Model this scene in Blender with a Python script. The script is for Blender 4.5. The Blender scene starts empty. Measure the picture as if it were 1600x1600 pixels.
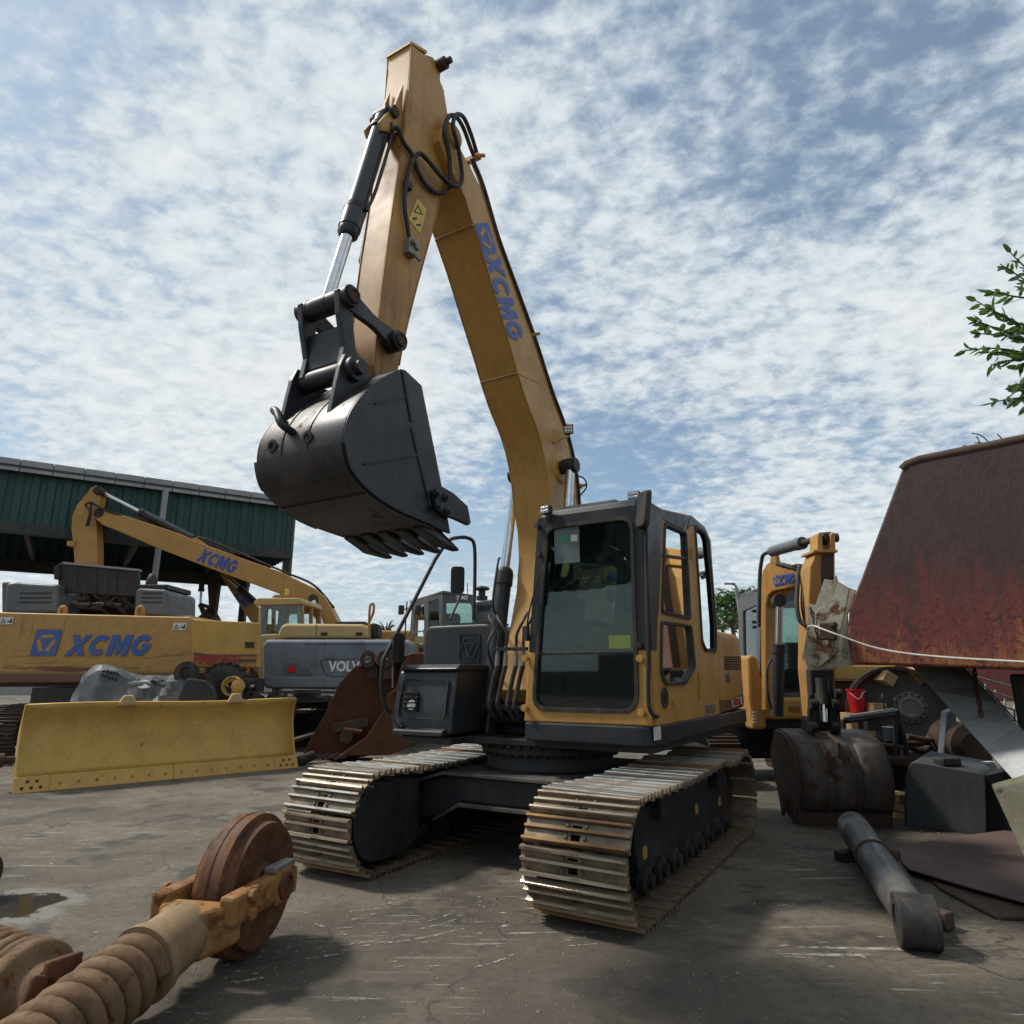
import bpy, bmesh, math, random
from mathutils import Vector, Matrix, noise as mnoise
random.seed(7)
R = math.radians
scene = bpy.context.scene
col = scene.collection

# ------------------------------------------------------------------ camera
PITCH, CAMH, FPX = .242, 1.59, 1040.0
cd = bpy.data.cameras.new('camera'); cam = bpy.data.objects.new('camera', cd); col.objects.link(cam)
cam.location = (0, 0, CAMH); cam.rotation_euler = (math.pi/2+PITCH, 0, 0)
cd.sensor_width = 36; cd.lens = 36*FPX/1600; cd.clip_start = .05; cd.clip_end = 6000
scene.camera = cam

# ------------------------------------------------------------------ sky, sun, exposure
SUN_DIR = Vector((-.60, .16, .78)).normalized()           # towards the sun
elev = math.asin(SUN_DIR.z); azim = math.atan2(SUN_DIR.x, SUN_DIR.y)
world = bpy.data.worlds.new('World'); scene.world = world; world.use_nodes = True
def build_sky():
    nt = world.node_tree; n = nt.nodes; l = nt.links; n.clear()
    def N(t, **k):
        x = n.new(t)
        for a, b in k.items(): setattr(x, a, b)
        return x
    def math_(op, a, b=None, clamp=False):
        m = N('ShaderNodeMath', operation=op); m.use_clamp = clamp
        for i, v in enumerate((a, b)):
            if v is None: continue
            if isinstance(v, (int, float)): m.inputs[i].default_value = v
            else: l.new(v, m.inputs[i])
        return m.outputs[0]
    tc = N('ShaderNodeTexCoord'); sep = N('ShaderNodeSeparateXYZ'); l.new(tc.outputs['Generated'], sep.inputs[0])
    zz = math_('MAXIMUM', math_('ADD', sep.outputs[2], .21), .06)
    cx = math_('DIVIDE', sep.outputs[0], zz); cy = math_('DIVIDE', sep.outputs[1], zz)
    comb = N('ShaderNodeCombineXYZ'); l.new(cx, comb.inputs[0]); l.new(cy, comb.inputs[1])
    def noise(scale, detail, rough, off, rot=0, stretch=(1, 1), dist=0.):
        mp = N('ShaderNodeMapping'); mp.inputs['Location'].default_value = off; mp.inputs['Rotation'].default_value = (0, 0, rot)
        mp.inputs['Scale'].default_value = (stretch[0], stretch[1], 1); l.new(comb.outputs[0], mp.inputs[0])
        t = N('ShaderNodeTexNoise'); t.inputs['Scale'].default_value = scale; t.inputs['Detail'].default_value = detail
        t.inputs['Roughness'].default_value = rough; t.inputs['Distortion'].default_value = dist
        l.new(mp.outputs[0], t.inputs['Vector']); return t.outputs['Fac']
    puffs = noise(19, 7, .60, (3.1, 1.7, 0), .5, (1, 1.15), .15)
    rows = noise(9.5, 6, .55, (7.3, 2.2, 0), -.35, (.85, 1.35), .2)
    big = noise(.85, 3, .5, (1.6, 5.2, 0))
    mid = noise(2.3, 4, .55, (9.4, 3.3, 0), .2)
    s = math_('ADD', math_('MULTIPLY', puffs, .72), math_('MULTIPLY', rows, .50))
    s = math_('ADD', s, math_('MULTIPLY', mid, .62))
    s = math_('ADD', s, math_('MULTIPLY', big, 1.55))
    def mr(v, a, b, c=0., d=1., interp='SMOOTHSTEP'):
        m = N('ShaderNodeMapRange', interpolation_type=interp)
        l.new(v, m.inputs[0])
        for i, q in enumerate((a, b, c, d)): m.inputs[i+1].default_value = q
        return m.outputs[0]
    cover = mr(s, 1.40, 1.80, .22, .98)
    thick = mr(s, 1.50, 2.02)
    # fibrous veil that thickens towards the horizon
    veil = mr(sep.outputs[2], .0, .40, .88, .0)
    cover = math_('MAXIMUM', cover, veil)
    sky = N('ShaderNodeTexSky', sky_type='NISHITA'); sky.sun_disc = False
    sky.sun_elevation = elev; sky.sun_rotation = azim; sky.air_density = 1.0; sky.dust_density = 1.2; sky.ozone_density = 1.4
    cr = N('ShaderNodeMixRGB'); l.new(thick, cr.inputs[0])
    cr.inputs[1].default_value = (5.3, 6.15, 6.8, 1); cr.inputs[2].default_value = (7.3, 7.7, 7.9, 1)
    fine = N('ShaderNodeMixRGB'); fine.blend_type = 'MULTIPLY'; fine.inputs[0].default_value = 1
    shade = mr(puffs, .30, .66, .93, 1.03)
    l.new(cr.outputs[0], fine.inputs[1]); l.new(shade, fine.inputs[2])
    mix = N('ShaderNodeMixRGB'); l.new(cover, mix.inputs[0]); tnt = N('ShaderNodeMixRGB'); tnt.blend_type = 'MULTIPLY'; tnt.inputs[0].default_value = 1; tnt.inputs[2].default_value = (.90, 1.06, 1.08, 1); l.new(sky.outputs[0], tnt.inputs[1]); l.new(tnt.outputs[0], mix.inputs[1]); l.new(fine.outputs[0], mix.inputs[2])
    bg = N('ShaderNodeBackground'); bg.inputs['Strength'].default_value = .098
    l.new(mix.outputs[0], bg.inputs[0]); out = N('ShaderNodeOutputWorld'); l.new(bg.outputs[0], out.inputs[0])
build_sky()
sd = bpy.data.lights.new('sun', 'SUN'); so = bpy.data.objects.new('sun', sd); col.objects.link(so)
sd.energy = 3.6; sd.angle = R(7); sd.color = (1, .95, .86)
so.rotation_euler = SUN_DIR.to_track_quat('Z', 'Y').to_euler(); so.location = (-6, 2, 12)
vs = scene.view_settings; vs.view_transform = 'Standard'; vs.look = 'None'; vs.exposure = 0.15; vs.gamma = 1; vs.use_curve_mapping = False
scene.render.engine = 'CYCLES'

# ------------------------------------------------------------------ pixel -> place helpers (photo pixels 0..1600)
CAM = Vector((0, 0, CAMH))
def ray(px, py):
    a = (px-800)/FPX; b = -(py-800)/FPX
    return Vector((a, math.cos(PITCH)-b*math.sin(PITCH), math.sin(PITCH)+b*math.cos(PITCH)))
def P(px, py, y):                                # at depth y
    d = ray(px, py); return CAM+d*(y/d.y)
def GP(px, py, z=0.):                            # at height z
    d = ray(px, py); return CAM+d*((z-CAMH)/d.z)
def VP(px, py, A, B):                            # on the vertical plane through ground points A, B
    n = Vector((B[1]-A[1], A[0]-B[0], 0)); d = ray(px, py)
    k = n.dot(Vector((A[0], A[1], 0))-CAM)/n.dot(d); return CAM+d*k

# ------------------------------------------------------------------ materials
def new_mat(name):
    m = bpy.data.materials.new(name); m.use_nodes = True; nt = m.node_tree
    return m, nt, nt.nodes, nt.links, nt.nodes['Principled BSDF']
class NB:
    def __init__(s, name): s.m, s.nt, s.n, s.l, s.b = new_mat(name); s.tc = s.n.new('ShaderNodeTexCoord')
    def noise(s, scale=5, detail=5, rough=.6, stretch=(1, 1, 1), off=(0, 0, 0), coord='Object', dist=0., rot=(0, 0, 0)):
        mp = s.n.new('ShaderNodeMapping'); mp.inputs['Scale'].default_value = stretch; mp.inputs['Location'].default_value = off
        mp.inputs['Rotation'].default_value = rot
        s.l.new(s.tc.outputs[coord], mp.inputs[0]); t = s.n.new('ShaderNodeTexNoise')
        t.inputs['Scale'].default_value = scale; t.inputs['Detail'].default_value = detail; t.inputs['Roughness'].default_value = rough
        t.inputs['Distortion'].default_value = dist
        s.l.new(mp.outputs[0], t.inputs['Vector']); return t.outputs['Fac']
    def ramp(s, v, a, b, c=0., d=1.):
        m = s.n.new('ShaderNodeMapRange'); m.interpolation_type = 'SMOOTHSTEP'; s.l.new(v, m.inputs[0])
        for i, q in enumerate((a, b, c, d)): m.inputs[i+1].default_value = q
        return m.outputs[0]
    def mul(s, a, b, op='MULTIPLY'):
        m = s.n.new('ShaderNodeMath'); m.operation = op; m.use_clamp = True
        for i, v in enumerate((a, b)):
            if isinstance(v, (int, float)): m.inputs[i].default_value = v
            else: s.l.new(v, m.inputs[i])
        return m.outputs[0]
    def mix(s, fac, a, b, blend='MIX'):
        m = s.n.new('ShaderNodeMixRGB'); m.blend_type = blend
        for i, v in enumerate((fac, a, b)):
            if isinstance(v, (int, float)): m.inputs[i].default_value = v
            elif isinstance(v, tuple): m.inputs[i].default_value = (*v, 1)
            else: s.l.new(v, m.inputs[i])
        return m.outputs[0]
    def bump(s, v, strength=.2, dist=.01):
        b = s.n.new('ShaderNodeBump'); b.inputs['Strength'].default_value = strength; b.inputs['Distance'].default_value = dist
        s.l.new(v, b.inputs['Height']); s.l.new(b.outputs[0], s.b.inputs['Normal'])
    def out(s, colr=None, rough=None, metal=None, spec=None):
        for k, v in (('Base Color', colr), ('Roughness', rough), ('Metallic', metal), ('Specular IOR Level', spec)):
            if v is None: continue
            if isinstance(v, tuple): s.b.inputs[k].default_value = (*v, 1)
            elif isinstance(v, (int, float)): s.b.inputs[k].default_value = v
            else: s.l.new(v, s.b.inputs[k])
        return s.m
RUST = (.16, .055, .02); DUST = (.20, .16, .115)
def paint(name, base, rough=.45, dirt=DUST, damt=.35, dscale=2.2, rust=0., rscale=5., streak=.25, spec=.4, bump=.12, metal=0., rustc=RUST, seed=0.):
    b = NB(name)
    n1 = b.noise(dscale, 7, .65, off=(seed, 1.3, 2)); n2 = b.noise(dscale*9, 4, .6, off=(3, seed, 1))
    st = b.noise(1.0, 5, .65, (14, 14, .9), (seed, 4, 7))
    n4 = b.noise(dscale*2.7, 8, .72, off=(seed+2, 6, 3))
    c = b.mix(b.mul(b.ramp(n2, .3, .75), .45), base, tuple(x*.66 for x in base))
    c = b.mix(b.mul(b.ramp(n4, .45, .70), .20), c, tuple(x*.60+y*.15 for x, y in zip(base, dirt)))
    d = b.mul(b.ramp(n1, .40, .74), damt)
    if streak: d = b.mul(d, b.mul(b.ramp(st, .48, .75), streak), 'ADD')
    c = b.mix(d, c, dirt)
    r = b.ramp(n1, .3, .8, rough, min(1, rough+.3))
    if rust:
        n3 = b.noise(rscale, 8, .7, off=(seed+5, 2, 9), dist=.3)
        f = b.ramp(n3, .66-.28*rust, .72-.2*rust)
        rc = b.mix(n2, rustc, tuple(x*.35 for x in rustc))
        c = b.mix(f, c, rc); r = b.mul(r, b.mul(f, .4), 'ADD')
    b.bump(b.mix(.5, b.noise(dscale*22, 4, .6), b.noise(dscale*5, 5, .65)), bump*1.6, .005)
    return b.out(c, r, metal, spec)
def flat(name, base, rough=.5, metal=0., spec=.5, emit=None):
    b = NB(name)
    n = b.noise(18, 4, .6); c = b.mix(b.ramp(n, .3, .8), base, tuple(x*.75 for x in base))
    m = b.out(c, rough, metal, spec)
    return m
def glass_mat(name, tint, alpha, rough=.03, body=(.035, .042, .042)):
    m, nt, n, l, b = new_mat(name); n.remove(b)
    tr = n.new('ShaderNodeBsdfTransparent'); tr.inputs[0].default_value = (*tint, 1)
    gl = n.new('ShaderNodeBsdfGlossy'); gl.inputs['Roughness'].default_value = rough; gl.inputs[0].default_value = (.92, .97, .97, 1)
    df = n.new('ShaderNodeBsdfDiffuse'); df.inputs[0].default_value = (*body, 1)
    fr = n.new('ShaderNodeFresnel'); fr.inputs[0].default_value = 1.55
    mx0 = n.new('ShaderNodeMixShader'); mx0.inputs[0].default_value = alpha; l.new(tr.outputs[0], mx0.inputs[1]); l.new(df.outputs[0], mx0.inputs[2])
    mx = n.new('ShaderNodeMixShader'); l.new(fr.outputs[0], mx.inputs[0]); l.new(mx0.outputs[0], mx.inputs[1]); l.new(gl.outputs[0], mx.inputs[2])
    l.new(mx.outputs[0], n['Material Output'].inputs[0]); return m
M = {}
AMBER = (.45, .24, .055); STAIN = (.15, .085, .035)
M['amber'] = paint('amber_paint', AMBER, .36, dirt=STAIN, damt=.22, rust=.0, streak=.30)
M['amber_stick'] = paint('amber_paint_stained', (.44, .22, .042), .42, dirt=(.13, .075, .045), damt=.6, dscale=1.1, rust=.0, streak=.55, seed=33)
M['amber_old'] = paint('amber_paint_old', (.40, .20, .05), .5, dirt=STAIN, damt=.5, rust=.18, rscale=3.5, streak=.35, seed=3)
M['gold'] = paint('golden_paint', (.50, .30, .068), .42, dirt=(.20, .12, .04), damt=.35, rust=.06, streak=.1, seed=8)
M['paleyellow'] = paint('pale_yellow_paint', (.46, .33, .14), .5, damt=.3, rust=.03, seed=11)
M['chargrey'] = paint('charcoal_paint', (.017, .020, .025), .34, dirt=(.070, .065, .058), damt=.14, streak=.12, seed=2)
M['deepgrey'] = paint('dark_frame_paint', (.012, .013, .016), .5, dirt=(.060, .052, .042), damt=.35, streak=.2, seed=4)
M['bucketgrey'] = paint('bucket_black_paint', (.015, .018, .024), .34, dirt=(.055, .05, .045), damt=.25, rust=.12, rscale=4, rustc=(.10, .045, .022), streak=.3, seed=6)
M['bucketworn'] = paint('bucket_worn_steel', (.024, .024, .027), .34, dirt=(.11, .08, .06), damt=.5, rust=.22, rscale=3, rustc=(.075, .034, .02), streak=.4, seed=9, metal=.25)
M['greyplastic'] = paint('grey_plastic', (.115, .125, .135), .45, dirt=(.06, .055, .05), damt=.5, seed=12)
M['bluegrey'] = paint('blue_grey_paint', (.17, .195, .225), .5, dirt=(.07, .07, .075), damt=.5, rust=.03, rustc=(.34, .12, .10), rscale=4, seed=14)
M['rust'] = paint('rusted_steel', (.095, .040, .022), .85, dirt=(.045, .022, .016), damt=.8, rust=.3, rustc=(.15, .06, .028), rscale=4, bump=.35, spec=.2, seed=15)
M['rustdark'] = paint('dark_rusted_steel', (.055, .034, .026), .7, dirt=(.12, .085, .06), damt=.5, rust=.3, rustc=(.09, .042, .024), rscale=5, bump=.3, spec=.3, seed=16)
M['rubber'] = paint('black_rubber', (.016, .016, .017), .6, damt=.22, dscale=6, bump=.2, seed=17)
M['black'] = paint('black_paint', (.012, .012, .014), .5, damt=.12, seed=18)
M['void'] = flat('dark_inside', (.006, .006, .007), .8)
M['chrome'] = flat('chrome_rod', (.62, .63, .65), .18, 1.)
M['steel'] = paint('bare_steel', (.30, .29, .28), .45, damt=.35, metal=.8, rust=.12, seed=19)
M['lamp'] = flat('lamp_lens', (.55, .56, .56), .2)
M['blue'] = flat('blue_print', (.022, .075, .33), .45)
M['bluefaded'] = paint('faded_blue_print', (.045, .11, .34), .5, dirt=(.20, .15, .09), damt=.4, streak=.35, seed=20)
M['white'] = flat('white_print', (.72, .73, .72), .5)
M['red'] = flat('red_print', (.36, .018, .022), .45)
M['yellowlabel'] = flat('yellow_label', (.62, .42, .05), .5)
M['whitelabel'] = flat('pale_label', (.62, .61, .56), .5)
M['blackprint'] = flat('black_print', (.012, .012, .012), .6)
M['bronze'] = flat('door_tint', (.07, .045, .03), .3)
M['glass'] = glass_mat('tinted_glass', (.55, .68, .64), .04, .03, (.10, .13, .125))
M['glass_green'] = glass_mat('green_glass', (.58, .76, .70), .03)
M['glass_side'] = glass_mat('dark_side_glass', (.17, .21, .21), .05)
M['glass_clear'] = glass_mat('clear_glass', (.78, .86, .84), .02)
M['seat'] = flat('seat_fabric', (.02, .02, .022), .9)
M['green'] = paint('green_cladding', (.018, .065, .062), .5, dirt=(.03, .04, .04), damt=.4, dscale=.4, seed=22)
M['greendark'] = paint('dark_green_steel', (.016, .03, .032), .6, damt=.2, dscale=.5, seed=23)
M['fascia'] = paint('grey_fascia', (.30, .31, .32), .55, dirt=(.12, .12, .11), damt=.4, dscale=.7, streak=.3, seed=24)
M['wood'] = paint('raw_timber', (.42, .28, .13), .8, dirt=(.12, .075, .035), damt=.5, dscale=4, bump=.3, seed=25)
M['redpaint'] = flat('red_plastic', (.55, .012, .018), .4)
M['bark'] = paint('bark', (.09, .07, .05), .9, damt=.3, seed=30)
def leaf_mat():
    b = NB('leaf'); n = b.noise(9, 3, .5, coord='Generated'); oi = b.n.new('ShaderNodeObjectInfo')
    c = b.mix(oi.outputs['Random'], (.030, .075, .018), (.085, .155, .045)); c = b.mix(b.mul(n, .4), c, (.045, .08, .02)); b.out(c, .35)
    tr = b.n.new('ShaderNodeBsdfTranslucent'); tr.inputs[0].default_value = (.14, .26, .05, 1); mx = b.n.new('ShaderNodeMixShader'); mx.inputs[0].default_value = .28
    b.l.new(b.b.outputs[0], mx.inputs[1]); b.l.new(tr.outputs[0], mx.inputs[2]); b.l.new(mx.outputs[0], b.n['Material Output'].inputs[0]); return b.m
M['leaf'] = leaf_mat()
def track_mat():
    b = NB('track_steel')
    geo = b.n.new('ShaderNodeSeparateXYZ'); b.l.new(b.tc.outputs['Object'], geo.inputs[0])
    oi = b.n.new('ShaderNodeObjectInfo')
    n1 = b.noise(6, 6, .65, (1, 1, 1)); n2 = b.noise(3, 6, .7, (3, .7, 3), (4, 2, 1)); n3 = b.noise(30, 4, .6)
    c = b.mix(b.ramp(n1, .35, .7), (.21, .160, .108), (.080, .060, .042))
    c = b.mix(b.mul(b.ramp(n2, .5, .75), .6), c, (.28, .195, .105))
    tip = b.ramp(geo.outputs[2], .032, .043)
    pol = b.mul(tip, b.ramp(oi.outputs['Random'], .25, .55))
    rustf = b.mul(tip, b.ramp(oi.outputs['Random'], .75, .35))
    c = b.mix(b.mul(rustf, b.ramp(n2, .3, .55)), c, (.24, .115, .035))
    c = b.mix(b.mul(pol, b.ramp(n1, .25, .55)), c, (.75, .68, .57))
    r = b.mix(pol, (.50, .50, .50), (.26, .26, .26))
    b.bump(n3, .2, .004)
    m = b.mix(pol, (.45, .45, .45), (.9, .9, .9))
    return b.out(c, r, m)
M['track'] = track_mat()
M['dustygrey'] = paint('dusty_dark_frame', (.030, .031, .034), .6, dirt=(.20, .165, .12), damt=.85, dscale=1.6, streak=0, seed=44)

# ------------------------------------------------------------------ mesh helpers
ROOTM = {}
def catmull(pts, sub=6):
    pts = [Vector(p) for p in pts]; out = []
    q = [pts[0]*2-pts[1]]+pts+[pts[-1]*2-pts[-2]]
    for i in range(1, len(q)-2):
        for k in range(sub):
            t = k/sub; a, b, c, d = q[i-1:i+3]
            out.append(.5*((2*b)+(c-a)*t+(2*a-5*b+4*c-d)*t*t+(3*b-a-3*c+d)*t**3))
    out.append(pts[-1]); return out
def round_poly(pts, r, seg=4):
    """2D polygon with rounded corners; r number or list"""
    n = len(pts); out = []
    for i in range(n):
        p0, p, p1 = Vector(pts[i-1]), Vector(pts[i]), Vector(pts[(i+1) % n])
        rr = r[i] if isinstance(r, (list, tuple)) else r
        a, b = (p0-p), (p1-p); la, lb = a.length, b.length
        rr = min(rr, la*.45, lb*.45)
        if rr < 1e-5: out.append(tuple(p)); continue
        a = p+a/la*rr; b = p+b/lb*rr
        for k in range(seg+1):
            t = k/seg; out.append(tuple((1-t)**2*a+2*t*(1-t)*p+t*t*b))
    return out
class MB:
    def __init__(s): s.v = []; s.f = []; s.sm = []
    def add(s, vs, fs, smooth=False):
        o = len(s.v); s.v += [Vector(v) for v in vs]; s.f += [tuple(i+o for i in f) for f in fs]; s.sm += [smooth]*len(fs); return s
    def box(s, c, d, rz=0., m=None):
        c = Vector(c); h = [x/2 for x in d]
        vs = [Vector((x*h[0], y*h[1], z*h[2])) for x in (-1, 1) for y in (-1, 1) for z in (-1, 1)]
        mt = m if m is not None else Matrix.Rotation(rz, 3, 'Z')
        return s.add([c+mt @ v for v in vs], [(0, 1, 3, 2), (4, 6, 7, 5), (0, 4, 5, 1), (2, 3, 7, 6), (0, 2, 6, 4), (1, 5, 7, 3)])
    def bar(s, p0, p1, w, h, upv=(0, 0, 1)):
        p0, p1 = Vector(p0), Vector(p1); x = (p1-p0).normalized(); y = Vector(upv).cross(x)
        if y.length < 1e-4: y = Vector((0, 1, 0)).cross(x)
        y.normalize(); z = x.cross(y)
        return s.box((p0+p1)/2, ((p1-p0).length, w, h), m=Matrix((x, y, z)).transposed())
    def frame(s, d):
        d = d.normalized(); a = Vector((0, 0, 1)) if abs(d.z) < .9 else Vector((1, 0, 0))
        x = a.cross(d).normalized(); return x, d.cross(x)
    def tube(s, p0, p1, r0, r1=None, seg=16, caps=True):
        r1 = r0 if r1 is None else r1; p0, p1 = Vector(p0), Vector(p1); x, y = s.frame(p1-p0); vs = []
        for p, r in ((p0, r0), (p1, r1)):
            for k in range(seg):
                a = 2*math.pi*k/seg; vs.append(p+x*(math.cos(a)*r)+y*(math.sin(a)*r))
        s.add(vs, [(k, (k+1) % seg, seg+(k+1) % seg, seg+k) for k in range(seg)], True)
        if caps:
            o = len(s.v)-2*seg
            s.f += [tuple(o+k for k in reversed(range(seg))), tuple(o+seg+k for k in range(seg))]; s.sm += [False, False]
        return s
    def path(s, pts, r, seg=8, smooth_sub=0, rfun=None):
        pts = catmull(pts, smooth_sub) if smooth_sub else [Vector(p) for p in pts]
        n = len(pts); d = (pts[1]-pts[0]).normalized(); x, y = s.frame(d); vs = []
        for i, p in enumerate(pts):
            dn = (pts[min(i+1, n-1)]-pts[max(i-1, 0)]).normalized()
            q = d.rotation_difference(dn); x = q @ x; y = q @ y; d = dn
            rr = rfun(i/(n-1)) if rfun else r
            for k in range(seg):
                a = 2*math.pi*k/seg; vs.append(p+x*(math.cos(a)*rr)+y*(math.sin(a)*rr))
        fs = [(i*seg+k, i*seg+(k+1) % seg, (i+1)*seg+(k+1) % seg, (i+1)*seg+k) for i in range(n-1) for k in range(seg)]
        s.add(vs, fs, True); o = len(s.v)-n*seg
        s.f += [tuple(o+k for k in reversed(range(seg))), tuple(o+(n-1)*seg+k for k in range(seg))]; s.sm += [False, False]
        return s
    def prism(s, a, b, smooth_idx=None):
        """two equal loops of points"""
        n = len(a); s.add(list(a)+list(b), [(i, (i+1) % n, n+(i+1) % n, n+i) for i in range(n)], False)
        o = len(s.v)-2*n
        s.f += [tuple(o+k for k in reversed(range(n))), tuple(o+n+k for k in range(n))]; s.sm += [False, False]
        return s
    def sprism(s, tz, s0, s1):                       # (t,z) outline extruded across the machine
        return s.prism([(t, s0, z) for t, z in tz], [(t, s1, z) for t, z in tz])
    def tprism(s, sz, t0, t1):                       # (s,z) outline extruded along the machine
        return s.prism([(t0, a, z) for a, z in sz], [(t1, a, z) for a, z in sz])
    def zprism(s, xy, z0, z1): return s.prism([(x, y, z0) for x, y in xy], [(x, y, z1) for x, y in xy])
    def vprism(s, pts, A, B, thick):                 # photo outline laid on the vertical plane A-B, thick metres deep
        n = Vector((B[1]-A[1], A[0]-B[0], 0)).normalized()
        if n.y < 0: n = -n
        q = [VP(px, py, A, B) for px, py in pts]
        return s.prism(q, [v+n*thick for v in q])
    def lathe(s, p0, axis, prof, seg=28):            # prof: (distance along the axis, radius)
        p0 = Vector(p0); axis = Vector(axis).normalized(); x, y = s.frame(axis); vs = []; n = len(prof)
        for d, r in prof:
            for k in range(seg):
                a = 2*math.pi*k/seg; vs.append(p0+axis*d+x*(math.cos(a)*r)+y*(math.sin(a)*r))
        s.add(vs, [(i*seg+k, i*seg+(k+1) % seg, (i+1)*seg+(k+1) % seg, (i+1)*seg+k) for i in range(n-1) for k in range(seg)], True)
        o = len(s.v)-n*seg
        if tuple(prof[0]) != tuple(prof[-1]): s.f += [tuple(o+k for k in reversed(range(seg))), tuple(o+(n-1)*seg+k for k in range(seg))]; s.sm += [False, False]
        return s
    def sheet(s, grid, smooth=True):                 # rows of points
        n, m = len(grid), len(grid[0])
        return s.add([p for r in grid for p in r], [(i*m+j, i*m+j+1, (i+1)*m+j+1, (i+1)*m+j) for i in range(n-1) for j in range(m-1)], smooth)
    def build(s, name, mat, parent=None, bevel=0., world=False, solid=0., label=None, seg=2, autosmooth=False, smooth=None):
        me = bpy.data.meshes.new(name)
        if smooth: s.sm = [True]*len(s.sm); autosmooth = True
        vs = s.v
        if world and parent is not None:
            inv = ROOTM[parent.name].inverted(); vs = [inv @ v for v in vs]
        me.from_pydata([tuple(v) for v in vs], [], s.f)
        me.polygons.foreach_set('use_smooth', s.sm)
        bm = bmesh.new(); bm.from_mesh(me); bmesh.ops.recalc_face_normals(bm, faces=bm.faces); 
        if True:
            for e in bm.edges:
                if len(e.link_faces) == 2 and e.calc_face_angle(0) > R(smooth or 50): e.smooth = False
        bm.to_mesh(me); bm.free()
        me.materials.append(M[mat] if isinstance(mat, str) else mat); me.update()
        return link_mesh(name, me, parent, bevel, solid, label, seg)
def link_mesh(name, me, parent=None, bevel=0., solid=0., label=None, seg=2):
    o = bpy.data.objects.new(name, me); col.objects.link(o)
    if parent is not None:
        o.parent = parent
        if parent.name in ROOTM: ROOTM[o.name] = ROOTM[parent.name]
    if solid:
        sm = o.modifiers.new('solid', 'SOLIDIFY'); sm.thickness = solid; sm.offset = 0
    if bevel:
        bv = o.modifiers.new('bevel', 'BEVEL'); bv.width = bevel; bv.segments = seg; bv.limit_method = 'ANGLE'; bv.angle_limit = R(38)
    if label: o['label'] = label
    return o
def thing(name, label, cat, loc=(0, 0, 0), rotz=0., group=None):
    o = bpy.data.objects.new(name, None); col.objects.link(o); o.location = loc; o.rotation_euler = (0, 0, rotz)
    o.empty_display_size = .2
    ROOTM[o.name] = Matrix.Translation(Vector(loc)) @ Matrix.Rotation(rotz, 4, 'Z')
    return tag(o, label, cat, group)
def tag(o, label, cat, group=None):
    o['label'] = label; o['category'] = cat
    if group: o['group'] = group
    return o
def struct(o, kind='structure'): o['kind'] = kind; return o
def solo(mb, name, mat, label, cat, group=None, bevel=0., solid=0., **k):   # a thing that is one mesh, its origin at its base
    c = sum(mb.v, Vector())/len(mb.v); c.z = min(v.z for v in mb.v)
    mb.v = [v-c for v in mb.v]; o = mb.build(name, mat, None, bevel, solid=solid, **k); o.location = c
    return tag(o, label, cat, group)
def axes_matrix(o, x, y):
    x = Vector(x).normalized(); y = Vector(y); y = (y-x*y.dot(x)).normalized(); z = x.cross(y)
    m = Matrix((x, y, z)).transposed().to_4x4(); m.translation = Vector(o); return m
def lettering(text, size, mtx, mat, parent, shear=0., bold=.0, width=None, name='lettering', world=False, depth=.0015, spacing=1.):
    c = bpy.data.curves.new('t', 'FONT'); c.body = text; c.size = size; c.shear = shear; c.offset = bold; c.extrude = depth; c.space_character = spacing
    c.align_x = 'CENTER'; c.align_y = 'CENTER'; c.resolution_u = 3
    o = bpy.data.objects.new('t', c); col.objects.link(o); bpy.context.view_layer.update()
    me = bpy.data.meshes.new_from_object(o.evaluated_get(bpy.context.evaluated_depsgraph_get())); bpy.data.objects.remove(o); bpy.data.curves.remove(c)
    xs = [v.co.x for v in me.vertices]; w = max(xs)-min(xs); k = (width/w) if width else 1.; x0 = (max(xs)+min(xs))/2
    if world: mtx = ROOTM[parent.name].inverted() @ mtx
    for v in me.vertices: v.co = mtx @ Vector(((v.co.x-x0)*k, v.co.y, v.co.z))
    me.materials.clear(); me.materials.append(M[mat]); me.name = name
    return link_mesh(name, me, parent)
def flatpoly(loops, mtx, mat, parent, name, world=False, th=.003, bevel=0.):
    """flat plate from 2D loops (first outer, others holes)"""
    c = bpy.data.curves.new('p', 'CURVE'); c.dimensions = '2D'; c.fill_mode = 'BOTH'; c.extrude = th/2
    for lp in loops:
        sp = c.splines.new('POLY'); sp.points.add(len(lp)-1); sp.use_cyclic_u = True
        for q, p in zip(sp.points, lp): q.co = (p[0], p[1], 0, 1)
    o = bpy.data.objects.new('p', c); col.objects.link(o); bpy.context.view_layer.update()
    me = bpy.data.meshes.new_from_object(o.evaluated_get(bpy.context.evaluated_depsgraph_get())); bpy.data.objects.remove(o); bpy.data.curves.remove(c)
    if world: mtx = ROOTM[parent.name].inverted() @ mtx
    bm = bmesh.new(); bm.from_mesh(me); bmesh.ops.remove_doubles(bm, verts=bm.verts, dist=1e-5)
    for v in bm.verts: v.co = mtx @ v.co
    bmesh.ops.recalc_face_normals(bm, faces=bm.faces); bm.to_mesh(me); bm.free()
    me.materials.clear(); me.materials.append(M[mat]); me.name = name
    return link_mesh(name, me, parent, bevel)
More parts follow.
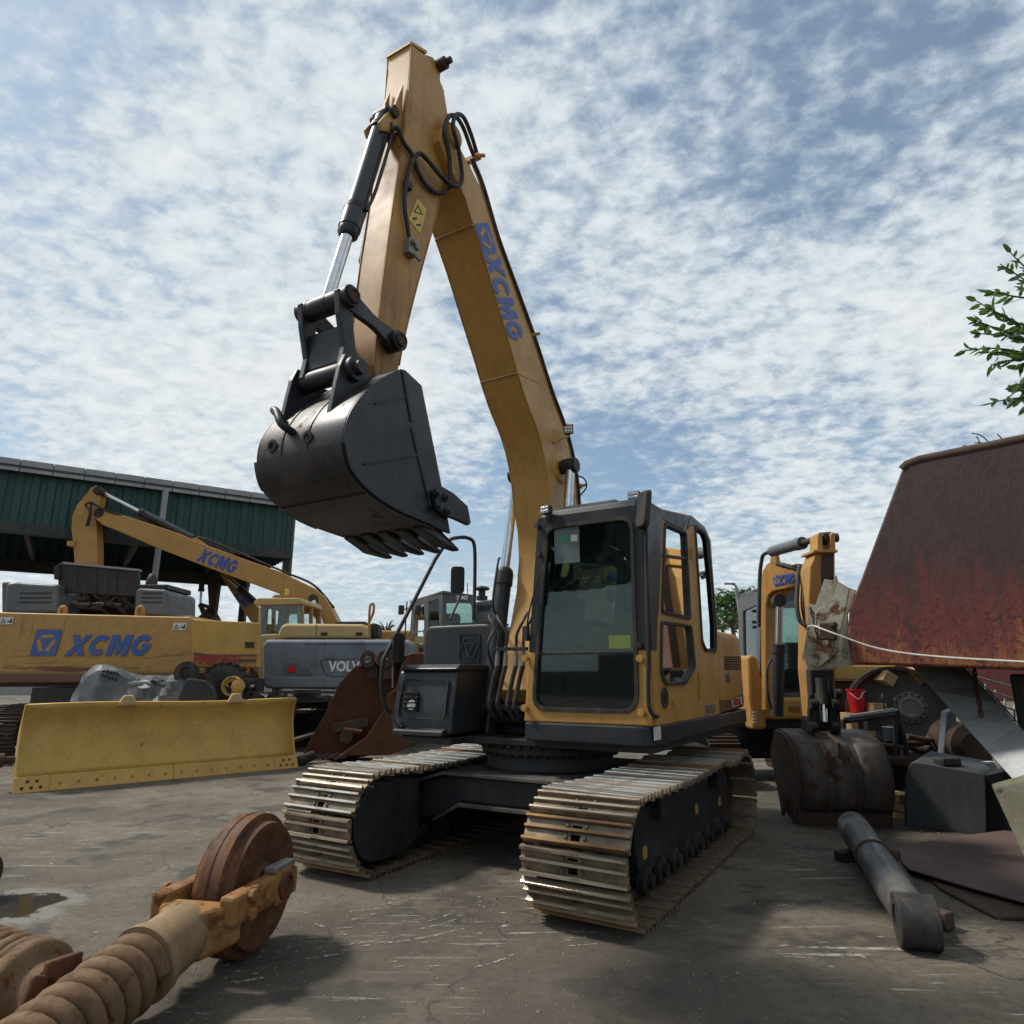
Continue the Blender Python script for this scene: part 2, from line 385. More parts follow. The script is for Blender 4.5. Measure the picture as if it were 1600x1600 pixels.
def emblem(size, mtx, mat, mark, parent, world=False, shear=.0, th=.003):
    """rounded plate with a hexagon of three bars round a downward triangle"""
    h = size/2; sh = lambda pts: [(x+y*shear, y) for x, y in pts]
    e = flatpoly([sh(round_poly([(-h, -h), (h, -h), (h, h), (-h, h)], size*.1))], mtx, mat, parent, 'emblem', world, th)
    up = mtx @ Matrix.Translation((0, 0, th*.5+.002))
    a = size*.40
    for pts in ([(-.48, .76), (.48, .76), (.62, .46), (-.62, .46)], [(-.92, .12), (-.70, .42), (-.06, -.82), (-.5, -.82)], [(.92, .12), (.70, .42), (.06, -.82), (.5, -.82)]):
        flatpoly([sh([(x*a, y*a) for x, y in pts])], up, mark, (parent if parent.parent is not None else e), 'emblem_bar', world, .002)
    return e

def wordmark(width, height, mtx, mat, parent, world=False, shear=.30, th=.003):
    """heavy slanted XCMG lettering built from outlines"""
    def arc(cx, rx, ry, a0, a1, n=22): return [(cx+rx*math.cos(R(a0+(a1-a0)*k/n)), .5+ry*math.sin(R(a0+(a1-a0)*k/n))) for k in range(n+1)]
    X = [(0, 1), (.40, 1), (.57, .70), (.80, 1), (1.18, 1), (.77, .5), (1.12, 0), (.72, 0), (.54, .31), (.33, 0), (-.06, 0), (.36, .5)]
    Cc = arc(1.80, .56, .5, 38, 318)+arc(1.80, .27, .24, 312, 44)
    Mm = [(2.36, 0), (2.36, 1), (2.78, 1), (2.98, .52), (3.18, 1), (3.60, 1), (3.60, 0), (3.26, 0), (3.26, .56), (3.06, .06), (2.90, .06), (2.70, .56), (2.70, 0)]
    G = arc(4.27, .56, .5, 38, 340)+[(4.84, .58), (4.30, .58), (4.30, .38), (4.50, .38)]+arc(4.27, .27, .24, 318, 44)
    sh = lambda pts: [((x+y*shear-2.55)*width/5.2, (y-.5)*height) for x, y in pts]
    return flatpoly([sh(q) for q in (X, Cc, Mm, G)], mtx, mat, parent, 'lettering', world, th)

# ================================================================== GROUND
def ground_mat():
    b = NB('yard_ground')
    big = b.noise(.16, 5, .6, off=(3, 1, 0)); med = b.noise(.9, 8, .68, off=(1, 5, 0)); fine = b.noise(16, 8, .75); grit = b.noise(120, 4, .75); blot = b.noise(2.6, 9, .75, off=(4, 8, 0))
    c = b.mix(b.ramp(big, .34, .62), (.060, .048, .036), (.140, .117, .088))
    c = b.mix(b.mul(b.ramp(med, .45, .70), .6), c, (.19, .162, .122))
    c = b.mix(b.mul(b.ramp(med, .46, .24), .7), c, (.055, .046, .038))
    c = b.mix(b.mul(b.ramp(blot, .50, .64), .60), c, (.070, .057, .045))
    c = b.mix(b.mul(b.ramp(blot, .44, .30), .5), c, (.22, .19, .142))
    c = b.mix(b.mul(b.ramp(fine, .45, .66), .65), c, (.060, .050, .040), 'MIX')
    c = b.mix(b.mul(b.ramp(grit, .56, .70), .55), c, (.30, .27, .215))
    c = b.mix(b.mul(b.ramp(grit, .42, .30), .5), c, (.05, .042, .034))
    crk = b.n.new('ShaderNodeTexVoronoi'); crk.feature = 'DISTANCE_TO_EDGE'; crk.inputs['Scale'].default_value = .55; crk.inputs['Randomness'].default_value = 1
    wv = b.n.new('ShaderNodeVectorMath'); wv.operation = 'ADD'; wn = b.n.new('ShaderNodeTexNoise'); wn.inputs['Scale'].default_value = 1.8; wn.inputs['Detail'].default_value = 6; b.l.new(b.tc.outputs['Object'], wn.inputs['Vector']); b.l.new(b.tc.outputs['Object'], wv.inputs[0]); b.l.new(wn.outputs['Color'], wv.inputs[1]); b.l.new(wv.outputs[0], crk.inputs['Vector'])
    c = b.mix(b.mul(b.ramp(crk.outputs['Distance'], .010, .002), b.mul(b.ramp(big, .40, .55), .75)), c, (.03, .026, .022))
    spot = b.noise(1.35, 6, .6, off=(11, 4, 0)); c = b.mix(b.mul(b.ramp(spot, .54, .62), .7), c, (.035, .030, .026))
    # darker brown area with a ragged edge in front of the tracks
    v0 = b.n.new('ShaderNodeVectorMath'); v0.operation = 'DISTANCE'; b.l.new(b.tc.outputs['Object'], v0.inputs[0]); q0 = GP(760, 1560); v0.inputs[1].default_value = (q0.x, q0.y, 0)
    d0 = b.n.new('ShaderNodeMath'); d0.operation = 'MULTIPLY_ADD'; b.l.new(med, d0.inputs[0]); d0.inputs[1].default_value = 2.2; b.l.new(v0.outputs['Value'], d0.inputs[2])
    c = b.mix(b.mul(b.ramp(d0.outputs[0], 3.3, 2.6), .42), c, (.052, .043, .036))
    # pale scrapes left by steel tracks and dragged parts
    patch = b.ramp(b.noise(.45, 3, .5, off=(8, 2, 0)), .44, .64)
    for rot, sc, st, lo, off in ((.25, 1.5, (.7, 9, 1), .66, (2, 2, 0)), (-.45, 1.4, (.8, 10, 1), .675, (5, 9, 0)), (1.15, 1.5, (.6, 9, 1), .69, (1, 7, 0)), (.05, 3.2, (.7, 9, 1), .66, (7, 3, 0))):
        mpn = b.noise(sc, 2, .5, st, off, rot=(0, 0, rot), dist=.25)
        f = b.mul(b.ramp(mpn, lo, lo+.035), b.mul(patch, b.ramp(fine, .38, .58)))
        c = b.mix(b.mul(f, .85), c, (.40, .38, .33))
    fleck = b.mul(b.ramp(b.noise(7, 2, .5, (1, 2.2, 1)), .70, .73), patch)
    c = b.mix(b.mul(fleck, .8), c, (.40, .38, .34))
    # damp oily patch with a pale rim
    v = b.n.new('ShaderNodeVectorMath'); v.operation = 'DISTANCE'; b.l.new(b.tc.outputs['Object'], v.inputs[0]); q = GP(30, 1425); v.inputs[1].default_value = (q.x-.15, q.y+.1, 0)
    wob = b.mul(b.noise(3, 4, .6), .55); dd = b.n.new('ShaderNodeMath'); dd.operation = 'ADD'; b.l.new(v.outputs['Value'], dd.inputs[0]); b.l.new(wob, dd.inputs[1])
    wet = b.ramp(dd.outputs[0], .62, .56); rim = b.mul(b.ramp(dd.outputs[0], .78, .64), .55)
    c = b.mix(rim, c, (.23, .23, .215)); c = b.mix(wet, c, (.03, .026, .018))
    r = b.mix(wet, b.ramp(med, .3, .7, .95, .7), (.06, .06, .06))
    hgt = b.mix(.35, fine, grit); hgt = b.mix(wet, hgt, (.3, .3, .3))
    b.bump(hgt, .8, .014)
    return b.out(c, r, 0., .35)
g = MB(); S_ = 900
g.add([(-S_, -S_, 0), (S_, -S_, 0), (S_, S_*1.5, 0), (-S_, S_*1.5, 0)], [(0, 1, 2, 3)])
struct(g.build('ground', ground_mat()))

# ================================================================== MAIN EXCAVATOR
YAW = -.536; UX, UY = .375, 6.90
Fv = Vector((math.sin(YAW), -math.cos(YAW), 0)); Sv = Vector((math.cos(YAW), math.sin(YAW), 0)); Ov = Vector((UX, UY, 0))
def SP(px, py, s):                               # photo pixel on the machine plane s = const -> (t, z)
    d = ray(px, py); k = (s-Sv.dot(CAM-Ov))/Sv.dot(d); p = CAM+d*k; return (Fv.dot(p-Ov), p.z)
def TP(px, py, t):                               # on the machine plane t = const -> (s, z)
    d = ray(px, py); k = (t-Fv.dot(CAM-Ov))/Fv.dot(d); p = CAM+d*k; return (Sv.dot(p-Ov), p.z)
EX = thing('crawler_excavator', 'large amber crawler excavator with black bucket raised high on its folded boom', 'excavator', (UX, UY, 0), math.atan2(Fv.y, Fv.x))

def shoe_mesh(W, pitch, mat, k=1., holes=True):
    mb = MB(); th = .013*k; hy = W/2
    def gr(x, h):
        prof = [(x-.017*k, 0), (x-.008*k, h), (x+.008*k, h), (x+.017*k, 0)]
        mb.prism([(a, -hy, z+th*.5) for a, z in prof], [(a, hy, z+th*.5) for a, z in prof])
    xs = (-pitch*.40, -.01*k, pitch*.37)
    for x, h in zip(xs, (.040*k, .034*k, .040*k)): gr(x, h)
    p2 = pitch/2-.009
    if holes:
        for sg in (-1, 1): mb.box((0, sg*(hy+.1)/2, th/2), (2*p2, hy-.1, th))
        for y0, y1, x0, x1 in ((-.1, -.035, -pitch*.40, p2), (.035, .1, -pitch*.40, p2), (-.035, .035, xs[0]-.02, xs[0]+.03), (-.035, .035, xs[1]-.02, xs[1]+.02), (-.035, .035, xs[2]-.02, p2), (-.028, .028, -p2, xs[0])):
            mb.box(((x0+x1)/2, (y0+y1)/2, th/2-.0005), (x1-x0, y1-y0, th))
        for sg in (-1, 1):
            for x in ((xs[0]+xs[1])/2, (xs[1]+xs[2])/2): mb.tube((x, sg*.068, th), (x, sg*.068, th+.013), .017, .011, 8)
    else: mb.box((0, 0, th/2), (2*p2, W, th))
    mb.box((p2-.011, 0, -.007), (.022, W, .014))
    o = mb.build('shoe_tmp', mat); me = o.data; bpy.data.objects.remove(o); me.name = 'track_shoe'; return me
def track_points(L, r, rp, N, sag):
    b = L/2-r; top = lambda t: sag(t)
    per = 4*b+2*math.pi*rp; out = []
    for i in range(N):
        d = per*i/N
        if d < 2*b: out.append((b-d, r-rp, 0., -1.)); continue
        d -= 2*b
        if d < math.pi*rp:
            a = d/rp; out.append((-b-math.sin(a)*rp, r-math.cos(a)*rp, -math.sin(a), -math.cos(a))); continue
        d -= math.pi*rp
        if d < 2*b:
            t = -b+d; e = .05; sl = (top(t+e)-top(t-e))/(2*e); n = Vector((-sl, 1)).normalized(); out.append((t, r+rp+top(t), n.x, n.y)); continue
        d -= 2*b; a = d/rp; out.append((b+math.sin(a)*rp, r+math.cos(a)*rp, math.sin(a), math.cos(a)))
    return out
def make_track(root, sc, W, L, r, N, me, sag, shoes=True, mat='rustdark', chain_w=.09, name='track', skip=None):
    rp = r-.044; pts = track_points(L, r, rp, N, sag); ch = MB()
    for i in range(N):
        a, b_ = pts[i], pts[(i+1) % N]
        for sg in (-1, 1):
            p0 = Vector((a[0]-a[2]*.045, sc+sg*chain_w, a[1]-a[3]*.045)); p1 = Vector((b_[0]-b_[2]*.045, sc+sg*chain_w, b_[1]-b_[3]*.045))
            ch.bar(p0, p1+(p1-p0)*.12, .05, .085, (0, 1, 0))
    tr = ch.build(name, mat, root)
    for t, z, nt_, nz in pts:
        m = Matrix(((nz, 0, nt_), (0, 1, 0), (-nt_, 0, nz))).to_4x4(); m.translation = (t, sc, z)
        o = bpy.data.objects.new('track_shoe', me); col.objects.link(o); o.parent = tr; o.matrix_basis = m @ Matrix.Rotation(random.gauss(0, .012), 4, 'Y') @ Matrix.Rotation(random.gauss(0, .006), 4, 'X') @ Matrix.Translation((0, random.gauss(0, .004), random.gauss(0, .002)))
    return tr
TG, TW, TL, TR = 2.30, .76, 3.87, .41
me_shoe = shoe_mesh(TW, .1921, 'track')
def sag_main(t): return -.030*math.cos((t+.75)*2.0)*(1 if abs(t) < 1.45 else 0) if t > -.05 else (.012-.05*max(0, math.sin((t+1.46)/1.0*math.pi*.86)) if t > -1.46 else 0)
def sag_main(t):
    if t > -.55: return -.028*math.sin(max(0, min(1, (1.46-t)/2.01))*math.pi)
    return .012-.060*math.sin(max(0, min(1, (-.55-t)/.92))*math.pi)*.9
for sc, inner in ((-TG/2, 1), (TG/2, -1)):
    make_track(EX, sc, TW, TL, TR, 44, me_shoe, sag_main)
    b_ = TL/2-TR
    # side frame with roller guards
    fr = MB(); fr.sprism([(-b_+.30, .20), (b_-.36, .20), (b_-.30, .36), (b_-.30, .58), (b_-.45, .64), (-b_+.34, .64), (-b_+.22, .52)], sc-.17, sc+.17)
    for t in (-.95, .75): fr.box((t, sc, .66), (.22, .5, .10)); fr.box((t, sc-inner*.20, .58), (.3, .12, .08))
    fobj = fr.build('track_frame', 'deepgrey', EX, .012)
    for k in range(8):
        t = -1.22+k*.33; MB().lathe((t, sc-.24, .165), (0, 1, 0), [(0, .05), (.03, .05), (.04, .095), (.10, .095), (.11, .075), (.37, .075), (.38, .095), (.44, .095), (.45, .05), (.48, .05)], 16).build('track_roller', 'black', EX)
    for t in (.5, -.55): MB().lathe((t, sc-.15, .685), (0, 1, 0), [(0, .045), (.3, .045)], 12).build('carrier_roller', 'deepgrey', EX)
    sp = MB(); n = 21; prof = []
    for k in range(n*2): a = math.pi*k/n; rr = .325 if k % 2 else .285; prof.append((b_+math.cos(a)*rr, TR+math.sin(a)*rr))
    sp.sprism(prof, sc-.035, sc+.035); sp.lathe((b_, sc-.16, TR), (0, 1, 0), [(0, .17), (.05, .2), (.27, .2), (.32, .17)], 24)
    sp.build('drive_sprocket', 'deepgrey', EX)
    idl = MB().lathe((-b_, sc-.09, TR), (0, 1, 0), [(0, .1), (.0, .29), (.05, .30), (.055, .325), (.125, .325), (.13, .30), (.18, .29), (.18, .1)], 32); idl.build('idler_wheel', 'rustdark', EX)
    # rounded travel-motor guard on the inner side
    y0, y1 = sorted((sc+inner*.15, sc+inner*.335))
    gd = [(b_-.52, .20), (b_-.30, .10)]+[(b_+math.sin(a)*.30, TR-math.cos(a)*.30) for a in [math.pi*k/14 for k in range(1, 14)]]+[(b_-.30, .71), (b_-.52, .69)]
    MB().sprism(gd, y0, y1).build('travel_motor_guard', 'deepgrey', EX, .01)
    if inner < 0:
        for px, py in ((1007, 1332), (1088, 1264), (1124, 1252)):
            t, z = SP(px, py, sc+.17); MB().box((t, sc+.173, z), (.09, .004, .085)).build('warning_label', 'amber', fobj)  # amber, darker than the yellow labels, stands for the shade there
# carbody: arched X-frame
cb = MB()
arch = [(-1.02, .60), (-.62, .72), (.62, .72), (1.02, .60), (1.02, .30), (.70, .36), (.45, .50), (-.45, .50), (-.70, .36), (-1.02, .30)]
cb.tprism(arch, -.86, .86); cob = cb.build('carbody', 'deepgrey', EX, .02)
fl = MB().tprism([(-1.04, .605), (-.63, .725), (.63, .725), (1.04, .605), (1.04, .625), (.64, .747), (-.64, .747), (-1.04, .625)], -.92, .92)
fl.tprism([(-.45, .470), (.45, .470), (.72, .325), (.72, .345), (.46, .495), (-.46, .495), (-.72, .345), (-.72, .325)], .82, .92)
fl.build('carbody_flange', 'dustygrey', cob)
tt = MB().lathe((0, 0, .745), (0, 0, 1), [(0, .68), (.02, .62), (.15, .60), (.16, .60)], 48); tt.build('turntable_base', 'deepgrey', EX)
rg = MB().lathe((0, 0, .905), (0, 0, 1), [(0, .60), (.0, .67), (.075, .67), (.075, .60)], 64); rgo = rg.build('swing_ring', 'deepgrey', EX)
bolt_me = MB().tube((0, 0, -.018), (0, 0, .018), .018, seg=6).build('ring_bolt', 'deepgrey', rgo)
for k in range(44):
    a = 2*math.pi*k/44
    for rad, z, da in ((.645, .888, 0), (.70, .970, .07)):
        o = bolt_me if (k == 0 and da == 0) else bpy.data.objects.new('ring_bolt', bolt_me.data)
        if o is not bolt_me: col.objects.link(o); o.parent = rgo
        o.location = (math.cos(a+da)*rad, math.sin(a+da)*rad, z)
# revolving frame
dk = MB().zprism([(.72, -.50), (.95, -.52), (.95, -1.10), (.5, -1.25), (-2.2, -1.28), (-2.62, -.9), (-2.62, .9), (-2.2, 1.30), (.70, 1.30), (.72, .2)], .985, 1.048)
dk.build('deck_frame', 'deepgrey', EX, .01)
sk = MB().zprism(round_poly([(.84, .19), (.84, 1.345), (-2.66, 1.345), (-2.66, 1.05), (.2, 1.05), (.2, .19)], [.02, .13, .25, .02, .02, .02], 6), 1.05, 1.204)
sko = sk.build('cab_skirt', 'chargrey', EX, .03)
t_, z_ = SP(1026, 1146, 1.348); MB().box((t_-.02, 1.348, z_), (.16, .004, .10)).build('reflector_label', 'whitelabel', sko)
# ---------------------------------------------------------------- cab
cabw = MB()
Z0, ZM, ZT = 1.206, 1.80, 3.02
FR = .80
def lerp(a, b, k): return a+(b-a)*k
def left_edge(z): return lerp(.175, .335, (z-Z0)/(ZT-Z0))
def right_edge(z): return lerp(1.343, 1.325, (z-Z0)/(ZT-Z0))
wl = lambda z: lerp(.258, .405, (z-1.3)/(2.93-1.3)); wr = lambda z: lerp(1.238, 1.262, (z-1.3)/(2.93-1.3))
F_MTX = Matrix(((0, 0, 1, FR), (1, 0, 0, 0), (0, 1, 0, 0), (0, 0, 0, 1)))         # 2D (s,z) -> local, facing +t
def sub(loop_pts, rads, seg=5): return round_poly(loop_pts, rads, seg)
# lower amber half of the front frame
bot = sub([(wl(ZM), ZM), (wl(1.3), 1.3), (wr(1.3), 1.3), (wr(ZM), ZM)], [0, .15, .15, 0])
low = [(left_edge(Z0), Z0), (right_edge(Z0), Z0), (right_edge(ZM), ZM)]+list(reversed(bot))+[(left_edge(ZM), ZM)]
flatpoly([low], F_MTX, 'amber', EX, 'cab_front_frame', th=.05, bevel=.012)
top = sub([(wr(ZM), ZM), (wr(2.93), 2.93), (wl(2.93), 2.93), (wl(ZM), ZM)], [0, .12, .12, 0])
upp = [(right_edge(ZM), ZM+.001), (right_edge(ZT), ZT), (left_edge(ZT), ZT), (left_edge(ZM), ZM+.001)]+[(a, z+.001 if z < ZM+.01 else z) for a, z in reversed(top)]
cabup = flatpoly([upp], F_MTX, 'chargrey', EX, 'cab_upper_frame', th=.05, bevel=.012)
full = sub([(wl(1.3)-.002, 1.298), (wr(1.3)+.002, 1.298), (wr(2.93)+.002, 2.932), (wl(2.93)-.002, 2.932)], [.15, .15, .12, .12])
inn = sub([(wl(1.3)+.03, 1.33), (wr(1.3)-.03, 1.33), (wr(2.93)-.03, 2.90), (wl(2.93)+.03, 2.90)], [.13, .13, .10, .10])
seal = flatpoly([full, inn], Matrix.Translation((.016, 0, 0)) @ F_MTX, 'rubber', EX, 'window_seal', th=.045, bevel=.008)
gz = TP(920, 1020, FR)[1]
pane_up = sub([(wl(gz)+.025, gz+.012), (wr(gz)-.025, gz+.012), (wr(2.93)-.028, 2.903), (wl(2.93)+.028, 2.903)], [0, 0, .1, .1])
pane_lo = sub([(wl(1.3)+.028, 1.328), (wr(1.3)-.028, 1.328), (wr(gz)-.025, gz-.012), (wl(gz)+.025, gz-.012)], [.13, .13, 0, 0])
ws = flatpoly([pane_up], F_MTX, 'glass', EX, 'windscreen', th=.006)
flatpoly([pane_lo], F_MTX, 'glass', EX, 'lower_windscreen', th=.006)
MB().box((FR+.008, (wl(gz)+wr(gz))/2, gz), (.03, wr(gz)-wl(gz)-.05, .024)).build('window_rail', 'black', EX, .004)
def front_label(px0, py0, px1, py1, mat, name, t=FR+.006):
    a = TP(px0, py0, t); b = TP(px1, py1, t); return MB().box((t, (a[0]+b[0])/2, (a[1]+b[1])/2), (.002, abs(b[0]-a[0]), abs(b[1]-a[1]))).build(name, mat, ws)
front_label(951, 993, 986, 1013, paint('green_sticker', (.16, .22, .05), .5, damt=.1), 'green_sticker')
M['paper'] = glass_mat('window_paper', (.55, .62, .62), .40, .3, (.30, .36, .36))
front_label(866, 825, 906, 878, 'paper', 'window_paper')
front_label(874, 838, 887, 846, flat('green_print', (.03, .25, .14), .5), 'green_label', FR+.009)
front_label(892, 836, 902, 845, 'whitelabel', 'paper_print', FR+.009)
# corner bolts and lashing eyes on the front frame
for px, py in ((823, 1029), (822, 1106), (1002, 1029), (1004, 1113)):
    a = TP(px, py, FR+.03); MB().lathe((FR+.02, a[0], a[1]), (1, 0, 0), [(0, .022), (.035, .022), (.036, .030), (.055, .030), (.056, .012)], 14).build('frame_bolt', 'amber', EX)
for px, py in ((843, 866), (841, 822), (1000, 1008)):
    a = TP(px, py, FR+.03); MB().lathe((FR+.02, a[0], a[1]), (1, 0, 0), [(0, .02), (.03, .02), (.03, .027), (.045, .027)], 12).build('frame_bolt', 'black', EX)
# right-hand (door) side, traced on the plane s = 1.33
SS = 1.325
S_MTX = Matrix(((1, 0, 0, 0), (0, 0, 1, SS), (0, 1, 0, 0), (0, 0, 0, 1)))
sp_ = lambda L_, s=SS: [SP(a, b, s) for a, b in L_]
outer = sp_([(1118, 977), (1112, 905), (1108, 845), (1099, 824), (1078, 806)])+[(.77, ZT+.0)]+[(.775, Z0)]+[(SP(1120, 1100, SS)[0], Z0)]
h_door = round_poly(sp_([(1034, 815), (1068, 831), (1075, 969), (1029, 958)]), .05, 4)
h_low = round_poly(sp_([(1028, 970), (1076, 977), (1082, 1043), (1066, 1070), (1034, 1071), (1027, 1050)]), .05, 4)
h_rear = round_poly(sp_([(1082, 820), (1098, 831), (1103, 845), (1109, 905), (1115, 977), (1115, 1018), (1099, 1019), (1093, 1005), (1085, 880)]), .04, 4)
side = flatpoly([outer, h_door, h_low, h_rear], S_MTX, 'amber', EX, 'cab_side', th=.04, bevel=.008)
band = sp_([(1077, 808), (1068, 827), (1034, 811), (1028, 955), (1026, 968), (1025, 1016)], SS+.02)
band = [(.778, band[-1][1]), (.772, ZT+.002)]+band
flatpoly([band], Matrix.Translation((0, .024, 0)) @ S_MTX, 'chargrey', side, 'cab_pillar', th=.008)
trim = sp_([(1078, 806), (1099, 824), (1108, 845), (1112, 905), (1117, 970), (1117, 1022), (1115.5, 1019), (1115, 977), (1109, 905), (1103, 845), (1098, 831), (1082, 820), (1072, 828)], SS+.02)
flatpoly([trim], Matrix.Translation((0, .0245, 0)) @ S_MTX, 'chargrey', side, 'cab_pillar', th=.008)
def ring(loop, w, mat, name):
    c = Vector((sum(p[0] for p in loop)/len(loop), sum(p[1] for p in loop)/len(loop)))
    inn = [tuple(Vector(p)+(c-Vector(p)).normalized()*w) for p in loop]
    flatpoly([loop, inn], Matrix.Translation((0, .012, 0)) @ S_MTX, mat, side, name, th=.05)
for lp, nm in ((h_door, 'door_window'), (h_low, 'lower_door_window'), (h_rear, 'rear_side_window')):
    ring(lp, .035, 'rubber', 'window_seal'); flatpoly([lp], S_MTX, 'glass_side', side, nm, th=.005)
a, b_ = SP(1031, 868, SS), SP(1071, 873, SS); MB().bar((a[0], SS+.01, a[1]), (b_[0], SS+.01, b_[1]), .03, .025).build('sliding_window_rail', 'black', side)
# other cab walls, roof, inside
RT = SP(1117, 1000, SS)[0]
lw = [(.775, Z0), (RT, Z0), (RT, 2.85), (RT+.2, ZT), (.77, ZT)]
def lprism(o, pts, holes, mat, name):
    def to3(p): return None
    mt = Matrix(((1, 0, 0, 0), (0, (.335-.175)/(ZT-Z0), 1, .19-(.335-.175)/(ZT-Z0)*Z0), (0, 1, 0, 0), (0, 0, 0, 1)))
    return flatpoly([pts]+holes, mt, mat, o, name, th=.04)
lwin = round_poly([(.62, 1.85), (RT+.25, 1.85), (RT+.3, 2.85), (.62, 2.85)], .08)
lwall = lprism(EX, lw, [lwin], 'chargrey', 'cab_left_wall'); lprism(lwall, lwin, [], 'glass_green', 'left_window')
bw = [(left_edge(Z0), Z0), (1.31, Z0), (1.31, 2.95), (left_edge(2.95), 2.95)]; bwin = round_poly([(.42, 1.75), (1.24, 1.75), (1.24, 2.86), (.48, 2.86)], .08)
bwall = flatpoly([bw, bwin], Matrix.Translation((RT-FR, 0, 0)) @ F_MTX, 'chargrey', EX, 'cab_rear_wall', th=.04)
flatpoly([bwin], Matrix.Translation((RT-FR, 0, 0)) @ F_MTX, 'glass_green', bwall, 'rear_window', th=.005)
rf = MB().sprism([(.83, ZT-.02), (.80, ZT+.06), (.62, ZT+.11), (-.6, ZT+.13), (RT+.25, ZT+.08), (RT+.02, ZT-.06), (RT+.05, ZT-.09), (RT+.3, ZT+.0)], .36, 1.30)
rfo = rf.build('cab_roof', 'chargrey', EX, .035, seg=3)
MB().sprism([(.70, ZT+.09), (.5, ZT+.165), (-.2, ZT+.17), (-.3, ZT+.12)], .46, 1.0).build('roof_hatch', 'chargrey', rfo, .03)
MB().box((-.3, .75, Z0+.03), (1.9, 1.0, .05)).build('cab_floor', 'black', EX)
st = MB().box((-.45, .80, 1.62), (.55, .5, .16)); st.box((-.70, .80, 2.02), (.16, .48, .75), m=Matrix.Rotation(R(-10), 3, 'Y')); st.box((-.76, .80, 2.50), (.11, .28, .22)); st.box((-.45, .80, 1.4), (.4, .4, .3))
st.build('operator_seat', 'seat', EX, .05, seg=3)
cn = MB()
for s_ in (.46, 1.12):
    cn.box((-.30, s_, 1.62), (.75, .20, .22)); cn.path([(-.02, s_, 1.72), (.02, s_, 1.86), (.0, s_, 1.98)], .018, 8, 4); cn.box((0, s_, 2.03), (.06, .06, .12))
cn.box((.55, .38, 1.9), (.12, .2, .55)); cn.path([(.45, .72, 1.25), (.42, .72, 1.6), (.35, .72, 1.95)], .014, 8, 3); cn.path([(.45, .88, 1.25), (.42, .88, 1.6), (.35, .88, 1.95)], .014, 8, 3)
cn.build('control_console', 'black', EX, .015)
# pillars inside the frame to close corners
MB().box((.735, 1.285, 2.11), (.10, .075, 1.80)).build('corner_pillar', 'chargrey', EX, .02)
MB().bar((.735, .225, Z0), (.735, .375, ZT), .09, .08, (1, 0, 0)).build('corner_pillar', 'chargrey', EX, .02)
# hand rail, mirror, lamps, wiper, hinges, emblem on the door
def rail_pt(px, py, t): a = TP(px, py, t); return (t, a[0], a[1])
hr = MB().path([(.80, 1.31, 2.90), rail_pt(1008, 806, .88), rail_pt(1009, 850, .89), rail_pt(1013, 1000, .89), rail_pt(1013, 1085, .89), rail_pt(1016, 1110, .88), rail_pt(1023, 1119, .84), (.74, 1.36, 1.28)], .018, 10, 5)
hr.build('grab_rail', 'black', EX)
mr_ = MB(); a = TP(1009, 797, .92); cx = Vector((.92, a[0], a[1]))
mm = Matrix.Rotation(R(-38), 3, 'Z') @ Matrix.Rotation(R(-8), 3, 'Y')
prof = round_poly([(-.085, -.17), (.085, -.17), (.085, .17), (-.085, .17)], .05, 4)
mr_.prism([cx+mm @ Vector((0, y, z)) for y, z in prof], [cx+mm @ Vector((.05, y*.8, z*.9)) for y, z in prof])
mir = mr_.build('side_mirror', 'black', EX, .01); MB().path([cx, cx+Vector((-.08, -.04, .0)), (.78, 1.27, 2.93)], .012, 8, 3).build('mirror_arm', 'black', mir)
def lamp(pos, dirv, sz, parent, name='work_lamp'):
    pos = Vector(pos); x = Vector(dirv).normalized(); y = Vector((0, 0, 1)).cross(x).normalized(); z = x.cross(y); m = Matrix((x, y, z)).transposed()
    l = MB().box(pos, (.06, sz[0], sz[1]), m=m).build(name, 'black', parent, .012)
    MB().box(pos+x*.031, (.008, sz[0]*.86, sz[1]*.82), m=m).build('lamp_lens', 'lamp', l, .004)
    g_ = MB()
    for i in range(3):
        for j in range(2): g_.lathe(pos+x*.035+y*((i-1)*sz[0]*.27)+z*((j-.5)*sz[1]*.38), x, [(0, sz[1]*.16), (.004, sz[1]*.12), (.005, .003)], 10)
    g_.build('lamp_reflector', 'chrome', l)
    MB().bar(pos-x*.02-z*sz[1]*.5, pos-x*.04-z*(sz[1]*.5+.07), .03, .03).build('lamp_bracket', 'black', l); return l
a = TP(854, 797, .86); lamp((.86, a[0], a[1]), (1, -.2, -.05), (.105, .08), EX)
a = TP(991, 775, .66); lamp((.66, a[0], a[1]), (1, .1, -.05), (.11, .08), EX)
wp = MB(); p = [rail_pt(825, 990, .84), rail_pt(826, 960, .86), rail_pt(845, 890, .86)]
wp.path(p, .009, 6, 4); wp.bar(rail_pt(856, 845, .845), rail_pt(846, 945, .845), .02, .012); wp.box(rail_pt(822, 990, .83), (.05, .05, .13)); wp.build('wiper', 'black', EX)
for px, py in ((1092, 1060), (1092, 1080), (1079, 865)):
    a = SP(px, py, SS+.02); MB().tube((a[0], SS+.03, a[1]-.05), (a[0], SS+.03, a[1]+.05), .018, seg=10).build('door_hinge', 'amber', side)
a = SP(1038, 1090, SS+.022); dl = MB().lathe((a[0], SS+.02, a[1]), (0, 1, 0), [(0, .085), (.012, .085), (.013, .07), (.008, .066)], 24).build('door_lock_cover', 'black', side)
